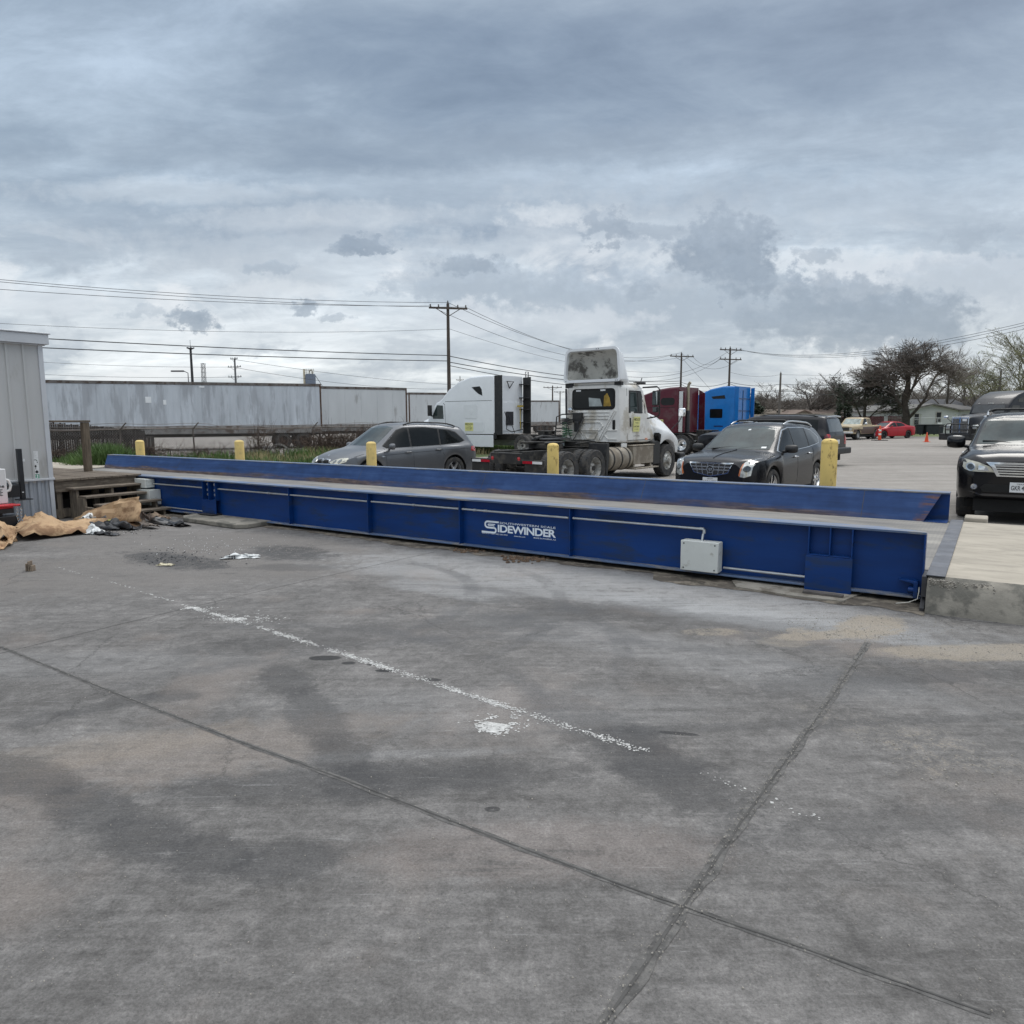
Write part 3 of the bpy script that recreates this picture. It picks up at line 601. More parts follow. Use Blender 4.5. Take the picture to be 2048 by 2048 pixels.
# ================================================================ METAL BUILDING, PLATFORM, RUBBISH
WALL = mat('grey_metal_siding', (.50, .50, .495), .5, metal=.08, var=.06, vs_=1.2, dirt=((.36, .35, .33), .22, 2), stretch=(1, 1, .3))
SKIRT = mat('galvanised_skirting', (.40, .425, .465), .4, metal=.35, var=.14, vs_=2.5, dirt=((.27, .26, .25), .28, 3), stretch=(1, 2, .4))
TRIM = mat('white_metal_trim', (.56, .575, .60), .4, metal=.2, var=.05)
BLACKM = mat('black_powder_coat', (.014, .015, .018), .4, var=.2, vs_=10)
WOOD = mat('weathered_wood', (.170, .138, .105), .85, var=.30, vs_=5, bump=.6, bs=30, dirt=((.10, .08, .065), .45, 4), stretch=(6, 1, 6))
WOODX = mat('weathered_timber', (.185, .150, .112), .85, var=.28, vs_=5, bump=.6, bs=30, dirt=((.10, .085, .07), .42, 4), stretch=(6, 6, .8))
WOODV = mat('tall_post_timber', (.150, .118, .085), .88, var=.25, vs_=5, bump=.6, bs=30, dirt=((.09, .07, .05), .4, 5), stretch=(7, 7, .7))
STICK = mat('white_sticker', (.72, .73, .73), .5, var=.04)
INK = mat('black_ink', (.015, .015, .016), .5, var=.1)
GREEN = mat('green_sticker', (.10, .30, .21), .5, var=.1)
REDP = mat('red_metal', (.50, .025, .035), .4, var=.15, vs_=10)
CHROME = mat('chrome', (.72, .73, .74), .16, metal=1.0, var=.06, vs_=6)
bd = sthing('metal_building', 'pale grey ribbed metal building with corrugated skirting at the left edge', 'building', -13.0, -1.5, 0)
O = (-13.0, -1.5, 0)
X0, Ta, Tb = -13.0, -1.5, -9.0
mb = MB(O); mb.box(-19, X0-.03, Tb, Ta-.03, .66, 2.98)
mb.box(X0-.029, X0-.005, Tb, Ta-.06, .735, 2.965)
t = Ta-.30
while t > Tb+.2:
    mb.prism([(t-.026, X0-.0055), (t-.014, X0+.020), (t+.014, X0+.020), (t+.026, X0-.0055)], 'z', .737, 2.962, Matrix(((0, 1, 0, 0), (1, 0, 0, 0), (0, 0, 1, 0), (0, 0, 0, 1)))); t -= .252
wl = mb.build('wall', WALL, bd)
mb = MB(O); mb.box(X0-.06, X0+.018, Ta-.075, Ta, .737, 2.963); mb.box(X0-.055, X0+.010, Ta-.07, Ta-.004, 0, .70); mb.build('corner_trim', TRIM, bd, bevel=.004)
mb = MB(O); mb.box(X0-.04, X0+.035, Tb, Ta+.012, .700, .735); mb.build('base_trim', TRIM, bd, bevel=.003)
mb = MB(O); mb.box(-19, X0-.05, Tb, Ta-.05, 0.0, .655)
prof = []; t = Ta-.075; k = 0
while t > -4.2:
    prof += [(t, X0-.012), (t-.045, X0-.012), (t-.065, X0-.036), (t-.105, X0-.036)]; t -= .125
poly = prof+[(t, X0-.049), (Ta-.075, X0-.049)]
mb.prism(poly, 'z', 0.002, .699, Matrix(((0, 1, 0, 0), (1, 0, 0, 0), (0, 0, 1, 0), (0, 0, 0, 1)))); mb.build('skirting', SKIRT, bd, smooth=0)
mb = MB(O); mb.box(-19.1, X0+.10, Tb, Ta+.07, 2.975, 3.14); mb.box(-19.12, X0+.125, Tb, Ta+.095, 3.141, 3.165); mb.box(-19, X0+.05, Tb, Ta+.03, 2.955, 2.974); mb.build('roof', TRIM, bd, bevel=.006)
# stickers on the wall
def wsticker(t0, t1, z0, z1, m, name='sticker'): return MB(O).box(X0-.004, X0-.0025, t0, t1, z0, z1).build(name, m, wl, smooth=0)
zs = [(1.09, 1.20), (.985, 1.085), (.89, .98), (.815+.0, .888)]
WM = lambda t, z: Matrix.Translation((X0+.0005, t, z)) @ Matrix.Rotation(R(90), 4, 'Z') @ Matrix.Rotation(R(90), 4, 'X')
stx = -1.76
def wlogo(shape, t, z):
    mb = MB(O)
    if shape == 'lines':
        for i in range(5): mb.box(X0+.0002, X0+.0008, t-.035, t+.03-(i % 3)*.012, z+.035-i*.017, z+.041-i*.017)
    elif shape == 'turn':
        mb.add([(x, y, 0) for x, y in [( .034*math.cos(R(a)), .026*math.sin(R(a))) for a in range(200, -50, -25)]+[(.022*math.cos(R(a)), .015*math.sin(R(a))) for a in range(-25, 201, 25)]], [list(range(20))], WM(t, z))
        mb.add([(.018, -.026, 0), (.042, -.012, 0), (.036, -.036, 0)], [(0, 1, 2)], WM(t, z))
    elif shape == 'bulb':
        mb.add([(.016*math.cos(R(a)), .012+.02*math.sin(R(a)), 0) for a in range(0, 360, 30)], [list(range(12))], WM(t, z)); mb.box(X0+.0002, X0+.0008, t-.004, t+.004, z-.04, z-.006)
    elif shape == 'plug':
        mb.box(X0+.0002, X0+.0008, t-.045, t-.005, z-.004, z+.003)
        mb.add([(.012+.022*math.cos(R(a)), .026*math.sin(R(a)), 0) for a in range(0, 360, 30)], [list(range(12))], WM(t, z)); mb.box(X0+.0002, X0+.0008, t+.03, t+.046, z+.008, z+.014); mb.box(X0+.0002, X0+.0008, t+.03, t+.046, z-.014, z-.008)
    elif shape == 'up':
        for k in (-.022, .018):
            mb.add([(k-.006, -.03, 0), (k+.006, -.03, 0), (k+.006, .008, 0), (k+.014, .008, 0), (k, .03, 0), (k-.014, .008, 0), (k-.006, .008, 0)], [list(range(7))], WM(t, z))
        mb.box(X0+.0002, X0+.0008, t-.016, t+.010, z-.034, z-.026)
    return mb
for (z0, z1), sh in zip(zs, ('lines', 'turn', 'bulb', 'plug')):
    s_ = MB(O).box(X0-.004, X0-.0003, stx-.052, stx+.052, z0, z1).build('sticker', STICK, wl, smooth=0); wlogo(sh, stx, (z0+z1)/2).build('symbol', INK if sh != 'lines' else mat('pale_ink', (.5, .5, .5)), wl, smooth=0)
MB(O).box(X0-.004, X0-.0003, stx-.045, stx+.045, .742, .81).build('sticker', GREEN, wl, smooth=0); wlogo('up', stx, .778).build('symbol', STICK, wl, smooth=0)
MB(O).box(X0-.004, X0-.0003, -2.03, -1.915, 1.035, 1.08).build('sticker', STICK, wl, smooth=0)
# black bracket post in front of the wall, with the white cabinet it carries
br = sthing('bracket_post', 'black square steel post with a side arm in front of the grey building', 'post', -12.86, -2.05, 0)
mb = MB((-12.86, -2.05, 0)); mb.box(-12.90, -12.83, -2.085, -2.015, .43, 1.255); post = mb.build('post', BLACKM, br, bevel=.006)
MB((-12.86, -2.05, 0)).box(-12.95, -12.76, -2.14, -1.94, .415, .429).build('foot_plate', BLACKM, br); MB((-12.86, -2.05, 0)).box(-12.89, -12.84, -2.6, -2.087, .47, .67).build('arm', BLACKM, br, bevel=.006)
MB((-12.86, -2.05, 0)).box(-12.829, -12.822, -2.07, -2.045, .535, .548).build('fastener', STICK, post)
cbn = sthing('white_cabinet', 'white cabinet with black lettering cut off by the left edge of the picture', 'cabinet', -12.66, -2.6, 0)
O2 = (-12.66, -2.6, 0)
mb = MB(O2); mb.box(-12.84, -12.62, -3.0, -2.36, .40, .955); cbx = mb.build('cabinet_body', mat('white_cabinet_paint', (.66, .665, .665), .4, var=.03), cbn, bevel=.015, seg=3)
mb = MB(O2)
CM = lambda t, z: Matrix.Translation((-12.618, t, z)) @ Matrix.Rotation(R(90), 4, 'Z') @ Matrix.Rotation(R(90), 4, 'X')
for r_ in (.05, .085, .12):
    a = [(r_*math.cos(R(g)), r_*math.sin(R(g)), 0) for g in range(35, 150, 8)]; b_ = [((r_-.02)*math.cos(R(g)), (r_-.02)*math.sin(R(g)), 0) for g in range(35, 150, 8)]
    k = len(a); mb.add(a+b_, [(i, k+i, k+i+1, i+1) for i in range(k-1)], CM(-2.555, .735))
mb.build('symbol', INK, cbn, smooth=0); mb = MB(O2)
mb.add(*text_mesh('airtime', .24, .05, .02), CM(-2.64, .655))
for i in range(5): mb.box(-12.6185, -12.6175, -2.52+.0, -2.43-.02*(i % 2), .62-i*.022, .631-i*.022)
mb.build('lettering', INK, cbn, smooth=0)
mb = MB(O2); mb.tube([(-12.72, -2.36, .78), (-12.72, -2.30, .76), (-12.72, -2.27, .68), (-12.72, -2.29, .60), (-12.72, -2.36, .58)], .022, 8); mb.build('hose', mat('white_hose', (.7, .7, .69), .5), cbn)
vs_ = sthing('red_pipe_vise', 'red clamp with hanging steel chain on a black stand by the left edge', 'clamp', -12.45, -2.6, 0)
O3 = (-12.45, -2.6, 0)
mb = MB(O3); mb.box(-12.62, -12.42, -2.8, -2.30, .365, .395); mb.box(-12.58, -12.46, -2.7, -2.36, .335, .362); mb.cyl((-12.5, -2.30, .375), (-12.5, -2.25, .372), .018); mb.build('clamp_jaw', REDP, vs_, bevel=.006)
mb = MB(O3); mb.box(-12.6, -12.45, -2.7, -2.36, .26, .333); mb.box(-12.68, -12.44, -2.8, -2.30, .0, .215); mb.box(-12.58, -12.5, -2.6, -2.5, .215, .26); mb.build('stand', BLACKM, vs_, bevel=.008)
mb = MB(O3)
for t_ in (-2.33, -2.275):
    for i in range(13):
        z = .33-i*.026; c_ = Vector((-12.42, t_+.006*math.sin(i), z))
        ring = [c_+Vector((0, .011*math.cos(a), .018*math.sin(a))) if i % 2 else c_+Vector((.011*math.cos(a), 0, .018*math.sin(a))) for a in [6.283*j/8 for j in range(9)]]
        mb.tube(ring, .004, 5, caps=False)
mb.build('chain', CHROME, vs_)
# timber platform with steps
pf = sthing('timber_platform', 'weathered timber platform with steps between the grey building and the scale', 'platform', -13.4, -.8, 0)
O4 = (-13.4, -.8, 0); XF = -13.05
pl = MB(O4); y = -1.46
while y < -.06:
    pl.box(-17.6, XF+.03+random.uniform(-.006, .006), y, y+.133, .66+random.uniform(0, .003), .698+random.uniform(-.002, .003)); y += .139
pl.build('deck_planks', WOOD, pf, bevel=.004)
mb = MB(O4); mb.box(XF-.04, XF, -1.46, -.03, .47, .657); mb.box(-17.6, XF-.041, -1.46, -1.42, .47, .657); mb.build('fascia_board', WOOD, pf, bevel=.004)
for x, y in ((XF-.09, -1.38), (XF-.09, -.75), (XF-.09, -.1), (-15.3, -1.38), (-15.3, -.1)):
    mb = MB(O4); mb.box(x-.045, x+.045, y-.045, y+.045, 0, .468); mb.build('leg', WOODX, pf, bevel=.004)
mb = MB(O4); mb.box(XF-.15, XF-.05, -1.5, -1.2, .02, .17); mb.build('blocking', WOODX, pf, bevel=.004)
TR = [(.545, -1.18, -.02), (.405, -1.10, .0), (.265, -.98, .0), (.125, -.9, .02)]
mb = MB(O4); mb.box(-16.5, -13.4, -1.3, -.1, .01, .3); mb.build('underfloor_shade_block', mat('underfloor_shade_dark', (.035, .03, .026), .95), pf)  # dark block added below the deck, its colour stands in for shade
for k, (z, ya, yb) in enumerate(TR):
    x = XF+.02+.245*k; ya2 = max(ya-.12, -1.42)
    mb = MB(O4); mb.box(x, x+.27, ya2, yb, z-.036, z, M=None); mb.build('tread', WOOD, pf, bevel=.005)
for y in (-1.22, -.62, -.09):
    mb = MB(O4); prof = [(XF+.005, .0), (XF+.005, .50)]
    for k, (z, _, _) in enumerate(TR): prof += [(XF+.02+.245*k, z-.038), (XF+.255+.245*k, z-.038)]
    prof += [(XF+1.0, .0)]
    mb.prism(prof, 'y', y-.02, y+.02); mb.build('stringer', WOODX, pf, bevel=.003)
tp = sthing('timber_post', 'tall square timber post with a handrail at the edge of the platform', 'post', -14.6, -.13, .70)
mb = MB((-14.6, -.13, .70)); mb.box(-14.66, -14.54, -.19, -.07, .70, 1.67); mb.build('post', WOODV, tp, bevel=.005)
mb = MB((-14.6, -.13, .70)); mb.box(-14.68, -14.53, -1.40, -.05, 1.672, 1.712); mb.build('handrail', WOOD, tp, bevel=.004)
# cardboard and rubbish in front of the steps
CARD = mat('brown_cardboard', (.44, .295, .170), .85, var=.13, vs_=2.2, bump=.4, bs=14, dirt=((.20, .115, .065), .42, 2.6))
def sheet(name, cs, lab, seed, amp=.06, nu=11, nv=6, sag=0.0, m=CARD, fold=None, cat='cardboard', grp='cardboard sheets by the steps', thick=.006):
    """crumpled sheet over four 3D corners (a-b top edge, d-c bottom edge)"""
    a, b, c, d = [Vector(p) for p in cs]; ctr = (a+b+c+d)/4; ctr.z = 0
    def fn(u, v):
        p = (a*(1-u)+b*u)*(1-v)+(d*(1-u)+c*u)*v
        q = Vector((u*3.1+seed, v*2.3, seed*.7))
        h = amp*(noise.noise(q*.7)*1.1+.55*noise.noise(q*2.1)+.25*noise.noise(q*5.1))
        jx = .06*noise.noise(Vector((u*5, v*5, seed+3))); jy = .06*noise.noise(Vector((u*5, v*5, seed+9)))
        p = p+Vector((jx, jy, h))
        if fold and u > fold: p.z += (u-fold)*.25*(1-v)
        p.z += sag*math.sin(math.pi*u)*math.sin(math.pi*v)
        e = min(u, 1-u, v, 1-v)
        p.z = max(p.z, .006+.012*max(0, noise.noise(q*4)))
        return p
    mb = MB(ctr); mb.grid(fn, nu, nv); o = mb.build(name, m, smooth=14, thick=thick); o.location = ctr
    return tag(o, lab, cat, grp)
def gp(px, py, z): p = onz(px, py, z); return (p.x, p.y, z)
def rel(px, py, ref, z):                       # point at a depth shared with a ground point
    d0 = onz(*ref, 0); d = pray(px, py); q = CAMP+d*(d0.y/d.y); return (q.x, q.y, q.z)
sheet('cardboard_sheet', [rel(182, 1016, (200, 1045), 0), rel(279, 993, (283, 1050), 0), gp(281, 1043, .10), gp(136, 1042, .03)], 'long brown cardboard flap leaning up against the wooden steps', 3.3, .05, sag=.05)
sheet('cardboard_sheet', [gp(150, 1040, .09), gp(282, 1038, .10), gp(287, 1052, .02), gp(165, 1058, .02)], 'flat brown cardboard lying under the leaning flap below the steps', 8.1, .05)
sheet('cardboard_sheet', [rel(52, 1030, (60, 1052), 0), rel(86, 1028, (100, 1050), 0), gp(132, 1046, .10), gp(18, 1062, .04)], 'brown cardboard with two raised corners against the corrugated skirting', 5.2, .06)
sheet('cardboard_sheet', [gp(18, 1050, .12), gp(196, 1040, .12), gp(182, 1066, .015), gp(46, 1082, .012)], 'largest crumpled brown cardboard sheet spread over the ground by the building', 1.7, .13, sag=.14, nu=13, nv=8)
sheet('cardboard_sheet', [gp(-35, 1040, .14), gp(30, 1050, .20), gp(34, 1078, .03), gp(-20, 1084, .10)], 'dark brown cardboard sheet at the left edge of the picture', 11.4, .12, sag=.10)
sheet('cardboard_sheet', [gp(-20, 1076, .10), gp(36, 1070, .06), gp(14, 1096, .01), gp(-30, 1108, .01)], 'torn cardboard strip nearest the viewer at the left edge', 14.9, .09)
sheet('paper_scrap', [rel(277, 1030, (284, 1050), 0), rel(300, 1024, (305, 1048), 0), gp(312, 1038, .05), gp(282, 1048, .02)], 'crumpled grey brown paper lump at the right end of the steps', 21.0, .12, m=mat('dirty_paper', (.185, .140, .115), .9, var=.3, vs_=6), cat='paper', grp=None)
FILM_K = mat('black_plastic_film', (.022, .022, .024), .35, var=.4, vs_=8)
FILM_W = mat('white_plastic_film', (.66, .67, .66), .4, var=.12, vs_=8)
FILM_G = mat('grey_plastic_film', (.135, .13, .125), .5, var=.3, vs_=6)
FILM_Y = mat('yellow_plastic_film', (.42, .40, .13), .45, var=.15)
def scrap(cx, cy, z, lx, ly, m, lab, seed, amp=.06, deg=0.0, name='plastic_scrap', cat='rubbish', nu=14, nv=7):
    p = onz(cx, cy, 0); c_, s_ = math.cos(R(deg)), math.sin(R(deg))
    cs = [(p.x+c_*u-s_*v, p.y+s_*u+c_*v, z+(.035 if cy < 1064 and lx < .5 else 0)) for u, v in ((-lx, ly), (lx, ly), (lx, -ly), (-lx, -ly))]
    return sheet(name, cs, lab, seed, amp, nu, nv, m=m, cat=cat, grp='plastic scraps in the rubbish heap', sag=amp*.6, thick=.004)
SC = [(186, 1047, .06, .13, .22, FILM_W, 'tall white crumpled plastic scrap at the left of the rubbish heap', 31, .10, 10), (222, 1048, .05, .33, .16, FILM_G, 'grey plastic film bundled in the middle of the rubbish heap', 33, .15, -10), (252, 1045, .06, .26, .13, FILM_W, 'white torn plastic film at the back of the rubbish heap', 35, .12, -25),
      (200, 1060, .02, .34, .12, FILM_K, 'black plastic film at the front left of the rubbish heap', 37, .12, 5), (240, 1058, .02, .36, .12, FILM_K, 'black plastic film at the front right of the rubbish heap', 39, .12, -15), (185, 1068, .01, .14, .07, FILM_W, 'silver white plastic tuft nearest the viewer in the rubbish heap', 41, .09, 0),
      (212, 1070, .01, .24, .06, FILM_K, 'flattened black plastic strip nearest the viewer in the rubbish heap', 43, .06, -20), (220, 1056, .05, .09, .05, FILM_Y, 'small yellow plastic scrap in the rubbish heap', 45, .05, 20), (300, 1044, .02, .62, .10, FILM_G, 'long grey film strip trailing from the heap toward the footing', 47, .10, -34), (330, 1048, .01, .62, .09, FILM_K, 'long black film strip trailing from the heap toward the footing', 49, .09, -34),
      (285, 1054, .01, .42, .07, mat('brown_roll', (.14, .115, .095), .7), 'brown rolled strip lying in front of the grey film strip', 51, .07, -36), (318, 1039, .02, .22, .10, mat('brown_paper', (.24, .18, .13), .9), 'torn brown paper between the strips and the scale beam', 53, .09, -30)]
for a in SC: scrap(*a)
mb = MB()
for _ in range(420):
    k = random.random(); cx = random.gauss(225, 45); cy = random.gauss(1056, 7)
    if k > .7: cx, cy = random.gauss(345, 40), random.gauss(1115, 9)
    p = onz(cx, cy, 0); chips(mb, (p.x, p.y), random.uniform(.004, .014), .004, .5)
tag(mb.build('litter', FILM_K, smooth=0), None, None, None, 'stuff')
mb = MB()
for _ in range(260):
    cx, cy = (random.gauss(230, 40), random.gauss(1054, 7)) if random.random() > .5 else (random.gauss(420, 60), random.gauss(1092, 12))
    p = onz(cx, cy, 0); chips(mb, (p.x, p.y), random.uniform(.003, .009), .004, .5)
tag(mb.build('litter', FILM_W, smooth=0), None, None, None, 'stuff')
scrap(481, 1117, .012, .23, .035, FILM_W, 'crushed white plastic bottle lying alone on the yard', 61, .04, 14, 'crushed_bottle', 'bottle', 18, 8)['group'] = 'litter on the yard'
bt = bpy.data.objects['crushed_bottle']; m2 = MB()
for k in (-.12, -.09, -.06): p = Vector((k, k*.25, .0)); m2.tube([p+Vector((.006, -.04, .01)), p+Vector((0, 0, .055)), p+Vector((-.01, .04, .015))], .006, 5)
m2.build('dark_band', FILM_K, bt)
scrap(331, 1131, .006, .09, .05, mat('cream_paper', (.55, .50, .36), .8), 'flat cream paper scrap by the dark leaf stain', 63, .02, 0, 'paper_scrap', 'paper', 8, 6)['group'] = 'litter on the yard'
p = onz(63, 1142, 0); mb = MB(p)
for k in range(3): mb.box(p.x-.05+.025*k, p.x-.033+.03*k, p.y-.03, p.y+.04, 0, .09+.03*math.sin(k*2), tx=.3)
o = mb.build('wooden_stub', mat('brown_stub', (.20, .155, .115), .9, var=.3, vs_=20), bevel=.004); o.location = p; tag(o, 'small broken brown wooden stub standing alone on the yard', 'wood stub')
p = onz(1095, 1121, 0); mb = MB()
for _ in range(90):
    q = onz(random.gauss(1060, 30), random.gauss(1119, 3), 0); chips(mb, (q.x, q.y), random.uniform(.01, .04), .006, .5)
for _ in range(60):
    q = onz(random.gauss(945, 25), random.gauss(1102, 3), 0); chips(mb, (q.x, q.y), random.uniform(.01, .035), .006, .5)
tag(mb.build('dead_leaves', mat('dead_leaf', (.13, .085, .055), .9, var=.5, vs_=15), smooth=0), None, None, None, 'stuff')
# yellow bollards behind the scale
YEL = mat('yellow_bollard_paint', (.72, .53, .19), .6, var=.08, vs_=4, dirt=((.58, .44, .18), .3, 6))
YELR = mat('chipped_yellow_paint', (.70, .51, .16), .6, var=.10, vs_=3, dirt=((.085, .035, .018), .30, 9), stretch=(1, 1, .55))
for px, py, wpx, m, lb in ((279, 880, 18.5, YEL, 'clean yellow bollard nearest the grey building'), (478, 880, 19.5, YEL, 'clean yellow bollard in front of the weeds and trailers'), (742, 883, 20.5, YEL, 'yellow bollard in front of the silver SUV'),
                           (1106, 886, 23.5, YELR, 'rust speckled yellow bollard in front of the white day cab'), (1660, 877, 34, YELR, 'widest yellow bollard with black chips beside the dark SUV')):
    d = pray(px, py); lo, hi = 1.0, 60.0
    for _ in range(60):
        mid = (lo+hi)/2; q = SM.inverted() @ (CAMP+d*mid)
        if q.y < 4.75: lo = mid
        else: hi = mid
    q = CAMP+d*lo; dist = (q-CAMP).dot(fwd); r_ = wpx/2*dist/FPX/math.sqrt(1+((px-1024)/FPX)**2); h = q.z-LOT
    bo = thing('bollard', lb, 'bollard', (q.x, q.y, LOT), 0, 'yellow bollards behind the scale')
    mb = MB(); mb.lathe([(r_, 0), (r_, h-r_*.52), (r_*.95, h-r_*.36), (r_*.8, h-r_*.17), (r_*.5, h-r_*.04), (.001, h)], 'z', (0, 0, 0), 28); mb.build('pipe', m, bo, smooth=50)
    mb = MB(); mb.lathe([(r_*1.006, h-r_*.66), (r_*1.014, h-r_*.60), (r_*1.006, h-r_*.54)], 'z', (0, 0, 0), 28); mb.build('cap_seam', m, bo)
# ================================================================ VEHICLES
def paint(name, c, metal=.0, rough=.32, dirt=None, var=.05): return mat(name, c, rough, metal=metal, var=var, vs_=3, coat=.22, spec=.25, dirt=dirt)
GLASS = mat('tinted_glass', (.008, .010, .011), .06, var=.2, vs_=3, spec=.25, coat=.0)
GLASSG = mat('windscreen_glass', (.032, .045, .045), .06, var=.5, vs_=2.2, spec=.38, coat=.05)
RUB = mat('tyre_rubber', (.036, .036, .037), .85, var=.25, vs_=10, bump=.3, bs=60, dirt=((.085, .078, .07), .45, 8))
ALLOY = mat('alloy_wheel', (.55, .56, .57), .3, metal=.8, var=.1, vs_=8)
ALLOYD = mat('black_alloy_wheel', (.025, .025, .027), .35, metal=.4, var=.2, vs_=8)
STEELW = mat('steel_truck_rim', (.50, .50, .48), .45, metal=.5, var=.15, vs_=7, dirt=((.25, .23, .2), .45, 7))
BLKP = mat('black_plastic', (.018, .018, .019), .55, var=.25, vs_=8, dirt=((.05, .048, .045), .35, 6))
UND = mat('underbody_black', (.010, .010, .010), .9, var=.3)
LAMP = mat('headlamp_lens', (.50, .51, .49), .12, metal=.35, var=.35, vs_=16, coat=1.0)
LAMPO = mat('hazy_headlamp_lens', (.46, .44, .36), .18, metal=.25, var=.30, vs_=14, coat=.8)
LAMPD = mat('lamp_projector', (.10, .11, .115), .1, metal=.6, var=.4, vs_=30, coat=1.0)
REDL = mat('red_tail_lens', (.42, .012, .016), .15, var=.2, vs_=10, coat=1.0)
AMB = mat('amber_lens', (.55, .17, .06), .2, var=.1, coat=.8)
SILV = mat('satin_silver', (.60, .61, .62), .25, metal=.9, var=.06)
PLATEM = mat('licence_plate', (.68, .69, .70), .5, var=.05)
SEAT = mat('seat_grey', (.075, .075, .078), .8, var=.2)
def fn(tab, sm=.05):
    def lin(x):
        if x <= tab[0][0]: return tab[0][1]
        for (a, fa), (b, fb) in zip(tab, tab[1:]):
            if x <= b: return fa+(fb-fa)*(x-a)/(b-a)
        return tab[-1][1]
    if not sm: return lin
    return lambda x: sum(lin(x+sm*k/3)*w for k, w in zip(range(-3, 4), (1, 2, 3, 4, 3, 2, 1)))/16
def bvh_of(mb):
    return BVHTree.FromPolygons([tuple(p) for p in mb.v], mb.f)
def panel(bvh, poly, d, off=.006, cell=.07, rim=.02, mb=None, mirror=False):
    """a polygon laid on the body: projected along d, standing off by off, with a rim going in"""
    mb = mb or MB()
    for sgn in ((1, -1) if mirror else (1,)):
        bm = bmesh.new()
        pl = [(u*(sgn if d[1] in 'xz' and mirror and d[1] != 'y' else 1), v) for u, v in poly] if d[1] == 'x' else poly
        bm.faces.new([bm.verts.new((u, v, 0)) for u, v in pl])
        us = [u for u, v in pl]; vs = [v for u, v in pl]
        for ax, lo, hi in ((0, min(us), max(us)), (1, min(vs), max(vs))):
            k = int((hi-lo)/cell)
            for i in range(1, k+1):
                co = [0, 0, 0]; no = [0, 0, 0]; co[ax] = lo+(hi-lo)*i/(k+1); no[ax] = 1
                bmesh.ops.bisect_plane(bm, geom=bm.verts[:]+bm.edges[:]+bm.faces[:], plane_co=co, plane_no=no)
        s = -1 if d[0] == '-' else 1
        if mirror and d[1] == 'y': s *= sgn
        dirv = {'x': Vector((-s, 0, 0)), 'y': Vector((0, -s, 0)), 'z': Vector((0, 0, -s))}[d[1]]
        last = None; bm.verts.ensure_lookup_table(); miss = []
        for v in bm.verts:
            u, w = v.co.x, v.co.y
            o = Vector((s*20, u, w)) if d[1] == 'x' else Vector((u, s*20, w)) if d[1] == 'y' else Vector((u, w, s*20))
            h = bvh.ray_cast(o, dirv)
            if h[0] is None: miss.append((v, o)); continue
            v.co = h[0]-dirv*off; last = v.co.copy()
        ok = [v for v in bm.verts if v not in [m[0] for m in miss]]
        for v, o in miss:
            if ok:
                nb = min(ok, key=lambda q: (q.co-o-dirv*(q.co-o).dot(dirv)).length); dep = (nb.co-o).dot(dirv); v.co = o+dirv*dep
        for f in bm.faces:
            f.normal_update()
            if f.normal.dot(dirv) > 0: f.normal_flip()
        ed = [e for e in bm.edges if e.is_boundary]
        r_ = bmesh.ops.extrude_edge_only(bm, edges=ed)
        for g in r_['geom']:
            if isinstance(g, bmesh.types.BMVert): g.co += dirv*rim
        bm.verts.index_update(); mb.add([v.co.copy() for v in bm.verts], [[v.index for v in f.verts] for f in bm.faces]); bm.free()
    return mb
def rounded(u0, u1, v0, v1, r, n=4):
    out = []
    for cx, cy, a in ((u1-r, v1-r, 0), (u0+r, v1-r, 90), (u0+r, v0+r, 180), (u1-r, v0+r, 270)):
        out += [(cx+r*math.cos(R(a+90*i/n)), cy+r*math.sin(R(a+90*i/n))) for i in range(n+1)]
    return out
def circle(cu, cv, r, n=16): return [(cu+r*math.cos(6.283*i/n), cv+r*math.sin(6.283*i/n)) for i in range(n)]
def loft_body(S_):
    """one closed shell from stations along x; S_ holds the curves"""
    bot, sh, gz, gw, wd = [fn(S_[k], S_.get('sm', .05)) for k in ('bot', 'sh', 'gz', 'gw', 'w')]
    xf, xr = S_['x']; ra = S_['ra']; zc = S_['rt']
    xs = set(); n = int((xf-xr)/.075)
    for i in range(n+1): xs.add(round(xr+(xf-xr)*i/n, 4))
    for xa in S_['ax']:
        for i in range(17): xs.add(round(xa-ra*math.cos(math.pi*i/16), 4))
    for k in (.012, .03, .055): xs.add(round(xf-k, 4)); xs.add(round(xr+k, 4))
    xs = sorted(x for x in xs if xr <= x <= xf)
    cr = S_.get('crown', .03); tuck = S_.get('tuck', .80)
    mb = MB(); rows = []
    for x in xs:
        b = bot(x)
        for xa in S_['ax']:
            dd = ra*ra-(x-xa)**2
            if dd > 0: b = max(b, zc+math.sqrt(dd)*.98)
        s, g, q, w = sh(x), gz(x), gw(x), wd(x)
        b = min(b, s-.06); h = max(g-s, .012); wb_ = w*.925
        L_ = lambda t: wb_+(q-wb_)*t
        half = [(w*tuck, b), (w*.965, b+.02), (w*.995, b+.30*(s-b)), (w, b+.62*(s-b)), (w*.985, b+.86*(s-b)), (w*.955, s-.005), (L_(.0), s+.02*min(1, h*3)), (L_(.35), s+.38*h), (L_(.8), s+.80*h), (L_(1.0)-.01, s+.94*h), (q*.88, s+h), (q*.5, g+cr*.75), (0, g+cr)]
        rows.append([Vector((x, y, z)) for y, z in half]+[Vector((x, -y, z)) for y, z in half[-2::-1]])
    k = len(rows[0]); vs = [p for r_ in rows for p in r_]
    fs = [(i*k+j, i*k+j+1, (i+1)*k+j+1, (i+1)*k+j) for i in range(len(rows)-1) for j in range(k-1)]
    fs += [(i*k, (i+1)*k, (i+1)*k+k-1, i*k+k-1) for i in range(len(rows)-1)]
    fs += [list(range(k))[::-1], [(len(rows)-1)*k+j for j in range(k)]]
    mb.add(vs, fs); return mb
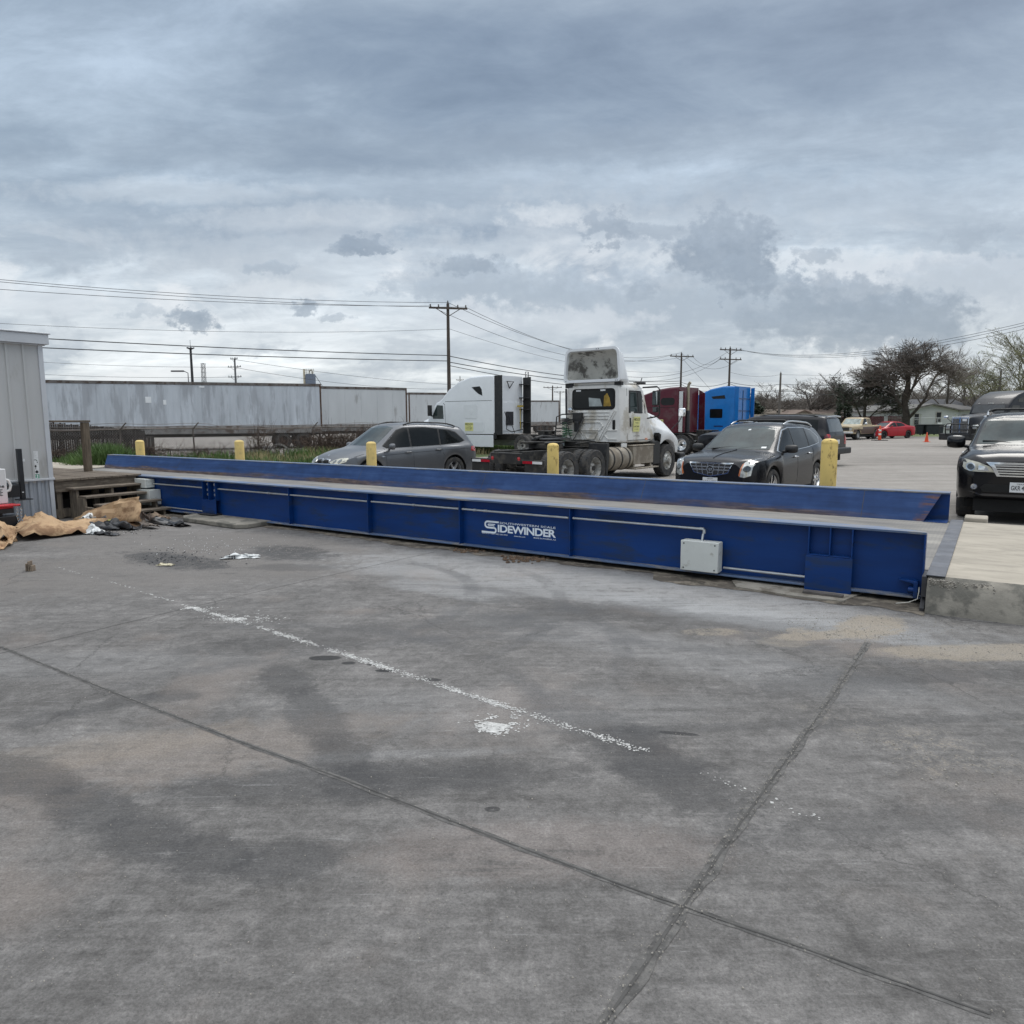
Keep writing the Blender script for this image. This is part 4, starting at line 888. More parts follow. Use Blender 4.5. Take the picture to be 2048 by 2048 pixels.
def wheel(parent, x, y, r, w, rim_r, style, m_rim, spin=0, name='wheel'):
    """tyre with its rim; outer face away from the car"""
    sd = 1 if y > 0 else -1
    mb = MB(); h = w/2
    mb.lathe([(rim_r, -h*.8), (rim_r*1.04, -h), (r*.93, -h), (r*.985, -h*.8), (r, -h*.55), (r, h*.55), (r*.985, h*.8), (r*.93, h), (rim_r*1.05, h), (rim_r, h*.8), (rim_r*.97, 0)], 'y', (0, 0, 0), 36, close=True)
    if style.startswith('truck'):
        for k in range(44):
            a = 6.283*k/44
            for q in (-.32, .32): mb.box(-.012, .012, q*w-.22*w/2, q*w+.22*w/2, r-.004, r+.006, Matrix.Rotation(a, 4, 'Y'))
    o = mb.build(name, RUB, parent, smooth=40); o.location = (x, y, r)
    o.rotation_euler = (0, 0, 0 if sd > 0 else math.pi)
    mb = MB()
    if style == 'truck_rear':
        mb.lathe([(rim_r*1.02, h*.78), (rim_r*.97, h*.80), (rim_r*.90, h*.3), (rim_r*.80, -h*.5), (rim_r*.5, -h*.55), (rim_r*.48, h*.0), (rim_r*.30, h*.3), (.001, h*.3)], 'y', (0, 0, 0), 30)
        for k in range(10): a = 6.283*k/10; mb.cyl((rim_r*.62*math.cos(a), -h*.53, rim_r*.62*math.sin(a)), (rim_r*.62*math.cos(a), -h*.40, rim_r*.62*math.sin(a)), .016, n=6)
    elif style == 'truck_front':
        mb.lathe([(rim_r*1.02, h*.78), (rim_r*.97, h*.84), (rim_r*.90, h*.55), (rim_r*.84, h*.42), (rim_r*.64, h*.98), (rim_r*.40, h*1.02), (rim_r*.36, h*1.45), (rim_r*.25, h*1.55), (.001, h*1.55)], 'y', (0, 0, 0), 30)
        for k in range(10): a = 6.283*k/10; mb.cyl((rim_r*.52*math.cos(a), h*.98, rim_r*.52*math.sin(a)), (rim_r*.52*math.cos(a), h*1.22, rim_r*.52*math.sin(a)), .018, n=6)
    else:
        mb.lathe([(rim_r*1.02, h*.80), (rim_r*.97, h*.86), (rim_r*.91, h*.55), (rim_r*.88, -h*.3)], 'y', (0, 0, 0), 36)
        ns = {'five': 5, 'seven': 7, 'ten': 10}.get(style, 7)
        for k in range(ns):
            a = 6.283*k/ns+spin; M_ = Matrix.Rotation(a, 4, 'Y')
            ww = rim_r*(.62/ns*1.6)
            mb.add([(-ww*.75, h*.62, rim_r*.16), (ww*.75, h*.62, rim_r*.16), (ww*.55, h*.72, rim_r*.92), (-ww*.55, h*.72, rim_r*.92), (-ww*.75, h*.2, rim_r*.16), (ww*.75, h*.2, rim_r*.16), (ww*.55, h*.3, rim_r*.92), (-ww*.55, h*.3, rim_r*.92)], [(0, 1, 2, 3), (7, 6, 5, 4), (0, 4, 5, 1), (1, 5, 6, 2), (2, 6, 7, 3), (3, 7, 4, 0)], M_)
        mb.lathe([(rim_r*.24, h*.2), (rim_r*.24, h*.66), (rim_r*.16, h*.74), (.001, h*.76)], 'y', (0, 0, 0), 16)
    ri = mb.build('rim', m_rim, o, smooth=35)
    if not style.startswith('truck'): MB().lathe([(rim_r*.93, -h*.1), (.001, -h*.1)], 'y', (0, 0, 0), 24).build('brake_disc', STEELD, o)
    return o
def text_on(mb, txt, M, w, h, bold=0.0): mb.add(*text_mesh(txt, w, h, bold), M)
FRONT = lambda x, y, z: Matrix.Translation((x, y, z)) @ Matrix.Rotation(R(90), 4, 'Z') @ Matrix.Rotation(R(90), 4, 'X')    # reads along +y, faces +x
SIDEL = lambda x, y, z: Matrix.Translation((x, y, z)) @ Matrix.Rotation(R(180), 4, 'Z') @ Matrix.Rotation(R(90), 4, 'X')   # faces +y
SIDER = lambda x, y, z: Matrix.Translation((x, y, z)) @ Matrix.Rotation(R(90), 4, 'X')                                      # faces -y
def car(name, lab, cat, x, y, deg, S_, body_m, grp=None, rims=ALLOY, style='seven'):
    rt = thing(name, lab, cat, (x, y, lotz(y)), deg, grp)
    mb = loft_body(S_); bv = bvh_of(mb)
    body = mb.build('body', body_m, rt, smooth=38)
    xf, xr = S_['x']; W_ = max(w for _, w in S_['w'])
    MB().box(xr+.12, xf-.12, -W_+.30, W_-.30, .2, .72).box(xr+.3, xf-.3, -W_+.16, W_-.16, .24, .40).build('underbody', UND, rt)
    for xa in S_['ax']:
        for sd in (1, -1): wheel(rt, xa, sd*(W_-S_.get('tw', .24)/2-.03), S_['rt'], S_.get('tw', .24), S_['rr'], style, rims, random.random())
    # arch linings
    m2 = MB()
    for xa in S_['ax']:
        for sd in (1, -1):
            pts = [(xa+(S_['ra']-.004)*math.cos(R(a)), sd*(W_-.03), S_['rt']+(S_['ra']-.004)*.98*math.sin(R(a))) for a in range(0, 181, 15)]
            k = len(pts); m2.add(pts+[(p[0], sd*(W_-.42), p[2]) for p in pts], [(i, i+1, k+i+1, k+i) for i in range(k-1)])
            m2.add([(p[0], sd*(W_-.41), p[2]) for p in pts], [list(range(k))])
    m2.build('arch_lining', UND, rt)
    return rt, body, bv
def add_panel(bv, rt, name, poly, d, m, mirror=True, **kw):
    """one object per side"""
    out = []
    for s in ((1, -1) if mirror else (1,)):
        if d[1] == 'y': dd = ('+' if s > 0 else '-')+'y' if mirror else d; pl = poly
        else: dd = d; pl = [(u*s, v) for u, v in poly]
        out.append(panel(bv, pl, dd, **kw).build(name, m, rt, smooth=40))
    return out
def lines(bv, rt, segs, d, m=None, wd=.006, name='door_seam', parent=None):
    for s in '+-':
        mb = MB()
        for seg in segs:
            for (a, b), (c_, e) in zip(seg, seg[1:]):
                t = Vector((c_-a, e-b)); nn = Vector((-t.y, t.x)).normalized()*wd/2
                panel(bv, [(a+nn.x, b+nn.y), (c_+nn.x, e+nn.y), (c_-nn.x, e-nn.y), (a-nn.x, b-nn.y)], s+'y', off=.0025, cell=.15, rim=.004, mb=mb)
        mb.build(name, m or UND, rt, smooth=0)
def mirrors(rt, x, y, z, m, sx=.16, sy=.24, sz=.17, m2=None):
    for s in (1, -1):
        mb = MB(); mb.grid(lambda u, v: (x+sx*.5*math.cos(math.pi*(u-.5))*math.sin(math.pi*v)*1.0-.02, s*(y+sy*.5*math.cos(math.pi*v)), z+sz*.5*math.sin(math.pi*(u-.5))*(math.sin(math.pi*v)**.35 if 0 < v < 1 else 0)), 8, 10)
        mb.grid(lambda u, v: (x-.03, s*(y+sy*.48*math.cos(2*math.pi*v)*u), z+sz*.46*math.sin(2*math.pi*v)*u), 1, 14)
        mb.tube([(x-.02, s*(y-sy*.5+.03), z-sz*.3), (x-.03, s*(y-sy*.5-.09), z-sz*.42)], .03, 8)
        mb.build('mirror', m, rt, smooth=50)
def roof_rails(rt, x0, x1, y, z, m, h=.045, bow=.05, inset=.0):
    for s in (1, -1):
        pts = []
        for i in range(13):
            t = i/12; e = min(t, 1-t)*8; pts.append((x0+(x1-x0)*t, s*(y-inset*abs(t-.5)), z(x0+(x1-x0)*t)+h*min(1, e)))
        MB().tube(pts, .02, 8).build('roof_rail', m, rt, smooth=60)
# ---- silver grey SUV, nose to the left
GREY = paint('metallic_grey_paint', (.150, .155, .165), metal=.45, rough=.34)
S1 = dict(x=(2.36, -2.44), ax=(1.47, -1.46), rt=.375, ra=.435, rr=.245, tw=.27, sm=.10, crown=.045,
          bot=[(-2.44, .42), (-2.2, .30), (-1, .26), (1.2, .26), (2.0, .26), (2.3, .30), (2.36, .36)],
          w=[(-2.44, .74), (-2.36, .86), (-2.1, .945), (-1.4, .965), (0, .955), (1.3, .965), (1.8, .94), (2.1, .86), (2.26, .74), (2.36, .56)],
          sh=[(-2.44, .92), (-2.3, 1.08), (-1.2, 1.08), (0, 1.04), (1.0, 1.00), (1.6, .94), (2.0, .86), (2.25, .76), (2.36, .66)],
          gz=[(-2.44, .96), (-2.36, 1.16), (-2.12, 1.50), (-1.95, 1.61), (-1.2, 1.685), (-.3, 1.715), (.2, 1.69), (.42, 1.62), (1.16, 1.10), (1.26, 1.07), (1.7, 1.01), (2.1, .90), (2.3, .78), (2.36, .70)],
          gw=[(-2.44, .62), (-2.0, .60), (-1, .66), (.1, .66), (.4, .64), (1.2, .76), (1.6, .70), (2.2, .52), (2.36, .40)])
X5 = (-3.35, 20.9, 225.5)
rt, body, bv = car('sport_utility_car', 'silver grey SUV with black roof rails parked behind the yellow bollard', 'car', *X5, S1, GREY, 'cars parked behind the scale', style='five')
add_panel(bv, rt, 'window_post', [(.44, 1.56), (1.02, 1.13), (.92, 1.075), (-.95, 1.11), (-1.72, 1.155), (-1.95, 1.215), (-1.68, 1.475), (-1.45, 1.54), (-.5, 1.63), (.2, 1.625)], '+y', BLKP, off=.003)
add_panel(bv, rt, 'side_window', [(.42, 1.54), (.98, 1.13), (.92, 1.09), (.13, 1.10), (.10, 1.60), (.25, 1.60)], '+y', GLASS, off=.009)
add_panel(bv, rt, 'side_window', [(.03, 1.60), (.06, 1.10), (-.92, 1.13), (-.97, 1.57), (-.5, 1.61)], '+y', GLASS, off=.009)
add_panel(bv, rt, 'side_window', [(-1.04, 1.56), (-.99, 1.135), (-1.72, 1.17), (-1.90, 1.22), (-1.66, 1.45), (-1.45, 1.51)], '+y', GLASS, off=.009)
add_panel(bv, rt, 'windscreen', [(-.60, 1.14), (.60, 1.14), (.565, 1.42), (.51, 1.62), (.2, 1.66), (-.2, 1.66), (-.51, 1.62), (-.565, 1.42)], '+x', GLASSG, mirror=False)
add_panel(bv, rt, 'rear_window', [(-.56, 1.22), (.56, 1.22), (.50, 1.52), (-.50, 1.52)], '-x', GLASS, mirror=False)
for o in add_panel(bv, rt, 'headlight', [(.33, .735), (.42, .80), (.62, .855), (.74, .86), (.80, .83), (.80, .76), (.68, .70), (.45, .69)], '+x', LAMPO, off=.012):
    pass
add_panel(bv, rt, 'lamp_projector', circle(.64, .775, .05), '+x', LAMPD, off=.018); add_panel(bv, rt, 'lamp_projector', circle(.49, .765, .042), '+x', LAMPD, off=.018)
for s in (1, -1):
    gr = panel(bv, [(s*.025, .66), (s*.03, .80), (s*.08, .825), (s*.26, .81), (s*.29, .77), (s*.26, .67), (s*.2, .65)], '+x', off=.016).build('grille', SILV, rt, smooth=40)
    panel(bv, [(s*.045, .675), (s*.05, .79), (s*.09, .808), (s*.245, .795), (s*.268, .765), (s*.245, .685), (s*.19, .668)], '+x', off=.021).build('grille_mesh', UND, gr, smooth=40)
    mb = MB()
    for k in range(7): y = s*(.07+.027*k); panel(bv, [(y-.004, .68), (y+.004, .68), (y+.004, .79), (y-.004, .79)], '+x', off=.026, mb=mb)
    mb.build('grille_bar', BLKP, gr, smooth=0)
add_panel(bv, rt, 'lower_intake', [(-.5, .36), (.5, .36), (.46, .48), (-.46, .48)], '+x', UND, mirror=False)
add_panel(bv, rt, 'bonnet_badge', circle(2.17, 0, .034), '+z', SILV, mirror=False)
add_panel(bv, rt, 'tail_light', [(-2.44, .86), (-2.10, .92), (-2.12, 1.04), (-2.44, 1.06)], '+y', REDL, off=.01)
lines(bv, rt, [[(1.0, 1.07), (.99, .62), (.93, .40), (.2, .34)], [(.07, 1.08), (.06, .40), (.02, .34)], [(-.95, 1.12), (-1.0, .86), (-1.06, .80)], [(2.0, .86), (1.7, .93), (1.05, 1.01)]], 'y')
lines(bv, rt, [[(1.05, .89), (.2, .925), (-1.2, .97), (-2.1, .99)]], 'y', BLKP, .008, 'crease_line')
for xh, zh in ((.25, .945), (-.83, .985)):
    for s in (1, -1): MB().box(xh-.1, xh+.1, s*.945, s*.99, zh-.017, zh+.017, ty=0).build('door_handle', GREY, rt, bevel=.012)
add_panel(bv, rt, 'side_vent', [(1.02, .86), (1.16, .875), (1.12, .845)], '+y', SILV, off=.008)
mirrors(rt, .86, 1.03, 1.12, GREY, .2, .24, .17)
zr = fn(S1['gz'], .1); roof_rails(rt, .15, -1.75, .60, zr, BLKP, h=.05)
MB().box(-1.1, -1.05, -.6, .6, 1.735, 1.757).build('cross_bar', BLKP, rt, bevel=.006)
panel(bv, [(-2.15, -.5), (-2.15, .5), (-1.93, .55), (-1.93, -.55)], '+z', off=.02, cell=.12, rim=.03).build('roof_spoiler', GREY, rt)
# ---- charcoal SUV facing the scale
CHAR = paint('charcoal_metallic_paint', (.017, .0175, .020), metal=.25, rough=.26)
S2 = dict(x=(2.36, -2.46), ax=(1.42, -1.385), rt=.375, ra=.43, rr=.262, tw=.25, sm=.07, crown=.035,
          bot=[(-2.46, .46), (-2.2, .32), (-1, .27), (1.1, .27), (2.0, .25), (2.3, .27), (2.36, .32)],
          w=[(-2.46, .72), (-2.38, .86), (-2.1, .93), (-1.3, .955), (0, .945), (1.3, .955), (1.8, .945), (2.1, .90), (2.26, .80), (2.36, .64)],
          sh=[(-2.46, .95), (-2.36, 1.10), (-1.4, 1.13), (0, 1.06), (1.0, 1.00), (1.6, .97), (2.1, .93), (2.28, .86), (2.36, .76)],
          gz=[(-2.46, 1.0), (-2.38, 1.2), (-2.22, 1.45), (-2.10, 1.545), (-1.4, 1.60), (-.5, 1.635), (.1, 1.615), (.32, 1.56), (1.12, 1.09), (1.22, 1.06), (1.8, 1.02), (2.15, .975), (2.30, .93), (2.36, .86)],
          gw=[(-2.46, .62), (-2.1, .58), (-1, .64), (.1, .65), (.35, .65), (1.15, .76), (1.6, .74), (2.2, .62), (2.36, .50)])
SRX = (5.45, 16.2, 230.5)
rt, body, bv = car('crossover_car', 'charcoal SUV with egg crate chrome grille facing the scale', 'car', *SRX, S2, CHAR, 'cars parked behind the scale', rims=CHROME, style='seven')
W2 = [[(.30, 1.49), (.90, 1.10), (.84, 1.06), (.10, 1.09), (.05, 1.535)], [(.0, 1.54), (.05, 1.09), (-.80, 1.145), (-.92, 1.53), (-.5, 1.55)], [(-.98, 1.525), (-.86, 1.15), (-1.55, 1.21), (-1.78, 1.32), (-1.50, 1.46)]]
add_panel(bv, rt, 'window_surround', [(.33, 1.515), (.98, 1.09), (.86, 1.04), (-.82, 1.12), (-1.60, 1.19), (-1.85, 1.32), (-1.52, 1.485), (-.95, 1.555), (.02, 1.565)], '+y', SILV, off=.003)
add_panel(bv, rt, 'window_post', [(.315, 1.50), (.93, 1.095), (.85, 1.052), (-.82, 1.135), (-1.58, 1.20), (-1.80, 1.32), (-1.51, 1.47), (-.95, 1.54), (.02, 1.55)], '+y', BLKP, off=.006)
for p in W2: add_panel(bv, rt, 'side_window', p, '+y', GLASS, off=.010)
add_panel(bv, rt, 'windscreen', [(-.68, 1.12), (.68, 1.12), (.66, 1.30), (.60, 1.54), (.3, 1.585), (-.3, 1.585), (-.60, 1.54), (-.66, 1.30)], '+x', GLASSG, mirror=False)
add_panel(bv, rt, 'rear_window', [(-.52, 1.2), (.52, 1.2), (.46, 1.47), (-.46, 1.47)], '-x', GLASS, mirror=False)
for o in add_panel(bv, rt, 'headlight', [(.585, .64), (.64, .90), (.70, .955), (.80, .985), (.865, .99), (.80, .82), (.78, .66), (.68, .62)], '+x', LAMP, off=.012):
    s = 1 if o == bpy.data.objects.get(o.name) and sum(v.co.y for v in o.data.vertices) > 0 else -1
    panel(bv, circle(s*.715, .79, .062), '+x', off=.018).build('lamp_projector', LAMPD, o, smooth=40)
    panel(bv, circle(s*.775, .91, .035), '+x', off=.018).build('lamp_projector', CHROME, o, smooth=40)
    panel(bv, [(s*.60, .645), (s*.575, .66), (s*.625, .88), (s*.65, .90)], '+x', off=.018).build('indicator', AMB, o, smooth=40)
gr = panel(bv, [(-.46, .90), (.46, .90), (.44, .86), (.36, .69), (.0, .615), (-.36, .69), (-.44, .86)], '+x', off=.016).build('grille', CHROME, rt, smooth=40)
panel(bv, [(-.432, .872), (.432, .872), (.415, .84), (.34, .705), (.0, .637), (-.34, .705), (-.415, .84)], '+x', off=.022).build('grille_mesh', mat('grille_mesh', (.05, .05, .052), .45, metal=.5, var=.4, vs_=60), gr, smooth=40)
mb = MB()
for y in (-.31, -.185, -.06, .06, .185, .31): panel(bv, [(y-.007, .875), (y+.007, .875), (y*.86+.007, .69-.04*(1-abs(y)*2)), (y*.86-.007, .69-.04*(1-abs(y)*2))], '+x', off=.028, mb=mb)
for z, hw in ((.815, .41), (.755, .375)): panel(bv, [(-hw, z-.009), (hw, z-.009), (hw, z+.009), (-hw, z+.009)], '+x', off=.029, mb=mb)
mb.build('grille_bar', SILV, gr, smooth=0)
em = panel(bv, circle(0, .765, .078, 20), '+x', off=.036).build('emblem', SILV, gr, smooth=40); panel(bv, circle(0, .765, .060, 20), '+x', off=.040).build('emblem_field', UND, em); panel(bv, [(-.045, .79), (.045, .79), (.036, .745), (0, .722), (-.036, .745)], '+x', off=.044).build('shield', SILV, em)
mb = MB()
for y in (-.02, .012): panel(bv, [(y-.006, .785), (y+.004, .785), (y+.008, .735), (y-.002, .735)], '+x', off=.047, mb=mb)
mb.build('shield_stripe', UND, em)
add_panel(bv, rt, 'lower_intake', [(-.62, .30), (.62, .30), (.58, .44), (-.58, .44)], '+x', UND, mirror=False)
xp = 2.375
pl = MB().box(xp, xp+.012, -.155, .155, .445, .60).build('licence_plate', PLATEM, rt, bevel=.004)
mb = MB(); text_on(mb, 'TEXAS', FRONT(xp+.0135, -.06, .565), .12, .024, .01); text_on(mb, 'HXV 4086', FRONT(xp+.0135, -.13, .475), .26, .07, .015); mb.build('lettering', INK, pl, smooth=0)
lines(bv, rt, [[(1.02, 1.03), (1.0, .6), (.94, .38), (.1, .33)], [(.06, 1.06), (.05, .40)], [(-.82, 1.12), (-.88, .85), (-.94, .80)], [(1.72, .96), (1.2, 1.02)]], 'y')
for xh, zh in ((.22, .95), (-.68, .99)):
    for s in (1, -1): MB().box(xh-.09, xh+.09, s*.935, s*.985, zh-.017, zh+.017).build('door_handle', CHROME, rt, bevel=.012)
add_panel(bv, rt, 'bonnet_edge', [(1.15, -.03), (1.15, .03), (2.25, .012), (2.25, -.012)], '+z', CHAR, mirror=False, off=.012)
mirrors(rt, .78, 1.03, 1.13, BLKP, .2, .26, .17)
zr = fn(S2['gz'], .07); roof_rails(rt, .05, -1.85, .585, zr, SILV, h=.055)
for xx in (-.25, -1.25): MB().tube([(xx, -.58, zr(xx)+.055), (xx, -.5, zr(xx)+.085), (xx, .5, zr(xx)+.085), (xx, .58, zr(xx)+.055)], .018, 8).build('cross_bar', BLKP, rt)
MB().tube([(1.12, .05, 1.125), (1.02, .35, 1.17), (.95, .62, 1.19)], .011, 6).build('wiper', BLKP, rt); MB().tube([(1.12, -.55, 1.12), (1.06, -.2, 1.155), (1.05, .0, 1.16)], .011, 6).build('wiper', BLKP, rt)
panel(bv, [(.50, 1.145), (.60, 1.145), (.60, 1.175), (.50, 1.175)], '+x', off=.010).build('sticker', STICK, rt); panel(bv, [(-.01, 1.50), (.05, 1.505), (.045, 1.53), (-.005, 1.525)], '+x', off=.010).build('sticker', STICK, rt)
# ---- big black SUV at the right edge, facing the camera
BLK = paint('black_car_paint', (.006, .006, .0075), metal=.0, rough=.2)
S3 = dict(x=(2.36, -2.42), ax=(1.42, -1.37), rt=.385, ra=.45, rr=.255, tw=.27, sm=.07, crown=.04,
          bot=[(-2.42, .50), (-2.2, .38), (-1, .33), (1.1, .33), (2.0, .36), (2.28, .40), (2.36, .46)],
          w=[(-2.42, .74), (-2.32, .86), (-2.1, .92), (-1.3, .945), (0, .925), (1.3, .945), (1.8, .94), (2.1, .89), (2.26, .79), (2.36, .64)],
          sh=[(-2.42, 1.0), (-2.3, 1.20), (-1.4, 1.20), (0, 1.17), (1.0, 1.13), (1.6, 1.10), (2.1, 1.06), (2.28, .98), (2.36, .88)],
          gz=[(-2.42, 1.05), (-2.36, 1.3), (-2.26, 1.62), (-2.12, 1.72), (-1.4, 1.785), (-.5, 1.80), (.25, 1.77), (.45, 1.70), (1.04, 1.26), (1.15, 1.22), (1.75, 1.19), (2.15, 1.13), (2.30, 1.06), (2.36, .98)],
          gw=[(-2.42, .64), (-2.1, .62), (-1, .66), (.2, .67), (.45, .67), (1.1, .77), (1.6, .76), (2.2, .66), (2.36, .52)])
GX = (9.55, 13.55, 235.0)
rt, body, bv = car('large_sport_utility_car', 'glossy black SUV with chrome barred grille cut by the right edge', 'car', *GX, S3, BLK, 'cars parked behind the scale', style='seven')
for p in ([(.42, 1.62), (.86, 1.29), (.80, 1.22), (.12, 1.22), (.08, 1.68)], [(.0, 1.69), (.03, 1.22), (-.85, 1.24), (-.92, 1.68)], [(-1.0, 1.68), (-.94, 1.25), (-1.75, 1.28), (-1.95, 1.60), (-1.7, 1.66)]): add_panel(bv, rt, 'side_window', p, '+y', GLASS)
add_panel(bv, rt, 'windscreen', [(-.71, 1.27), (.71, 1.27), (.68, 1.45), (.61, 1.70), (.3, 1.755), (-.3, 1.755), (-.61, 1.70), (-.68, 1.45)], '+x', GLASSG, mirror=False)
for o in add_panel(bv, rt, 'headlight', [(.37, .855), (.44, .945), (.60, 1.01), (.82, 1.06), (.835, .93), (.80, .89), (.72, .86)], '+x', LAMPO, off=.014):
    s = 1 if sum(v.co.y for v in o.data.vertices) > 0 else -1
    ring = panel(bv, circle(s*.715, .935, .068, 18), '+x', off=.020).build('lamp_ring', CHROME, o, smooth=40); panel(bv, circle(s*.715, .935, .050, 18), '+x', off=.026).build('lamp_projector', LAMPD, o, smooth=40)
    panel(bv, [(s*.45, .87), (s*.48, .94), (s*.60, .965), (s*.60, .885)], '+x', off=.019).build('lamp_reflector', CHROME, o, smooth=40)
gr = panel(bv, [(-.50, 1.02), (.50, 1.02), (.42, .94), (.34, .79), (-.34, .79), (-.42, .94)], '+x', off=.02).build('grille', CHROME, rt, smooth=40)
panel(bv, [(-.385, .985), (.385, .985), (.355, .93), (.30, .812), (-.30, .812), (-.355, .93)], '+x', off=.026).build('grille_mesh', UND, gr)
mb = MB()
for k, z in enumerate((.965, .925, .885, .845)): panel(bv, [(-.375+.018*k, z-.012), (.375-.018*k, z-.012), (.375-.018*k, z+.010), (-.375+.018*k, z+.010)], '+x', off=.034, mb=mb)
mb.build('grille_bar', CHROME, gr, smooth=0)
add_panel(bv, rt, 'lower_intake', [(-.52, .53), (.52, .53), (.56, .60), (.50, .66), (-.50, .66), (-.56, .60)], '+x', UND, mirror=False)
for o in add_panel(bv, rt, 'fog_light', circle(.645, .61, .047, 16), '+x', CHROME, off=.014):
    s = 1 if sum(v.co.y for v in o.data.vertices) > 0 else -1; panel(bv, circle(s*.645, .61, .034, 12), '+x', off=.018).build('lens', LAMP, o)
add_panel(bv, rt, 'bumper_line', [(.74, .535), (.64, .525), (.56, .49), (.52, .50), (-.52, .50), (-.56, .49), (-.64, .525), (-.74, .535), (-.64, .505), (-.52, .465), (.52, .465), (.64, .505)], '+x', mat('gloss_black_trim', (.03, .03, .033), .2, var=.1, coat=1), mirror=False, off=.012)
pl = MB().box(2.372, 2.388, -.155, .155, .54, .70).build('licence_plate', PLATEM, rt, bevel=.004)
mb = MB(); text_on(mb, 'GKR 4927', FRONT(2.3895, -.135, .575), .27, .075, .015); text_on(mb, 'TEXAS', FRONT(2.3895, -.06, .665), .12, .022, .01); mb.build('lettering', INK, pl, smooth=0)
lines(bv, rt, [[(1.04, 1.16), (1.02, .7), (.95, .45)], [(.07, 1.19), (.06, .42)], [(1.7, 1.07), (1.2, 1.13)]], 'y')
for xh in (.2, -.75):
    for s in (1, -1): MB().box(xh-.1, xh+.1, s*.92, s*.965, 1.06, 1.095).build('door_handle', CHROME, rt, bevel=.012)
mirrors(rt, .80, 1.04, 1.30, BLK, .24, .30, .24)
zr = fn(S3['gz'], .07); roof_rails(rt, .2, -1.95, .60, zr, SILV, h=.07)
for xx in (-.05, -1.3): MB().tube([(xx, -.6, zr(xx)+.07), (xx, -.5, zr(xx)+.11), (xx, .5, zr(xx)+.11), (xx, .6, zr(xx)+.07)], .02, 8).build('cross_bar', BLKP, rt)
MB().tube([(1.08, -.1, 1.275), (1.0, -.4, 1.325), (.98, -.62, 1.33)], .013, 6).build('wiper', BLKP, rt); MB().tube([(1.1, .45, 1.27), (1.05, .1, 1.30), (1.04, -.05, 1.31)], .013, 6).build('wiper', BLKP, rt)
# ---- black full size SUV, tail to the right
BLK2 = paint('worn_black_paint', (.008, .008, .011), metal=.0, rough=.3, dirt=((.018, .018, .02), .3, 3))
S4 = dict(x=(2.8, -2.72), ax=(1.75, -1.55), rt=.40, ra=.47, rr=.25, tw=.27, sm=.07, crown=.04,
          bot=[(-2.72, .48), (-2.5, .42), (-1, .36), (1.4, .36), (2.5, .38), (2.8, .46)],
          w=[(-2.72, .88), (-2.6, .96), (-2.2, .985), (-1, 1.0), (1.6, 1.0), (2.4, .95), (2.7, .85), (2.8, .72)],
          sh=[(-2.72, 1.08), (-2.6, 1.22), (0, 1.22), (1.2, 1.20), (2.4, 1.14), (2.7, 1.05), (2.8, .96)],
          gz=[(-2.72, 1.12), (-2.66, 1.30), (-2.50, 1.80), (-2.40, 1.86), (-1.4, 1.90), (.2, 1.90), (.55, 1.83), (1.12, 1.32), (1.25, 1.28), (2.3, 1.22), (2.7, 1.12), (2.8, 1.04)],
          gw=[(-2.72, .74), (-2.3, .70), (0, .73), (.6, .73), (1.2, .84), (2.5, .76), (2.8, .66)])
rt, body, bv = car('full_size_sport_utility_car', 'older black full size SUV parked tail outward behind the charcoal SUV', 'car', 10.4, 29.5, 136.0, S4, BLK2, 'cars parked in the gravel lot', style='five')
add_panel(bv, rt, 'side_window', [(.55, 1.75), (1.02, 1.34), (.95, 1.28), (.1, 1.28), (.05, 1.79)], '+y', GLASS); add_panel(bv, rt, 'side_window', [(-.05, 1.79), (.0, 1.28), (-1.0, 1.28), (-1.05, 1.79)], '+y', GLASS); add_panel(bv, rt, 'side_window', [(-1.15, 1.79), (-1.1, 1.28), (-2.3, 1.28), (-2.25, 1.75)], '+y', GLASS)
add_panel(bv, rt, 'windscreen', [(-.72, 1.36), (.72, 1.36), (.66, 1.82), (-.66, 1.82)], '+x', GLASSG, mirror=False)
add_panel(bv, rt, 'rear_window', [(-.68, 1.30), (.68, 1.30), (.60, 1.78), (-.60, 1.78)], '-x', mat('reflective_rear_glass', (.06, .07, .075), .08, var=.2, spec=.6, coat=.3), mirror=False)
add_panel(bv, rt, 'tail_light', [(.70, .82), (.86, .82), (.86, 1.22), (.74, 1.22)], '-x', REDL, off=.012); add_panel(bv, rt, 'tail_light_wrap', [(-2.72, .84), (-2.58, .84), (-2.58, 1.18), (-2.72, 1.18)], '+y', mat('dark_red_lens', (.10, .012, .015), .2, coat=1), off=.01)
MB().box(-2.92, -2.68, -.96, .96, .46, .70).build('rear_bumper', BLKP, rt, bevel=.05, seg=3)
pl = MB().box(-2.745, -2.735, -.16, .16, .84, 1.0).build('licence_plate', PLATEM, rt)
lines(bv, rt, [[(.02, 1.78), (.0, .5)], [(-1.08, 1.78), (-1.12, .95)], [(1.1, 1.26), (1.06, .5)]], 'y')
mirrors(rt, .95, 1.12, 1.36, BLKP, .2, .26, .2); zr = fn(S4['gz'], .07); roof_rails(rt, .1, -2.2, .62, zr, BLKP, h=.05)
MB().tube([(-2.55, -.62, 1.86), (-2.60, .0, 1.885), (-2.55, .62, 1.86)], .03, 8).build('roof_spoiler', SILV, rt)
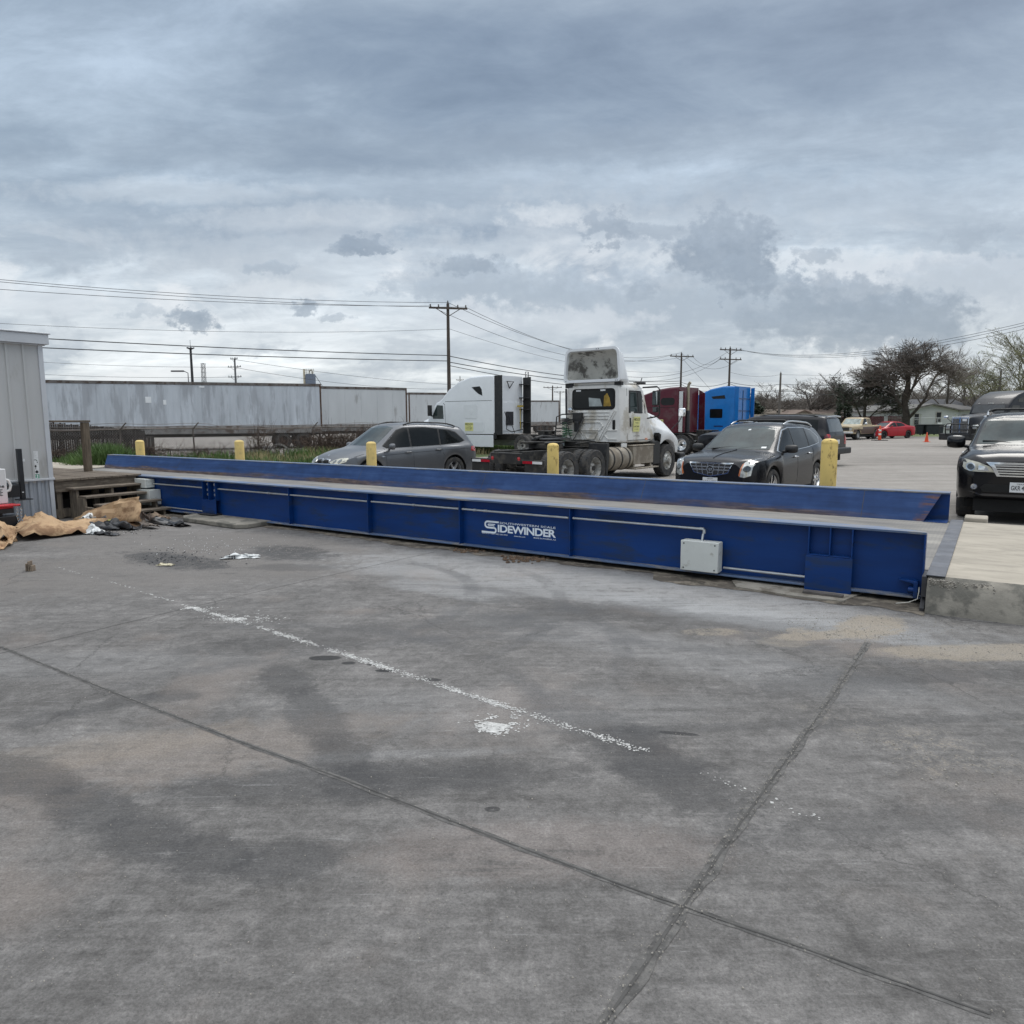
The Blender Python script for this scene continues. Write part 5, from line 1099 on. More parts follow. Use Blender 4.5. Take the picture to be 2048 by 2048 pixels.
# ---- tan and brown pickup
TAN = paint('tan_truck_paint', (.40, .315, .19), rough=.4, dirt=((.3, .24, .15), .3, 3))
BRN = paint('brown_truck_paint', (.065, .030, .022), rough=.35)
S5 = dict(x=(2.75, -2.75), ax=(1.75, -1.65), rt=.37, ra=.45, rr=.22, tw=.25, sm=.05, crown=.03,
          bot=[(-2.75, .52), (-2.5, .46), (1.2, .44), (2.4, .46), (2.75, .5)], w=[(-2.75, .92), (-2.6, .97), (0, .98), (2.3, .97), (2.65, .93), (2.75, .88)],
          sh=[(-2.75, 1.10), (-.9, 1.12), (1.0, 1.12), (2.5, 1.06), (2.75, 1.0)],
          gz=[(-2.75, 1.12), (-.98, 1.14), (-.94, 1.16), (-.90, 1.70), (-.8, 1.76), (.3, 1.77), (.5, 1.71), (.98, 1.22), (1.1, 1.18), (2.5, 1.12), (2.75, 1.06)],
          gw=[(-2.75, .84), (-1, .84), (-.9, .74), (.5, .74), (1.0, .86), (2.75, .82)])
rt, body, bv = car('pickup_truck', 'old tan and brown two tone pickup parked before the maroon fence', 'pickup', 28.6, 60.6, 222.0, S5, TAN, 'cars parked in the gravel lot', rims=ALLOY, style='ten')
add_panel(bv, rt, 'side_panel', [(2.6, .84), (-2.65, .88), (-2.65, .52), (-2.15, .50), (-2.1, .70), (-1.65, .86), (-1.2, .70), (-1.15, .48), (1.25, .48), (1.3, .70), (1.75, .865), (2.2, .70), (2.3, .6), (2.6, .62)], '+y', BRN, off=.004)
add_panel(bv, rt, 'side_panel', [(1.0, 1.02), (-2.6, 1.06), (-2.6, .88), (1.0, .84)], '+y', BRN, off=.004)
add_panel(bv, rt, 'side_window', [(.40, 1.66), (.82, 1.24), (.76, 1.18), (-.02, 1.18), (-.05, 1.69)], '+y', GLASS)
for xq in (-.22, -.42, -.62): add_panel(bv, rt, 'side_window', [(xq, 1.65), (xq-.06, 1.22), (xq-.16, 1.22), (xq-.10, 1.65)], '+y', GLASS)
add_panel(bv, rt, 'windscreen', [(-.70, 1.24), (.70, 1.24), (.64, 1.68), (-.64, 1.68)], '+x', mat('milky_windscreen', (.30, .34, .31), .15, var=.5, vs_=3, coat=.6), mirror=False)
add_panel(bv, rt, 'grille', [(-.62, .74), (.62, .74), (.62, 1.0), (-.62, 1.0)], '+x', BLKP, mirror=False); add_panel(bv, rt, 'headlight', [(.64, .76), (.84, .76), (.84, .98), (.64, .98)], '+x', LAMP)
MB().box(2.72, 2.9, -.95, .95, .5, .66).build('front_bumper', CHROME, rt, bevel=.03); mirrors(rt, .8, 1.1, 1.28, CHROME, .12, .2, .2)
lines(bv, rt, [[(.92, 1.14), (.9, .5)], [(-.12, 1.14), (-.12, .5)], [(-.93, 1.14), (-.93, .5)]], 'y', wd=.015)
# ---- red sedan
RED = paint('red_car_paint', (.38, .012, .022), rough=.28)
S6 = dict(x=(2.38, -2.42), ax=(1.42, -1.43), rt=.325, ra=.375, rr=.225, tw=.23, sm=.08, crown=.03,
          bot=[(-2.42, .40), (-2.2, .26), (-1, .20), (1.1, .20), (2.0, .19), (2.3, .20), (2.38, .26)], w=[(-2.42, .68), (-2.3, .83), (-2.0, .89), (0, .90), (1.5, .90), (2.0, .86), (2.26, .74), (2.38, .56)],
          sh=[(-2.42, .84), (-2.3, .98), (-1.4, 1.0), (0, .95), (1.0, .92), (1.7, .85), (2.15, .74), (2.38, .60)],
          gz=[(-2.42, .90), (-2.36, 1.04), (-1.75, 1.09), (-1.55, 1.12), (-.85, 1.38), (-.4, 1.43), (.1, 1.42), (.35, 1.36), (1.12, .99), (1.3, .95), (1.8, .88), (2.2, .77), (2.38, .66)],
          gw=[(-2.42, .60), (-1.6, .66), (-.7, .56), (.2, .57), (.4, .60), (1.2, .74), (1.8, .64), (2.38, .42)])
rt, body, bv = car('sedan_car', 'red sedan with a black bonnet parked across the lot behind the traffic cone', 'car', 32.3, 62.6, 203.0, S6, RED, 'cars parked in the gravel lot', rims=ALLOYD, style='ten')
add_panel(bv, rt, 'side_window', [(.30, 1.30), (.86, 1.03), (.8, .99), (-.05, 1.0), (-.08, 1.355), (.1, 1.36)], '+y', GLASS); add_panel(bv, rt, 'side_window', [(-.14, 1.355), (-.11, 1.0), (-.95, 1.06), (-1.15, 1.12), (-.75, 1.33)], '+y', GLASS)
add_panel(bv, rt, 'windscreen', [(-.60, 1.02), (.60, 1.02), (.52, 1.36), (-.52, 1.36)], '+x', GLASSG, mirror=False); add_panel(bv, rt, 'bonnet', [(1.25, -.62), (1.25, .62), (1.9, .56), (2.25, .42), (2.25, -.42), (1.9, -.56)], '+z', mat('black_bonnet', (.025, .025, .028), .3, coat=.6), mirror=False, off=.006)
add_panel(bv, rt, 'headlight', [(.42, .60), (.60, .76), (.74, .78), (.72, .64), (.5, .58)], '+x', LAMPO, off=.012); add_panel(bv, rt, 'grille', [(-.36, .54), (.36, .54), (.32, .68), (-.32, .68)], '+x', BLKP, mirror=False); add_panel(bv, rt, 'lower_intake', [(-.6, .26), (.6, .26), (.55, .38), (-.55, .38)], '+x', UND, mirror=False)
MB().box(2.385, 2.40, -.16, .16, .42, .56).build('licence_plate', PLATEM, rt); mirrors(rt, .72, .98, 1.02, RED, .16, .2, .13)
lines(bv, rt, [[(.96, .92), (.94, .3)], [(-.1, .97), (-.12, .3)], [(-1.05, 1.0), (-1.1, .7)]], 'y', wd=.012)
# ---- dark sedan behind the day cab
S7 = dict(S6); DKG = paint('dark_grey_sedan_paint', (.045, .05, .06), metal=.4, rough=.3)
rt, body, bv = car('saloon_car', 'dark grey sedan showing only its roof between the white trucks', 'car', 3.1, 29.0, 231.0, S7, DKG, 'cars parked in the gravel lot', style='five')
add_panel(bv, rt, 'side_window', [(.30, 1.30), (.86, 1.03), (.8, .99), (-.05, 1.0), (-.08, 1.355), (.1, 1.36)], '+y', GLASS); add_panel(bv, rt, 'side_window', [(-.14, 1.355), (-.11, 1.0), (-.95, 1.06), (-1.15, 1.12), (-.75, 1.33)], '+y', GLASS)
add_panel(bv, rt, 'windscreen', [(-.60, 1.02), (.60, 1.02), (.52, 1.36), (-.52, 1.36)], '+x', GLASSG, mirror=False); mirrors(rt, .72, .98, 1.02, DKG, .16, .2, .13)
# ================================================================ TRUCKS
WHT = paint('white_truck_paint', (.76, .77, .77), rough=.32, dirt=((.46, .43, .37), .26, 1.6))
WHTC = paint('clean_white_truck_paint', (.76, .78, .80), rough=.28, var=.03)
WHTD = paint('grimy_white_truck_paint', (.74, .73, .70), rough=.42, dirt=((.45, .41, .34), .36, 1.3))
MAR = paint('maroon_truck_paint', (.085, .010, .020), rough=.36, dirt=((.10, .045, .05), .35, 2))
TBLU = paint('bright_blue_truck_paint', (.010, .15, .45), rough=.30, var=.08)
BLKT = paint('black_truck_paint', (.008, .0085, .012), metal=.0, rough=.42)
TANK = mat('dusty_fuel_tank', (.30, .265, .215), .5, metal=.35, var=.15, vs_=4, dirt=((.22, .185, .145), .45, 3))
PEEL = mat('peeling_fairing_liner', (.56, .55, .51), .8, var=.08, vs_=2, dirt=((.085, .078, .070), .40, 2.6))
YSIGN = mat('yellow_sign', (.72, .70, .28), .5, var=.04)
SIGNW = YSIGN
FRAME = mat('chassis_black', (.020, .019, .018), .7, var=.35, vs_=6, dirt=((.075, .068, .058), .40, 4))
def chassis(rt, x0, x1, axles=(.66, -.66)):
    mb = MB()
    for s in (1, -1): mb.box(x0, x1, s*.43-.045, s*.43+.045, .74, 1.02)
    for x in (x0+.05, -1.0, 0, 1.0, 2.0): mb.box(x-.06, x+.06, -.385, .385, .78, .98)
    mb.build('chassis_frame', FRAME, rt, bevel=.008)
    mb = MB()
    for x in axles: mb.cyl((x, -1.15, .5), (x, 1.15, .5), .07, n=10); mb.lathe([(.001, -.2), (.14, -.16), (.2, 0), (.14, .16), (.001, .2)], 'x', (x, 0, .5), 12)
    mb.build('axle', FRAME, rt)
    mb = MB()
    for x in axles:
        for s in (1, -1): mb.lathe([(.09, -.12), (.13, -.08), (.13, .1), (.1, .16)], 'z', (x-.25, s*.5, .62), 10); mb.box(x-.45, x+.45, s*.5-.05, s*.5+.05, .42, .5)
    mb.build('suspension', FRAME, rt, bevel=.01)
    fw_ = MB(); fw_.prism([(-.45, -.28), (-.62, -.42), (-.40, -.46), (.25, -.44), (.42, -.25), (.42, .25), (.25, .44), (-.40, .46), (-.62, .42), (-.45, .28), (-.05, .05), (-.05, -.05)], 'z', 1.17, 1.225); fw_.box(-.2, .2, -.45, .45, 1.03, 1.165); fw_.build('fifth_wheel', FRAME, rt, bevel=.012)
def rear_end(rt, x):
    mb = MB(); mb.box(x-.06, x+.02, -.5, .5, .70, .98); mb.build('rear_crossmember', FRAME, rt, bevel=.01)
    for s in (1, -1):
        MB().box(x-.04, x+.0, s*.50, s*1.22, .72, .82).box(x-.02, x+.0, s*.6, s*1.2, .40, .72).build('mud_flap', FRAME, rt, bevel=.006)
        mb = MB(); mb.box(x-.046, x-.041, s*.55, s*.86, .725, .79); a = s*.86; mb.build('red_reflector', REDL, rt); MB().box(x-.046, x-.041, s*.865, s*1.17, .725, .79).build('white_reflector', mat('white_reflector', (.7, .7, .7), .3), rt)
        MB().lathe([(.001, -.03), (.05, -.02), (.05, .0)], 'x', (x-.04, s*.44, .84), 12).build('tail_light', REDL, rt)
def duals(rt, axles, r=.505, m=STEELW):
    for x in axles:
        for s in (1, -1):
            a = wheel(rt, x, s*1.085, r, .27, .295, 'truck_rear', m); wheel(rt, x, s*.755, r, .27, .295, 'truck_rear', m, name='inner_wheel')
def sign_panel(rt, M, w=.34, h=.42, line1='MEDLOG'):
    """door sign lying in the local xy of M, facing local z"""
    s = MB(); s.add([(0, 0, 0), (w, 0, 0), (w, h, 0), (0, h, 0), (0, 0, -.012), (w, 0, -.012), (w, h, -.012), (0, h, -.012)], [(0, 1, 2, 3), (7, 6, 5, 4), (0, 4, 5, 1), (1, 5, 6, 2), (2, 6, 7, 3), (3, 7, 4, 0)], M); sg = s.build('door_sign', YSIGN, rt, smooth=0)
    mb = MB()
    for t, y, hh, ww, b in ((line1, .74, .17, .92, .02), ('Drayage', .54, .11, .5, .006), ('USDOT 248604', .30, .11, .78, .012), ('MC 903381', .14, .06, .6, 0)): mb.add(*text_mesh(t, w*ww, h*hh, b), M @ Matrix.Translation((w*(1-ww)/2, h*y, .0015)))
    mb.build('lettering', INK, sg, smooth=0)
# ---- white day cab, seen from behind
dc = thing('day_cab_truck', 'white day cab truck with an open backed roof fairing seen from behind', 'truck', (0.94, 20.0, LOT), 50.6)
chassis(dc, -1.65, 5.9); rear_end(dc, -1.68); duals(dc, (.66, -.66))
for s in (1, -1): wheel(dc, 4.9, s*1.03, .515, .30, .295, 'truck_front', STEELW)
for s in (1, -1):
    mb = MB(); mb.lathe([(.001, 1.36), (.30, 1.37), (.335, 1.40), (.335, 2.56), (.30, 2.59), (.001, 2.60)], 'x', (0, s*.92, .69), 30); tk = mb.build('fuel_tank', TANK, dc, smooth=40)
    mb = MB()
    for x in (1.55, 1.98, 2.40): mb.lathe([(.337, x-.035), (.345, x-.03), (.345, x+.03), (.337, x+.035)], 'x', (0, s*.92, .69), 30)
    mb.build('tank_strap', FRAME, tk)
    mb = MB(); mb.box(2.66, 3.86, s*.60, s*1.22, .50, 1.03); mb.box(2.62, 3.90, s*.60, s*1.24, 1.032, 1.065); bx = mb.build('battery_box', TANK, dc, bevel=.015); MB().box(2.55, 3.95, s*1.0, s*1.36, .36, .40).box(2.7, 2.78, s*1.0, s*1.2, .40, .5).box(3.7, 3.78, s*1.0, s*1.2, .40, .5).build('step', TANK, bx, bevel=.008)
    MB().prism([(1.12, .30), (1.22, .30), (1.30, .80), (1.28, 1.16), (1.18, 1.16)], 'y', s*.62, s*1.24).build('quarter_fender', BLKP, dc, bevel=.015)
    MB().box(3.95, 4.42, s*.70, s*1.16, .42, 1.16).build('fender_skirt', BLKP, dc, bevel=.04)
# cab shell: rounded box with tumblehome
def rring(x, hw0, hw1, z0, z1, r, n=5):
    """rounded trapezoid section at x: half width hw0 at z0, hw1 at z1"""
    out = []
    for cy, cz, a in ((hw1-r, z1-r, 0), (-hw1+r, z1-r, 90), (-hw0+r*.5, z0+r*.5, 180), (hw0-r*.5, z0+r*.5, 270)):
        q = r if cz > (z0+z1)/2 else r*.5
        out += [Vector((x, cy+q*math.cos(R(a+90*i/n)), cz+q*math.sin(R(a+90*i/n)))) for i in range(n+1)]
    return out
def skin(rings, capa=True, capb=True, mb=None):
    mb = mb or MB(); k = len(rings[0]); mb.add([p for r_ in rings for p in r_], [(i*k+j, i*k+(j+1) % k, (i+1)*k+(j+1) % k, (i+1)*k+j) for i in range(len(rings)-1) for j in range(k)]+([list(range(k))[::-1]] if capa else [])+([[(len(rings)-1)*k+j for j in range(k)]] if capb else []))
    return mb
cabm = skin([rring(2.30, .98, .90, 1.16, 2.80, .14), rring(2.36, 1.03, .95, 1.14, 2.84, .15), rring(3.5, 1.05, .95, 1.12, 2.84, .15), rring(3.75, 1.05, .90, 1.12, 2.74, .16), rring(4.15, 1.04, .84, 1.12, 2.10, .16), rring(4.22, 1.02, .80, 1.2, 2.02, .16)])
cbv = bvh_of(cabm); cab = cabm.build('cab', WHTD, dc, smooth=40)
panel(cbv, rounded(-.79, .72, 2.10, 2.72, .12), '-x', off=.010, rim=.02).build('rear_window_seal', UND, cab)
rw = panel(cbv, rounded(-.74, .67, 2.15, 2.67, .10), '-x', off=.014).build('rear_window', GLASS, cab)
for y0 in (-.46, .40): panel(cbv, [(y0, 2.645), (y0+.17, 2.645), (y0+.17, 2.69), (y0, 2.69)], '-x', off=.02).build('label_plate', STICK, cab)
panel(cbv, [(-.66, 2.20), (-.40, 2.20), (-.42, 2.50), (-.52, 2.58), (-.60, 2.45)], '-x', off=.017).build('vest_behind_glass', mat('ochre_cloth', (.34, .22, .04), .8, var=.3, vs_=8), rw)
panel(cbv, [(.10, 2.20), (-.36, 2.20), (-.28, 2.42), (.12, 2.46)], '-x', off=.0165).build('windscreen_beyond', mat('pale_glass', (.30, .34, .34), .1, var=.25, coat=.5), rw)
mb = MB()      # pressed ribs in the back wall
def rib(pts, wd=.022):
    for (a, b), (c_, e) in zip(pts, pts[1:]):
        t = Vector((c_-a, e-b)); nn = Vector((-t.y, t.x)).normalized()*wd/2
        panel(cbv, [(a+nn.x, b+nn.y), (c_+nn.x, e+nn.y), (c_-nn.x, e-nn.y), (a-nn.x, b-nn.y)], '-x', off=.024, rim=.03, cell=.3, mb=mb)
for z in (2.03, 1.93, 1.84): rib([(.5, z), (-.55+(z-1.84)*-.3, z)])
rib([(-.82, 2.06), (-.32, 1.22)]); rib([(-.76, 2.08), (-.24, 1.22)]); rib([(.70, 1.72), (.28, 1.22)]); rib([(.62, 1.74), (.2, 1.22)])
rib([(.42, 1.72), (.32, 1.64), (.42, 1.50), (.0, 1.50), (-.28, 1.50), (-.38, 1.62), (-.28, 1.74), (.42, 1.72)]); rib([(.30, 1.44), (.16, 1.24), (-.08, 1.24), (-.2, 1.44), (.30, 1.44)])
rib([(-.86, 1.50), (-.52, 1.50), (-.42, 1.38), (-.56, 1.24), (-.86, 1.24)])
mb.build('pressed_ribs', WHTD, cab, smooth=30)
panel(cbv, rounded(-.80, -.71, 1.52, 1.80, .02), '-x', off=.012).build('vent_grille', UND, cab)
for s in ('-', '+'):
    panel(cbv, [(2.78, 2.66), (3.46, 2.66), (3.98, 1.98), (2.72, 2.0)], s+'y', off=.008).build('window_seal', BLKP, cab)
    panel(cbv, [(2.84, 2.62), (3.18, 2.62), (3.22, 2.04), (2.80, 2.04)], s+'y', off=.013).build('side_window', GLASSG, cab); panel(cbv, [(3.27, 2.60), (3.45, 2.60), (3.90, 1.99), (3.32, 2.02)], s+'y', off=.013).build('vent_window', GLASS, cab)
    panel(cbv, rounded(2.76, 2.83, 1.60, 1.86, .02), s+'y', off=.02, rim=.03).build('door_handle', BLKP, cab)
lines(cbv, dc, [[(2.66, 2.72), (2.62, 1.2)], [(2.62, 1.2), (3.96, 1.2)], [(4.0, 1.95), (3.96, 1.2)]], 'y', wd=.016)
sign_panel(cab, SIDER(2.88, -1.066, 1.45) @ Matrix.Rotation(R(4), 4, 'X'), .36, .44)
mb = MB(); text_on(mb, 'GVW 80,000', SIDER(2.9, -1.068, 1.30), .36, .05); mb.build('lettering', INK, cab, smooth=0)
panel(cbv, rounded(3.62, 3.76, 1.19, 1.25, .02), '-y', off=.02).build('marker_lamp', AMB, cab); MB().box(2.33, 2.60, -1.03, -.98, 1.0, 1.12).box(2.33, 2.62, .98, 1.03, 1.0, 1.12).build('cab_step_guard', WHTD, cab, bevel=.01)
# bonnet and fenders
S8 = dict(x=(6.15, 4.16), ax=(4.9,), rt=.515, ra=.66, sm=.04, crown=.05, tuck=.86,
          bot=[(4.16, 1.10), (4.3, 1.0), (5.6, .72), (6.15, .70)], w=[(4.16, .93), (4.3, 1.00), (4.5, 1.17), (5.3, 1.20), (5.7, 1.12), (6.0, .95), (6.15, .75)],
          sh=[(4.16, 1.70), (4.5, 1.52), (5.0, 1.45), (5.5, 1.28), (6.15, 1.0)], gz=[(4.16, 2.06), (4.8, 1.95), (5.4, 1.78), (5.85, 1.52), (6.15, 1.22)], gw=[(4.16, .78), (5.0, .70), (5.8, .60), (6.15, .50)])
hm = loft_body(S8); hbv = bvh_of(hm); hood = hm.build('bonnet', WHT, dc, smooth=42)
for s in (1, -1):
    pts = [(4.9+.655*math.cos(R(a)), s*1.0, .515+.645*math.sin(R(a))) for a in range(-8, 189, 12)]; k = len(pts)
    MB().add(pts+[(p[0], s*.6, p[2]) for p in pts], [(i, i+1, k+i+1, k+i) for i in range(k-1)]).build('arch_lining', UND, hood)
    MB().prism([(4.25, 1.40), (4.40, 1.34), (4.36, 1.12), (4.28, 1.18), (4.22, 1.3)], 'y', s*1.02, s*1.185).build('fender_vent', UND, hood)
MB().box(5.85, 6.2, -1.15, 1.15, .40, .72).build('front_bumper', BLKP, dc, bevel=.06, seg=3)
panel(hbv, [(.55, .95), (.9, .95), (.82, 1.12), (.6, 1.15)], '+x', off=.01).build('headlight', LAMP, hood); panel(hbv, [(-.55, .95), (-.9, .95), (-.82, 1.12), (-.6, 1.15)], '+x', off=.01).build('headlight', LAMP, hood)
mb = MB(); mb.add(*text_mesh('0233001', .6, .085, .01), Matrix.Translation((4.30, -.86, 1.845)) @ Matrix.Rotation(R(11), 4, 'Y') @ Matrix.Rotation(R(68), 4, 'X')); mb.build('lettering', INK, hood, smooth=0)
# roof fairing: an open backed shell
rg = [rring(2.22, .99, .93, 2.905, 3.90, .17), rring(2.32, .985, .925, 2.905, 3.89, .17), rring(2.6, .95, .86, 2.905, 3.80, .18), rring(2.85, .88, .76, 2.90, 3.52, .16), rring(3.05, .80, .66, 2.89, 3.15, .10), rring(3.15, .74, .6, 2.885, 2.96, .03)]
mb = skin(rg, False, True); inn = [rring(2.22, .925, .865, 2.985, 3.83, .14), rring(2.32, .92, .86, 2.99, 3.81, .14)]
k = len(inn[0]); mb.add(rg[0]+inn[0], [(j, (j+1) % k, k+(j+1) % k, k+j) for j in range(k)]); mb.add(inn[0]+inn[1], [(j, (j+1) % k, k+(j+1) % k, k+j) for j in range(k)])
rf = mb.build('roof_fairing', WHTC, dc, smooth=45, fix=True)
mb = MB(); mb.add(inn[1], [list(range(k))]); lin_ = MB(); c0 = sum(inn[1], Vector())/k
lin_.add([p for p in inn[1]]+[Vector((2.84-.25*(p.z-2.99), (p.y)*.80, 2.99+(p.z-2.99)*.80)) for p in inn[1]], [(j, (j+1) % k, k+(j+1) % k, k+j) for j in range(k)]+[[k+j for j in range(k)]]); lin_.build('fairing_liner', PEEL, rf, smooth=60)
for y, z in ((-.25, 3.865), (-.18, 3.865), (-.9, 2.94), (-.84, 2.94), (.9, 2.95)): MB().cyl((2.215, y, z), (2.20, y, z), .012, n=8).build('rivet', STEELD, rf)
MB().box(2.30, 2.42, .70, .98, 2.76, 2.90).box(2.30, 2.42, -.98, -.75, 2.80, 2.90).build('fairing_bracket', BLKP, rf); MB().box(2.33, 3.6, -.85, .85, 2.84, 2.90).build('fairing_base', WHTD, rf, bevel=.02)
# air lines, pogo, handrail behind the cab
mb = MB(); mb.tube([(2.20, .88, 2.74), (2.18, .86, 2.3), (2.16, .84, 1.95)], .03, 8); mb.tube([(2.18, .86, 2.62), (2.16, .84, 1.9), (2.10, .80, 1.2)], .012, 6); mb.build('pogo_stick', STEELD, dc)
def coil(c, ax_r, L_, n, r, m, nm, tilt=0.0):
    pts = [(c[0]+ax_r*math.cos(6.283*n*t/160)*.55, c[1]+ax_r*math.sin(6.283*n*t/160)+tilt*t/160, c[2]-L_*t/160) for t in range(161)]; MB().tube(pts, r, 5).build(nm, m, dc)
HOSEG = mat('green_air_hose', (.03, .12, .05), .5); HOSEB = mat('black_air_hose', (.015, .015, .016), .5)
coil((2.05, .82, 1.75), .09, .75, 11, .011, HOSEG, 'air_hose'); coil((2.0, .70, 1.85), .20, .18, 4, .014, HOSEB, 'air_hose', .05); coil((1.98, .66, 1.55), .16, .22, 3, .013, HOSEG, 'air_hose')
MB().tube([(2.12, .80, 1.9), (2.0, .62, 1.4), (1.9, .45, 1.18), (1.7, .2, 1.3), (2.1, .15, 1.9)], .016, 6).build('air_hose', HOSEB, dc); MB().box(2.16, 2.28, .30, .62, 1.72, 2.02).box(2.12, 2.2, .38, .54, 1.45, 1.75).build('hose_hanger', BLKP, dc, bevel=.02)
MB().tube([(2.2, .50, 1.99), (2.1, .95, 1.97), (2.05, 1.12, 1.9), (2.02, 1.16, 1.2)], .02, 7).tube([(2.25, .95, 1.55), (2.05, 1.14, 1.55)], .02, 6).build('grab_rail', BLKP, dc); MB().lathe([(.001, -.07), (.075, -.05), (.085, 0), (.001, .03)], 'x', (2.2, .70, 2.10), 14).build('work_lamp', CHROME, dc)
MB().box(1.0, 2.2, -.5, .5, 1.03, 1.06).box(1.15, 1.6, -.35, .2, 1.06, 1.2).tube([(2.2, -.2, 1.15), (1.6, -.3, 1.22), (.8, -.1, 1.25), (.4, .3, 1.24)], .025, 6).tube([(2.1, .5, 1.1), (1.2, .4, 1.2), (.6, .4, 1.26)], .022, 6).tube([(1.9, -.6, 1.1), (1.2, -.55, 1.18), (.7, -.5, 1.15)], .03, 6).build('deck_plate', FRAME, dc, bevel=.01)
MB().box(.1, 1.2, .0, .6, 1.23, 1.30).tube([(-.1, .3, 1.30), (.5, .5, 1.34), (1.1, .4, 1.28)], .06, 6).build('cover_sheet', BLKP, dc, bevel=.03)
for s in (1, -1):
    MB().tube([(3.55, s*.98, 2.76), (3.62, s*1.42, 2.78), (3.64, s*1.50, 2.70), (3.66, s*1.50, 1.98), (3.68, s*1.44, 1.90), (3.80, s*1.02, 1.84)], .022, 8).build('mirror_arm', BLKP, dc); MB().box(3.60, 3.72, s*1.27, s*1.47, 2.22, 2.66).box(3.60, 3.70, s*1.29, s*1.46, 2.02, 2.19).build('mirror', BLKP, dc, bevel=.03, seg=3)
    MB().box(3.592, 3.598, s*1.29, s*1.45, 2.25, 2.63).box(3.592, 3.598, s*1.305, s*1.445, 2.04, 2.17).build('mirror_glass', mat('mirror_glass', (.55, .6, .62), .04, metal=1, var=.05), dc)
    MB().tube([(5.35, s*1.05, 1.50), (5.5, s*1.22, 1.72), (5.55, s*1.30, 1.90)], .014, 6).build('hood_mirror_arm', BLKP, dc); MB().box(5.5, 5.6, s*1.18, s*1.42, 1.90, 2.16).build('hood_mirror', CHROME, dc, bevel=.05, seg=3)
MB().box(3.4, 3.75, -.98, -.72, 2.86, 2.93).build('roof_visor', BLKP, dc, bevel=.02); MB().tube([(3.55, -.9, 2.9), (3.6, -.92, 3.05)], .015, 6).build('antenna', BLKP, dc)
# ---- sleeper tractors: side profile swept across, rounded
def sleeper(name, lab, x, y, deg, body_m, prof, xb, wins, opts):
    rt = thing(name, lab, 'truck', (x, y, LOT), deg, 'sleeper trucks in the gravel lot')
    hw = opts.get('hw', 1.22); top = max(z for _, z in prof)
    # rings along y give rounded edges
    cx = sum(p[0] for p in prof)/len(prof); cz = sum(p[1] for p in prof)/len(prof)
    def ring(yv, ins): return [Vector((p[0]+(cx-p[0])*ins*.6/abs(cx-p[0]+1e-6)*(1 if abs(cx-p[0]) > .3 else 0)*1.0, yv, p[1]-(ins*1.2 if p[1] > 2.0 else 0))) for p in prof]
    rings = [ring(-hw, .10), ring(-hw+.02, .05), ring(-hw+.07, .015), ring(-hw+.16, 0), ring(hw-.16, 0), ring(hw-.07, .015), ring(hw-.02, .05), ring(hw, .10)]
    bm_ = skin(rings); bv = bvh_of(bm_); body = bm_.build('cab', body_m, rt, smooth=42)
    for nm, poly, m in wins:
        for s in '+-': panel(bv, poly, s+'y', off=.010, rim=.02, cell=.15).build(nm, m, rt, smooth=40)
    chassis(rt, -1.5, opts.get('xf', 6.8)); duals(rt, (.66, -.66), m=opts.get('rim', STEELW)); rear_end(rt, -1.55)
    for s in (1, -1): wheel(rt, opts.get('fx', 5.9), s*1.03, .515, .30, .295, 'truck_front', STEELW)
    if opts.get('hood'):
        S_ = dict(x=opts['hood'][0], ax=(opts.get('fx', 5.9),), rt=.515, ra=.66, sm=.05, crown=.05, tuck=.86, bot=[(opts['hood'][0][1], .9), (opts['hood'][0][0], .7)], **opts['hood'][1])
        hm_ = loft_body(S_); hm_.build('bonnet', body_m, rt, smooth=42)
    lines(bv, rt, opts.get('seams', []), 'y', wd=.02)
    for s in (1, -1):
        if opts.get('ext'):
            a, b_, z0, z1 = opts['ext']; MB().prism([(b_, z0), (a, z0), (a, z1), (b_, z1-.02)], 'y', s*hw-.01, s*(hw-.05)).build('side_extender', opts.get('extm', BLKP), rt, bevel=.01)
        if opts.get('skirt'): MB().box(opts['skirt'][0], opts['skirt'][1], s*(hw-.05), s*(hw-.0), .38, 1.0).build('side_skirt', body_m, rt, bevel=.02)
        if opts.get('mir'):
            mx = opts['mir']; MB().tube([(mx, s*1.05, 1.95), (mx+.1, s*1.42, 2.02)], .03, 7).box(mx+.02, mx+.16, s*1.32, s*1.54, 2.0, 2.58).build('mirror', BLKP, rt, bevel=.04)
        for t in opts.get('fuel', ()): mb = MB(); mb.lathe([(.001, t[0]), (.28, t[0]+.01), (.31, t[0]+.05), (.31, t[1]-.05), (.28, t[1]-.01), (.001, t[1])], 'x', (0, s*.9, .68), 24); mb.build('fuel_tank', opts.get('tankm', FRAME), rt, smooth=40)
    return rt, body, bv
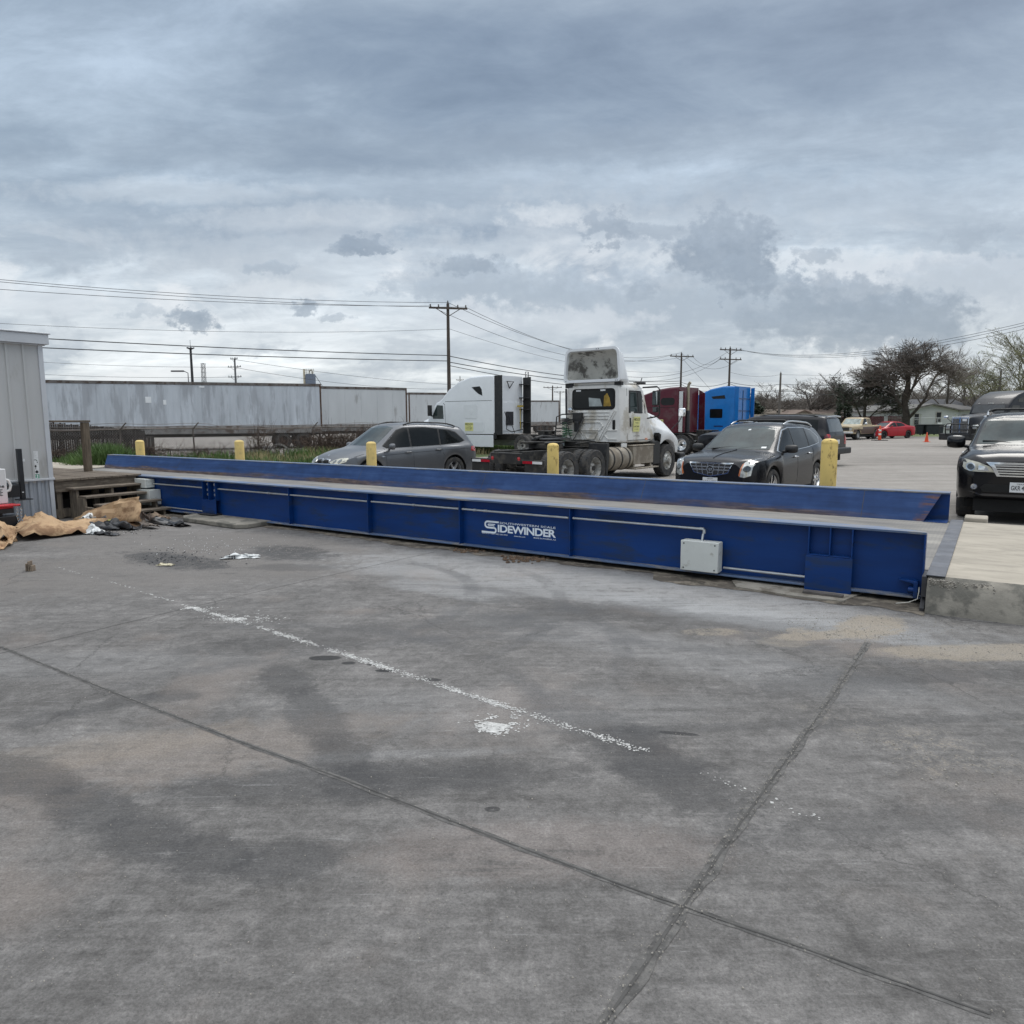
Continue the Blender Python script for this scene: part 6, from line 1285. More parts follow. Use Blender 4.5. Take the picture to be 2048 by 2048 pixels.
rt, body, bv = sleeper('sleeper_truck', 'clean white sleeper truck with black side fairings facing left', 1.76, 36.8, 141.5, WHTC,
    [(2.42, 1.05), (2.42, 4.04), (3.1, 4.06), (4.0, 4.02), (4.9, 3.78), (5.6, 3.40), (6.05, 2.98), (6.30, 2.80), (6.55, 2.72), (7.12, 1.98), (7.2, 1.7), (7.2, 1.05)], 2.42,
    [('side_window', [(6.02, 2.55), (6.45, 2.58), (6.80, 2.02), (6.76, 1.84), (5.98, 1.84)], GLASSG), ('roof_window', [(3.92, 3.47), (3.38, 3.50), (3.24, 3.34), (3.20, 3.02), (3.46, 3.12), (3.72, 3.30)], GLASS)],
    dict(ext=(1.9, 2.40, 1.02, 4.02), skirt=(2.5, 4.6), mir=6.72, fx=7.3, xf=8.4, seams=[[(6.0, 2.68), (5.88, 2.6), (5.84, 1.1)], [(2.42, 2.76), (5.84, 2.76)]],
         hood=((8.55, 7.1), dict(w=[(7.1, 1.0), (7.5, 1.2), (8.2, 1.05), (8.55, .7)], sh=[(7.1, 1.6), (7.9, 1.4), (8.55, 1.0)], gz=[(7.1, 2.0), (8.0, 1.75), (8.55, 1.25)], gw=[(7.1, .85), (8.2, .65), (8.55, .5)]))))
for s in '+-':
    for pl_, of in ((rounded(3.55, 4.50, 1.85, 2.58, .10), .012), (rounded(3.90, 4.06, 2.06, 2.34, .02), .02), (rounded(3.1, 4.5, 1.16, 1.66, .10), .012)): panel(bv, pl_, s+'y', off=of, rim=.014).build('locker_door', WHTC, rt, smooth=40)
sign_panel(body, SIDEL(4.42, 1.236, 1.20), .58, .44); MB().box(2.30, 2.44, 1.17, 1.225, .82, 1.12).build('marker_bracket', BLKP, rt)
mb = MB()
for z in (1.6, 2.3, 2.9, 3.6): mb.box(1.92, 2.42, -1.17, -.85, z, z+.05)
mb.build('extender_brace', BLKP, rt); MB().box(2.395, 2.415, -.9, .9, 1.2, 2.7).build('back_panel', WHTC, rt, bevel=.03)
MB().box(2.36, 2.41, -.30, .30, 1.5, 2.2).tube([(2.3, .1, 3.4), (2.3, -.25, 3.75), (2.3, .3, 3.75), (2.3, .1, 3.4)], .03, 6).build('rear_equipment', STEELD, rt)
MB().tube([(2.25, -.72, 2.45), (2.22, -.72, 1.3)], .02, 6).box(2.2, 2.27, -.95, -.5, 2.45, 2.53).build('broom', mat('broom_yellow', (.5, .36, .03), .6), rt)
MB().tube([(2.3, .5, 2.2), (2.2, .42, 1.7), (2.15, .55, 1.3), (2.0, .3, 1.15), (1.4, .1, 1.3)], .022, 6).tube([(2.3, .2, 2.0), (2.1, .1, 1.4), (1.8, .3, 1.1)], .02, 6).build('air_hose', HOSEB, rt)
rt, body, bv = sleeper('sleeper_truck', 'maroon sleeper truck with a tall exhaust stack behind the day cab', 9.75, 37.0, 141.0, MAR,
    [(.88, 1.10), (.86, 3.38), (1.4, 3.36), (2.0, 3.28), (3.0, 2.98), (3.9, 2.60), (4.2, 2.42), (4.5, 2.36), (4.95, 1.75), (5.0, 1.5), (5.0, 1.10)], .88,
    [('side_window', [(3.7, 2.2), (4.25, 2.22), (4.6, 1.75), (3.7, 1.7)], GLASS), ('roof_window', rounded(1.05, 1.80, 2.48, 2.84, .14), GLASS)],
    dict(fx=6.2, xf=7.0, rim=CHROME, seams=[[(.9, 2.36), (3.5, 2.36)]], fuel=[(2.2, 3.6)], hood=((7.1, 4.9), dict(w=[(4.9, .9), (5.8, 1.1), (6.7, .95), (7.1, .6)], sh=[(4.9, 1.5), (6.2, 1.3), (7.1, 1.0)], gz=[(4.9, 1.85), (6.3, 1.6), (7.1, 1.2)], gw=[(4.9, .8), (6.6, .6), (7.1, .5)]))))
MB().cyl((.55, .75, 1.1), (.55, .75, 3.42), .075, n=12).tube([(.55, .75, 3.40), (.52, .75, 3.52), (.44, .75, 3.60)], .07, 10).build('exhaust_stack', mat('tarnished_steel', (.34, .30, .22), .45, metal=.7, var=.2), rt); MB().cyl((.55, .75, 1.1), (.55, .75, 2.2), .11, n=12).build('heat_shield', STEELD, rt)
for s in (1, -1): MB().prism([(.86, 1.12), (.50, 1.12), (.52, 3.1), (.86, 3.30)], 'y', s*1.20, s*1.17).build('side_extender', MAR, rt, bevel=.01); MB().box(.60, .80, s*1.205, s*1.225, 1.14, 3.15).build('extender_strip', SILV, rt)
sign_panel(body, SIDEL(2.15, 1.236, 1.42), .5, .34); MB().prism([(1.5, .86), (1.2, 1.06), (.3, 1.08), (-.05, .98), (.2, 1.04), (1.2, 1.02)], 'y', .8, 1.2).build('wheel_fender', BLKP, rt)
rt, body, bv = sleeper('sleeper_truck', 'bright blue sleeper truck at the end of the row of trucks', 14.7, 41.8, 141.0, TBLU,
    [(1.55, 1.05), (1.55, 3.62), (2.3, 3.63), (3.0, 3.50), (3.8, 3.18), (4.6, 2.72), (5.0, 2.5), (5.3, 2.4), (5.85, 1.75), (5.9, 1.05)], 1.55,
    [('side_window', [(4.6, 2.25), (5.1, 2.27), (5.45, 1.75), (4.6, 1.7)], GLASS), ('sleeper_window', rounded(2.25, 3.02, 1.82, 2.34, .06), GLASS), ('roof_window', [(2.15, 3.12), (2.95, 3.05), (2.85, 2.92), (2.1, 2.92)], GLASS)],
    dict(fx=7.0, xf=7.8, ext=(1.32, 1.54, 1.02, 3.58), extm=TBLU, fuel=[(2.6, 4.0)], hood=((8.0, 5.8), dict(w=[(5.8, .95), (6.6, 1.15), (7.5, 1.0), (8.0, .6)], sh=[(5.8, 1.5), (7.2, 1.3), (8.0, 1.0)], gz=[(5.8, 1.85), (7.3, 1.6), (8.0, 1.2)], gw=[(5.8, .8), (7.5, .6), (8.0, .5)]))))
mb = MB()
for z in (1.5, 2.2, 2.9): mb.box(1.525, 1.546, -1.1, 1.1, z, z+.05)
mb.box(1.525, 1.547, -.03, .03, 1.1, 3.4); mb.build('back_wall_seam', mat('dark_blue_paint', (.008, .05, .15), .4), rt); MB().box(2.2, 2.75, 1.222, 1.226, 1.30, 1.38).build('script_badge', mat('navy_badge', (.006, .03, .12), .4), rt)
# ---- white truck nose behind the day cab, and the tall pale tractor beyond it
rt, body, bv = sleeper('sleeper_truck', 'white truck with only its rounded bonnet showing left of the day cab', 9.0, 46.0, 141.0, WHTC,
    [(1.4, 1.05), (1.4, 2.9), (2.4, 2.9), (3.2, 2.85), (3.7, 2.7), (4.2, 1.95), (4.25, 1.05)], 1.4, [('side_window', [(3.0, 2.6), (3.5, 2.62), (3.85, 1.98), (3.0, 1.95)], GLASS)],
    dict(fx=5.2, xf=6.0, hood=((6.45, 4.1), dict(w=[(4.1, 1.0), (4.8, 1.22), (5.9, 1.15), (6.45, .7)], sh=[(4.1, 1.7), (5.6, 1.6), (6.2, 1.4), (6.45, 1.0)], gz=[(4.1, 2.2), (5.6, 2.1), (6.2, 1.8), (6.45, 1.2)], gw=[(4.1, .85), (5.8, .75), (6.45, .5)]))))
# ---- black bonneted truck behind the black SUV
rt, body, bv = sleeper('sleeper_truck', 'black long nosed truck with chrome grille and tube bumper at the right edge', 31.7, 46.6, 209.0, BLKT,
    [(-1.6, 1.05), (-1.6, 3.42), (-.6, 3.46), (.4, 3.40), (1.2, 3.20), (1.8, 2.92), (2.15, 2.62), (2.25, 2.56), (2.50, 2.02), (2.55, 1.05)], -1.6,
    [('side_window', [(1.1, 2.5), (1.9, 2.5), (2.2, 2.05), (1.1, 1.98)], GLASS), ('roof_window', [(.7, 3.05), (1.3, 2.9), (1.3, 2.72), (.7, 2.72)], GLASS)],
    dict(fx=3.9, xf=5.2, hw=1.12, hood=((5.3, 2.4), dict(w=[(2.4, .86), (3.2, 1.02), (4.3, 1.02), (5.0, .72), (5.3, .62)], sh=[(2.4, 1.55), (4.2, 1.40), (4.9, 1.35), (5.3, 1.30)], gz=[(2.4, 2.04), (4.2, 1.90), (5.2, 1.80), (5.3, 1.74)], gw=[(2.4, .72), (4.6, .56), (5.3, .52)]))))
panel(bv, [(-.95, 2.06), (.95, 2.06), (.90, 2.54), (-.90, 2.54)], '+x', off=.012, cell=.2).build('windscreen', mat('dark_windscreen', (.03, .035, .04), .06, var=.3, coat=.2, spec=.5), rt)
gr = MB().box(5.29, 5.33, -.50, .50, .84, 1.82).build('grille_surround', SILV, rt, bevel=.03, seg=3); MB().box(5.331, 5.337, -.44, .44, .87, 1.70).build('grille_mesh', mat('steel_grille', (.085, .085, .09), .5, metal=.3, var=.3, vs_=40), gr)
mb = MB()
for k in range(12): y = -.41+.0745*k; mb.box(5.338, 5.346, y-.006, y+.006, .87, 1.70)
mb.build('grille_bar', STEELW, gr); MB().box(5.338, 5.36, -.035, .035, .9, 1.80).build('grille_emblem', CHROME, gr); MB().box(5.338, 5.35, .14, .38, 1.56, 1.70).build('licence_plate', PLATEM, gr)
MB().box(5.15, 5.5, -1.15, 1.15, .42, .82).build('front_bumper', BLKP, rt, bevel=.05, seg=3)
mb = MB()
for pts in ([(5.5, -.72, .7), (5.62, -.72, 1.25), (5.62, -.60, 1.40), (5.62, .60, 1.40), (5.62, .72, 1.25), (5.5, .72, .7)], [(5.58, -.72, 1.05), (5.58, .72, 1.05)], [(5.5, -1.12, .7), (5.5, -1.12, 1.25), (5.45, -.72, 1.25)], [(5.5, 1.12, .7), (5.5, 1.12, 1.25), (5.45, .72, 1.25)]): mb.tube(pts, .035, 8)
mb.build('tube_bumper', BLKP, rt)
for s in (1, -1):
    MB().tube([(4.6, s*.85, 1.45), (4.75, s*1.15, 1.75)], .02, 6).build('mirror_arm', BLKP, rt); MB().box(4.70, 4.86, s*1.05, s*1.32, 1.72, 1.88).build('hood_mirror', CHROME, rt, bevel=.05, seg=3); MB().box(4.95, 5.2, s*.62, s*.98, 1.08, 1.34).build('headlight', LAMP, rt, bevel=.05, seg=3)
for y in (-.7, -.12, 0, .12, .7): MB().box(2.10, 2.17, y-.035, y+.035, 2.63, 2.67).build('marker_lamp', mat('lit_marker_lens', (.85, .83, .75), .3, coat=1), rt)
# ================================================================ BACKGROUND
TRL = mat('dull_trailer_panel', (.52, .555, .595), .5, metal=.08, var=.13, vs_=.7, dirt=((.37, .39, .42), .42, .9), stretch=(2.2, 2.2, .35))
TRL2 = mat('pale_trailer_panel', (.58, .60, .61), .5, metal=.08, var=.06, vs_=.6, dirt=((.38, .38, .38), .25, 1.2), stretch=(2, 2, .4))
RAIL = mat('trailer_rail', (.16, .145, .135), .6, metal=.3, var=.35, vs_=2, dirt=((.09, .06, .045), .4, 3))
RUST = mat('rusty_steel', (.085, .050, .035), .85, var=.45, vs_=5)
TPATCH = mat('trailer_patch', (.78, .80, .81), .5, var=.05)
def trailer(lab, A, B, top, zb, m, wid=2.6, seams=1.2, ext=0.0, rear='B', patches=(), back=True):
    A, B = Vector(A), Vector(B); d = (B-A).normalized(); A = A-d*ext; L_ = (B-A).length
    deg = math.degrees(math.atan2(d.y, d.x)); t = thing('box_trailer', lab, 'trailer', (A.x, A.y, LOT), deg, 'white box trailers')
    h = top-LOT; zb = zb-LOT
    MB().box(0, L_, 0, wid, zb, h-.16).build('box_body', m, t, bevel=.02)
    MB().box(-.02, L_+.02, -.025, wid+.025, h-.158, h-.02).box(-.01, L_+.01, -.01, wid+.01, h-.019, h+.01).build('top_rail', RAIL, t); MB().box(-.02, L_+.02, -.025, wid+.025, zb-.46, zb+.02).build('bottom_rail', mat('bottom_rail', (.27, .26, .25), .6, metal=.3, var=.3, vs_=2, dirt=((.12, .08, .06), .4, 2)), t)
    mb = MB(); x = seams
    while x < L_-.2: mb.box(x-.012, x+.012, -.012, .0, zb+.03, h-.17); x += seams
    mb.build('panel_seams', m, t)
    mb = MB()
    for x in (0, L_):
        mb.box(x-.05, x+.05, -.04, .08, zb-.1, h); mb.box(x-.05, x+.05, wid-.08, wid+.04, zb-.1, h)
    mb.build('corner_post', RUST, t, bevel=.02)
    mb = MB()
    xx = L_*.30
    for s in (.35, wid-.35): mb.box(xx-.06, xx+.06, s-.06, s+.06, .15, zb-.15); mb.box(xx-.14, xx+.14, s-.12, s+.12, 0, .15); mb.prism([(xx-.75, zb-.18), (xx-.65, zb-.18), (xx, .45), (xx-.06, .40)], 'y', s-.03, s+.03); mb.prism([(xx+.75, zb-.18), (xx+.65, zb-.18), (xx, .45), (xx+.06, .40)], 'y', s-.03, s+.03)
    mb.box(xx-.8, xx+.8, .2, wid-.2, zb-.62, zb-.465); mb.build('landing_gear', RUST, t); MB().box(.3, L_-.3, .3, wid-.3, zb-.66, zb-.47).build('underframe', mat('underframe_black', (.02, .018, .017), .9, var=.3), t)
    if back:
        for xa in (L_-2.4, L_-1.15):
            for y_ in (.18, wid-.18):
                w_ = wheel(t, xa, y_ if y_ > 1 else y_, .5, .3, .29, 'truck_rear', RUST); w_.rotation_euler.z = math.pi if y_ < 1 else 0
    for (x, z, w_, hh) in patches: MB().box(L_-x-w_, L_-x, -.016, -.001, z, z+hh).build('patch', TPATCH, t)
    return t
A1, B1 = onz(92, 760, 3.95), onz(640, 768, 3.95)
trailer('longest streaked white trailer behind the fence with two pale patches', A1, B1, 3.95, 1.30, TRL, ext=1.2, seams=.40, patches=((9.85, 2.85, .32, .36), (9.05, 2.75, .17, .28), (6.9, 3.78, .3, .1)))
t1 = bpy.data.objects['box_trailer']; q = MB()
for x, z in ((1.9, 1.5), (2.3, 1.5)): pass
d1 = (B1-A1).normalized(); B2 = onz(812, 776, 3.95); A2 = B2-(B2-onz(645, 772.5, 3.95)).normalized()*8.4
trailer('shorter pale trailer with rusty corner post behind the silver SUV', A2, B2, 3.95, 1.32, TRL2, seams=1.22)
A3, B3 = onz(818, 785, 3.95), onz(1000, 787, 3.95)
trailer('pale trailer partly hidden by the clean white sleeper truck', A3, B3, 3.95, 1.3, TRL2, seams=2.4)
B4 = onz(1118, 801, 3.9); A4 = B4+Vector((-12, -2.0, 0))
trailer('farthest pale trailer seen between the white sleeper and the day cab', A4, B4, 3.9, 1.2, TRL2, seams=1.2)
# fence ----------------------------------------------------------
WIRE = mat('fence_wire', (.15, .135, .125), .6, metal=.4, var=.25, vs_=3)
FPOST = mat('fence_post', (.145, .12, .105), .7, var=.3, vs_=4)
F0, FD = Vector((-22.0, 22.4, 0)), Vector((.652, .758, 0)).normalized()
FZ0 = LOT
def ftop(s): return 1.36-.0045*s
cf = thing('chain_link_fence', 'rusty chain link fence with barbed wire arms in front of the trailers', 'fence', (F0.x, F0.y, FZ0), math.degrees(math.atan2(FD.y, FD.x)))
FL = 46.0; s0_ = 3.3
mb = MB(); mb.tube([(s, 0, ftop(s)-FZ0+.03*math.sin(s*.7)) for s in [i*1.0 for i in range(47)]], .028, 6); mb.build('top_rail', FPOST, cf)
ps = [s0_+3.05*i for i in range(-1, 15)]
for i, s in enumerate(ps):
    if s < 0: continue
    mb = MB(); lean = .05*math.sin(i*3); mb.tube([(s, 0, 0), (s+lean, 0, ftop(s)-FZ0+.05)], .035, 7); mb.build('fence_post', FPOST, cf)
    if i not in (5, 7, 9): mb = MB(); h = ftop(s)-FZ0; mb.tube([(s+lean, 0, h), (s+lean+.16, -.22, h+.28)], .026, 6); mb.build('barb_arm', FPOST, cf)
mb = MB()
for k, (dy, dz) in enumerate(((-.06, .07), (-.13, .16), (-.21, .26))):
    pts = [(s*.5, dy+.03*math.sin(s), ftop(s*.5)-FZ0+dz-.05*abs(math.sin(s*.5*math.pi/3.05))-(.08 if 26 < s < 40 else 0)) for s in range(0, 92)]; mb.tube(pts, .009, 4)
mb.build('barbed_wire', WIRE, cf)
mb = MB(); cell = .105
n = int(FL/cell)
for i in range(-14, n):
    for sg in (1, -1):
        a = i*cell; h0, h1 = 0.02, 1.5
        x0, x1 = (a, a+1.48) if sg > 0 else (a+1.48, a)
        if min(x0, x1) < 0: continue
        mb.add([(x0-.007, .0, h0), (x0+.007, .0, h0), (x1+.007, .0, h1), (x1-.007, .0, h1)], [(0, 1, 2, 3)])
mb.build('chain_mesh', WIRE, cf, smooth=0, thick=.006)
SLAT = mat('dark_fence_slat', (.050, .040, .036), .85, var=.45, vs_=6)
sf = thing('slat_fence', 'dark brown slatted fence behind the tall timber post', 'fence', (0, 0, 0), 0)
P0, P1 = Vector((*onY(60, 900, 27.2).xy, LOT)), Vector((*onY(309, 900, 31.5).xy, LOT)); sd_ = (P1-P0).normalized(); sn = Vector((-sd_.y, sd_.x, 0)); SLN = (P1-P0).length
sf.location = P0; sf.rotation_euler = (0, 0, math.atan2(sd_.y, sd_.x))
mb = MB(); i = 0; x = 0
while x < SLN:
    u = x/SLN; top = 1.84-.46*u+random.uniform(-.03, .03)-(.25 if u > .93 else 0); w_ = .066
    mb.box(x, x+w_, .05+random.uniform(-.01, .01), .07, .02, top); x += .083
mb.build('slats', SLAT, sf, smooth=0)
mb = MB()
for z in (.4, 1.1): mb.box(0, SLN, .075, .10, z, z+.05)
mb.build('slat_rail', FPOST, sf)
# dry vines, weeds and grass at the fence
VINE = mat('dead_vine', (.095, .066, .050), .9, var=.45, vs_=4)
mb = MB(); rnd = random.Random(5)
def twig(p, d, L_, r, n=5, wob=.5):
    pts = [Vector(p)]; d = Vector(d).normalized()
    for i in range(n):
        d = (d+Vector((rnd.uniform(-wob, wob), rnd.uniform(-wob, wob), rnd.uniform(-wob, wob)))).normalized(); pts.append(pts[-1]+d*L_/n)
    mb.tube(pts, [r*(1-.8*i/n) for i in range(n+1)], 3, caps=False); return pts
def fpt(s, off=0.0, z=0.0): p = F0+FD*s+Vector((FD.y, -FD.x, 0))*off; return Vector((p.x, p.y, LOT+z))
for c_, sp, n_, hh in ((6.5, 2.8, 620, 1.0), (10.0, 1.6, 420, .75), (13.0, 1.5, 300, .6), (15.4, .5, 170, 1.45), (19.5, 2.0, 1300, 1.15), (22.5, 1.8, 1500, 1.3), (24.8, .5, 220, 1.6), (27, 1.6, 500, 1.1), (31, 2, 300, 1.0), (36, 3, 300, .9)):
    for _ in range(int(n_*1.6)):
        s = rnd.gauss(c_, sp*.6); p = fpt(s, rnd.uniform(-.1, .5), rnd.random()**1.5*hh*.8); twig(p, (rnd.uniform(-1, 1), rnd.uniform(-.5, .5), rnd.uniform(-.3, 1.2)), rnd.uniform(.25, .9), rnd.uniform(.006, .013))
for _ in range(60): s = rnd.choice((15.4, 16.5, 19.3, 24.6)); twig(fpt(s+rnd.gauss(0, .3), .1, .1), (rnd.uniform(-.25, .25), 0, 1), rnd.uniform(1.2, 1.9), .012, 7, .15)
tag(mb.build('dead_vines', VINE, smooth=0), None, None, None, 'stuff')
def blades(mb, p, n, r, h, lean=.5, w=.012):
    for _ in range(n):
        a, q = rnd.random()*6.283, r*math.sqrt(rnd.random()); b = Vector(p)+Vector((q*math.cos(a), q*math.sin(a), 0)); hh = h*rnd.uniform(.5, 1.15); l = Vector((rnd.uniform(-1, 1), rnd.uniform(-1, 1), 0))*lean*hh
        g = rnd.random()*6.283; c_ = Vector((math.cos(g), math.sin(g), 0))*w*rnd.uniform(.6, 1.3)
        mb.add([b-c_, b+c_, b+l*.4+c_*.7+Vector((0, 0, hh*.6)), b+l*.4-c_*.7+Vector((0, 0, hh*.6)), b+l+Vector((0, 0, hh))], [(0, 1, 2, 3), (3, 2, 4)])
mb = MB()
for _ in range(2300):
    s = rnd.uniform(4, 31); off = rnd.uniform(.2, 6.5); 
    nz = noise.noise((s*.35, off*.5, 2))
    if nz < -.25 and off > 2: continue
    blades(mb, fpt(s, off), 10, .35, .34+.22*max(0, nz)+(.12 if off < 1.5 else 0), .45, .018)
for _ in range(260):                                     # rank weeds by the platform
    p = Vector((*onY(rnd.uniform(140, 250), 920, rnd.uniform(22.5, 25.5)).xy, LOT)); u = 1-abs((p.x/p.y+.56)/.05); blades(mb, p, 34, .3, .55+.5*max(0, u), .4, .03)
gb = mb.build('grass', GR, smooth=0); tag(gb, 'rank green weeds and grass between the scale and the fence', None, None, 'stuff')
mb = MB()
for _ in range(420):
    s, off = rnd.uniform(8, 30), rnd.uniform(.8, 6); blades(mb, fpt(s, off), 9, .22, .38, .4, .012)
for c_ in ((13.6, 3.0), (19.6, 3.6), (20.6, 3.2), (23.2, 2.6), (18, 1), (26, 2.2)):
    for _ in range(26): blades(mb, fpt(c_[0]+rnd.gauss(0, .5), c_[1]+rnd.gauss(0, .5)), 10, .2, .55, .5, .012)
tag(mb.build('dry_grass', DRYG, smooth=0), None, None, None, 'stuff')
mb = MB(); pl_ = [fpt(s, off) for s, off in ((2, 0), (33, 0), (33, 7), (2, 8))]; mb.add([(p.x, p.y, LOT+.005) for p in pl_], [(0, 1, 2, 3)]); struct(mb.build('grass_verge', mat('verge_soil', (.075, .10, .035), .95, var=.5, vs_=1.2, bump=.8, bs=12, dirt=((.16, .13, .08), .42, 1.5)), smooth=0))
o = MB().lathe([(.42, -.09), (.5, -.09), (.5, .09), (.42, .09)], 'y', (0, 0, 0), 24, close=True).build('half_buried_tyre', mat('sun_bleached_tyre', (.30, .28, .26), .8, var=.3, vs_=6), smooth=40); pt = onY(558, 905, 35.0); o.location = (pt.x, pt.y, LOT+.2); o.rotation_euler = (0, 0, R(20)); tag(o, 'pale half buried tyre in the weeds under the long trailer', 'tyre')
# poles and wires -----------------------------------------------
POLE = mat('utility_pole_wood', (.070, .056, .046), .9, var=.3, vs_=3, dirt=((.12, .10, .085), .4, 2), stretch=(6, 6, .5)); POLEG = mat('grey_pole_wood', (.135, .12, .105), .9, var=.25, vs_=3, stretch=(6, 6, .5))
INSUL = mat('insulator', (.12, .115, .11), .4, var=.2)
def zpix(py, P):                       # height that shows at image row py above ground point P
    lo, hi = -5, 80
    for _ in range(50):
        m_ = (lo+hi)/2; d = Vector((P.x, P.y, m_))-CAMP; y = 1024-FPX*d.dot(upv)/d.dot(fwd)
        if y > py: lo = m_
        else: hi = m_
    return lo
def gpt(px, py, Y): q = onY(px, py, Y); return Vector((q.x, q.y, LOT))
def upole(lab, px, Y, ptop, arms, m=POLE, r=.16, deg=0.0, cat='utility pole', lamp=None, grp='utility poles'):
    P = gpt(px, 830, Y); h = zpix(ptop, P)-LOT; t = thing('utility_pole', lab, cat, P, deg, grp)
    MB().tube([(0, 0, 0), (0, 0, h)], [r, r*.62], 12).build('pole', m, t, smooth=50)
    for pa, hw in arms:
        z = zpix(pa, P)-LOT; mb = MB(); mb.box(-hw, hw, -.19, -.09, z-.06, z+.06)
        mb.tube([(-hw*.6, -.14, z-.05), (0, -.08, z-.55)], .025, 4).tube([(hw*.6, -.14, z-.05), (0, -.08, z-.55)], .025, 4); a = mb.build('crossarm', m, t)
        for x in (-hw*.92, -hw*.5, hw*.5, hw*.92): MB().lathe([(.04, 0), (.06, .06), (.04, .12), (.06, .16), (.02, .2)], 'z', (x, -.14, z+.06), 8).build('insulator', INSUL, a)
    MB().lathe([(.04, 0), (.06, .06), (.03, .2)], 'z', (0, 0, h), 8).build('insulator', INSUL, t)
    return t, P
pA, PA = upole('tall brown utility pole with one crossarm above the silver SUV', 899, 52, 607, [(617, 1.35)], deg=14)
pB, PB = upole('utility pole with one crossarm rising behind the maroon truck', 1360, 92, 707, [(713, 1.7)], deg=20)
pC, PC = upole('utility pole with two crossarms rising behind the blue truck', 1456, 86, 696, [(700, 1.5), (719, 1.5)], deg=20)
pD, PD = upole('bare grey pole without a crossarm before the leafless thicket', 1558, 100, 746, [], POLEG, .19)
pE, PE = upole('small distant pole with one crossarm above the farthest trailer', 1105, 150, 772, [(775, 1.9)], r=.2)
pF, PF = upole('thin distant pole with crossarm right beside the day cab', 1120, 190, 783, [(784, 1.6)], r=.18)
pG, PG = upole('tiny distant pole left of the clean white sleeper truck', 921, 190, 753, [(760, 1.0)], r=.16)
pH, PH = upole('grey pole half hidden in the budding tree at the right', 1995, 82, 742, [], POLEG, .16)
pI, PI_ = upole('dark floodlight pole with whip antenna behind the long trailer', 389, 95, 699, [], mat('dark_pole_steel', (.025, .025, .028), .5), .22, cat='light pole', grp=None)
hI = zpix(699, PI_)-LOT; MB().tube([(0, 0, hI), (0, 0, zpix(680, PI_)-LOT)], .025, 4).build('antenna', STEELD, pI); mb = MB()
for a in range(0, 360, 60): mb.box(.1, .52, -.10, .10, -.06, .06, Matrix.Translation((0, 0, hI)) @ Matrix.Rotation(R(a), 4, 'Z') @ Matrix.Rotation(R(-25), 4, 'Y'))
mb.build('floodlight', STEELD, pI)
pJ, PJ = upole('steel pole with three paired arms behind the long trailer', 475, 120, 717, [(718, .7), (734, 1.3), (754, 1.3)], mat('grey_pole_steel', (.13, .135, .14), .5), .22, deg=-20)
pS = gpt(381, 830, 110); sl = thing('street_lamp', 'lone street lamp arm left of the floodlight pole', 'street lamp', pS); h = zpix(742, pS)-LOT; MB().tube([(0, 0, 0), (0, 0, h-.9), (0, 0, h-.3), (-.6, 0, h)], .06, 6).build('pole', STEELD, sl); MB().box(-2.5, -.6, -.2, .2, h-.12, h+.10, ty=.3).build('lamp_head', STEELD, sl, bevel=.05)
def lattice(lab, px, Y, ptop, w, nm='lattice_mast'):
    P = gpt(px, 830, Y); h = zpix(ptop, P)-LOT; mb = MB(); n = max(6, int(h/(w*1.2)))
    for sx in (-1, 1):
        for sy in (-1, 1): mb.tube([(sx*w/2, sy*w/2, 0), (sx*w/2*.8, sy*w/2*.8, h)], .05*w+.01, 4)
    for i in range(n):
        z0, z1 = h*i/n, h*(i+1)/n
        for s in (-1, 1): mb.tube([(-w/2, s*w/2, z0), (w/2, s*w/2, z1)], .03*w+.01, 3, caps=False); mb.tube([(s*w/2, -w/2, z0), (s*w/2, w/2, z1)], .03*w+.01, 3, caps=False); mb.tube([(-w/2, s*w/2, z1), (w/2, s*w/2, z1)], .03*w+.01, 3, caps=False)
    o = mb.build(nm, POLEG if w > 1 else STEELD, smooth=0); o.location = P; return tag(o, lab, 'mast')
lattice('short pale lattice mast between the floodlight pole and the paired arm pole', 412, 130, 727, .62); lattice('thin lattice radio mast beside the clean white sleeper truck', 1054, 160, 744, .75)
P = gpt(624, 830, 140); sil = thing('silo', 'grey blue silo with a pale ladder frame above the trailers', 'silo', P); hz_ = zpix(748, P)-LOT; MB().lathe([(.001, 0), (.95, 0), (.95, hz_-.3), (.85, hz_), (.001, hz_)], 'z', (0, 0, 0), 24).build('tank', mat('silo_blue', (.13, .155, .20), .6, var=.15), sil); zt = zpix(738, P)-LOT
mb = MB(); mb.box(-1.35, -1.12, -.15, .15, 0, zt); mb.box(-1.08, -1.0, -.15, .15, 0, zt)
for i in range(5): mb.box(-1.1, .9, -.92, -.88, hz_+.1+i*(zt-hz_-.15)/4.5, hz_+.15+i*(zt-hz_-.15)/4.5)
for x in (-.5, 0, .5, .88): mb.box(x-.03, x+.03, -.92, -.88, hz_, zt)
mb.build('ladder_frame', mat('cream_steel', (.55, .50, .38), .6), sil); MB().tube([(.1+.32*math.cos(R(a)), 0, hz_+.75*math.sin(R(a))) for a in range(0, 181, 20)], .09, 6).tube([(.95, 0, hz_-.3), (2.4, 0, hz_-2.6)], .05, 5).build('pipe', STEELD, sil)
CABLE = mat('overhead_cable', (.045, .047, .052), .7, var=.1)
def wire(lab, pts, sag, r, grp='overhead wires'):
    mb = MB(); out = []
    for a, b in zip(pts, pts[1:]):
        a, b = Vector(a), Vector(b); n = 22; out += [a+(b-a)*(i/n)-Vector((0, 0, sag*4*(i/n)*(1-i/n))) for i in range(n)]
    out.append(Vector(pts[-1])); o = MB(out[0]); o.tube(out, r, 5); ob = o.build('overhead_wire', CABLE, smooth=60); ob.location = out[0]; return tag(ob, lab, 'wire', grp)
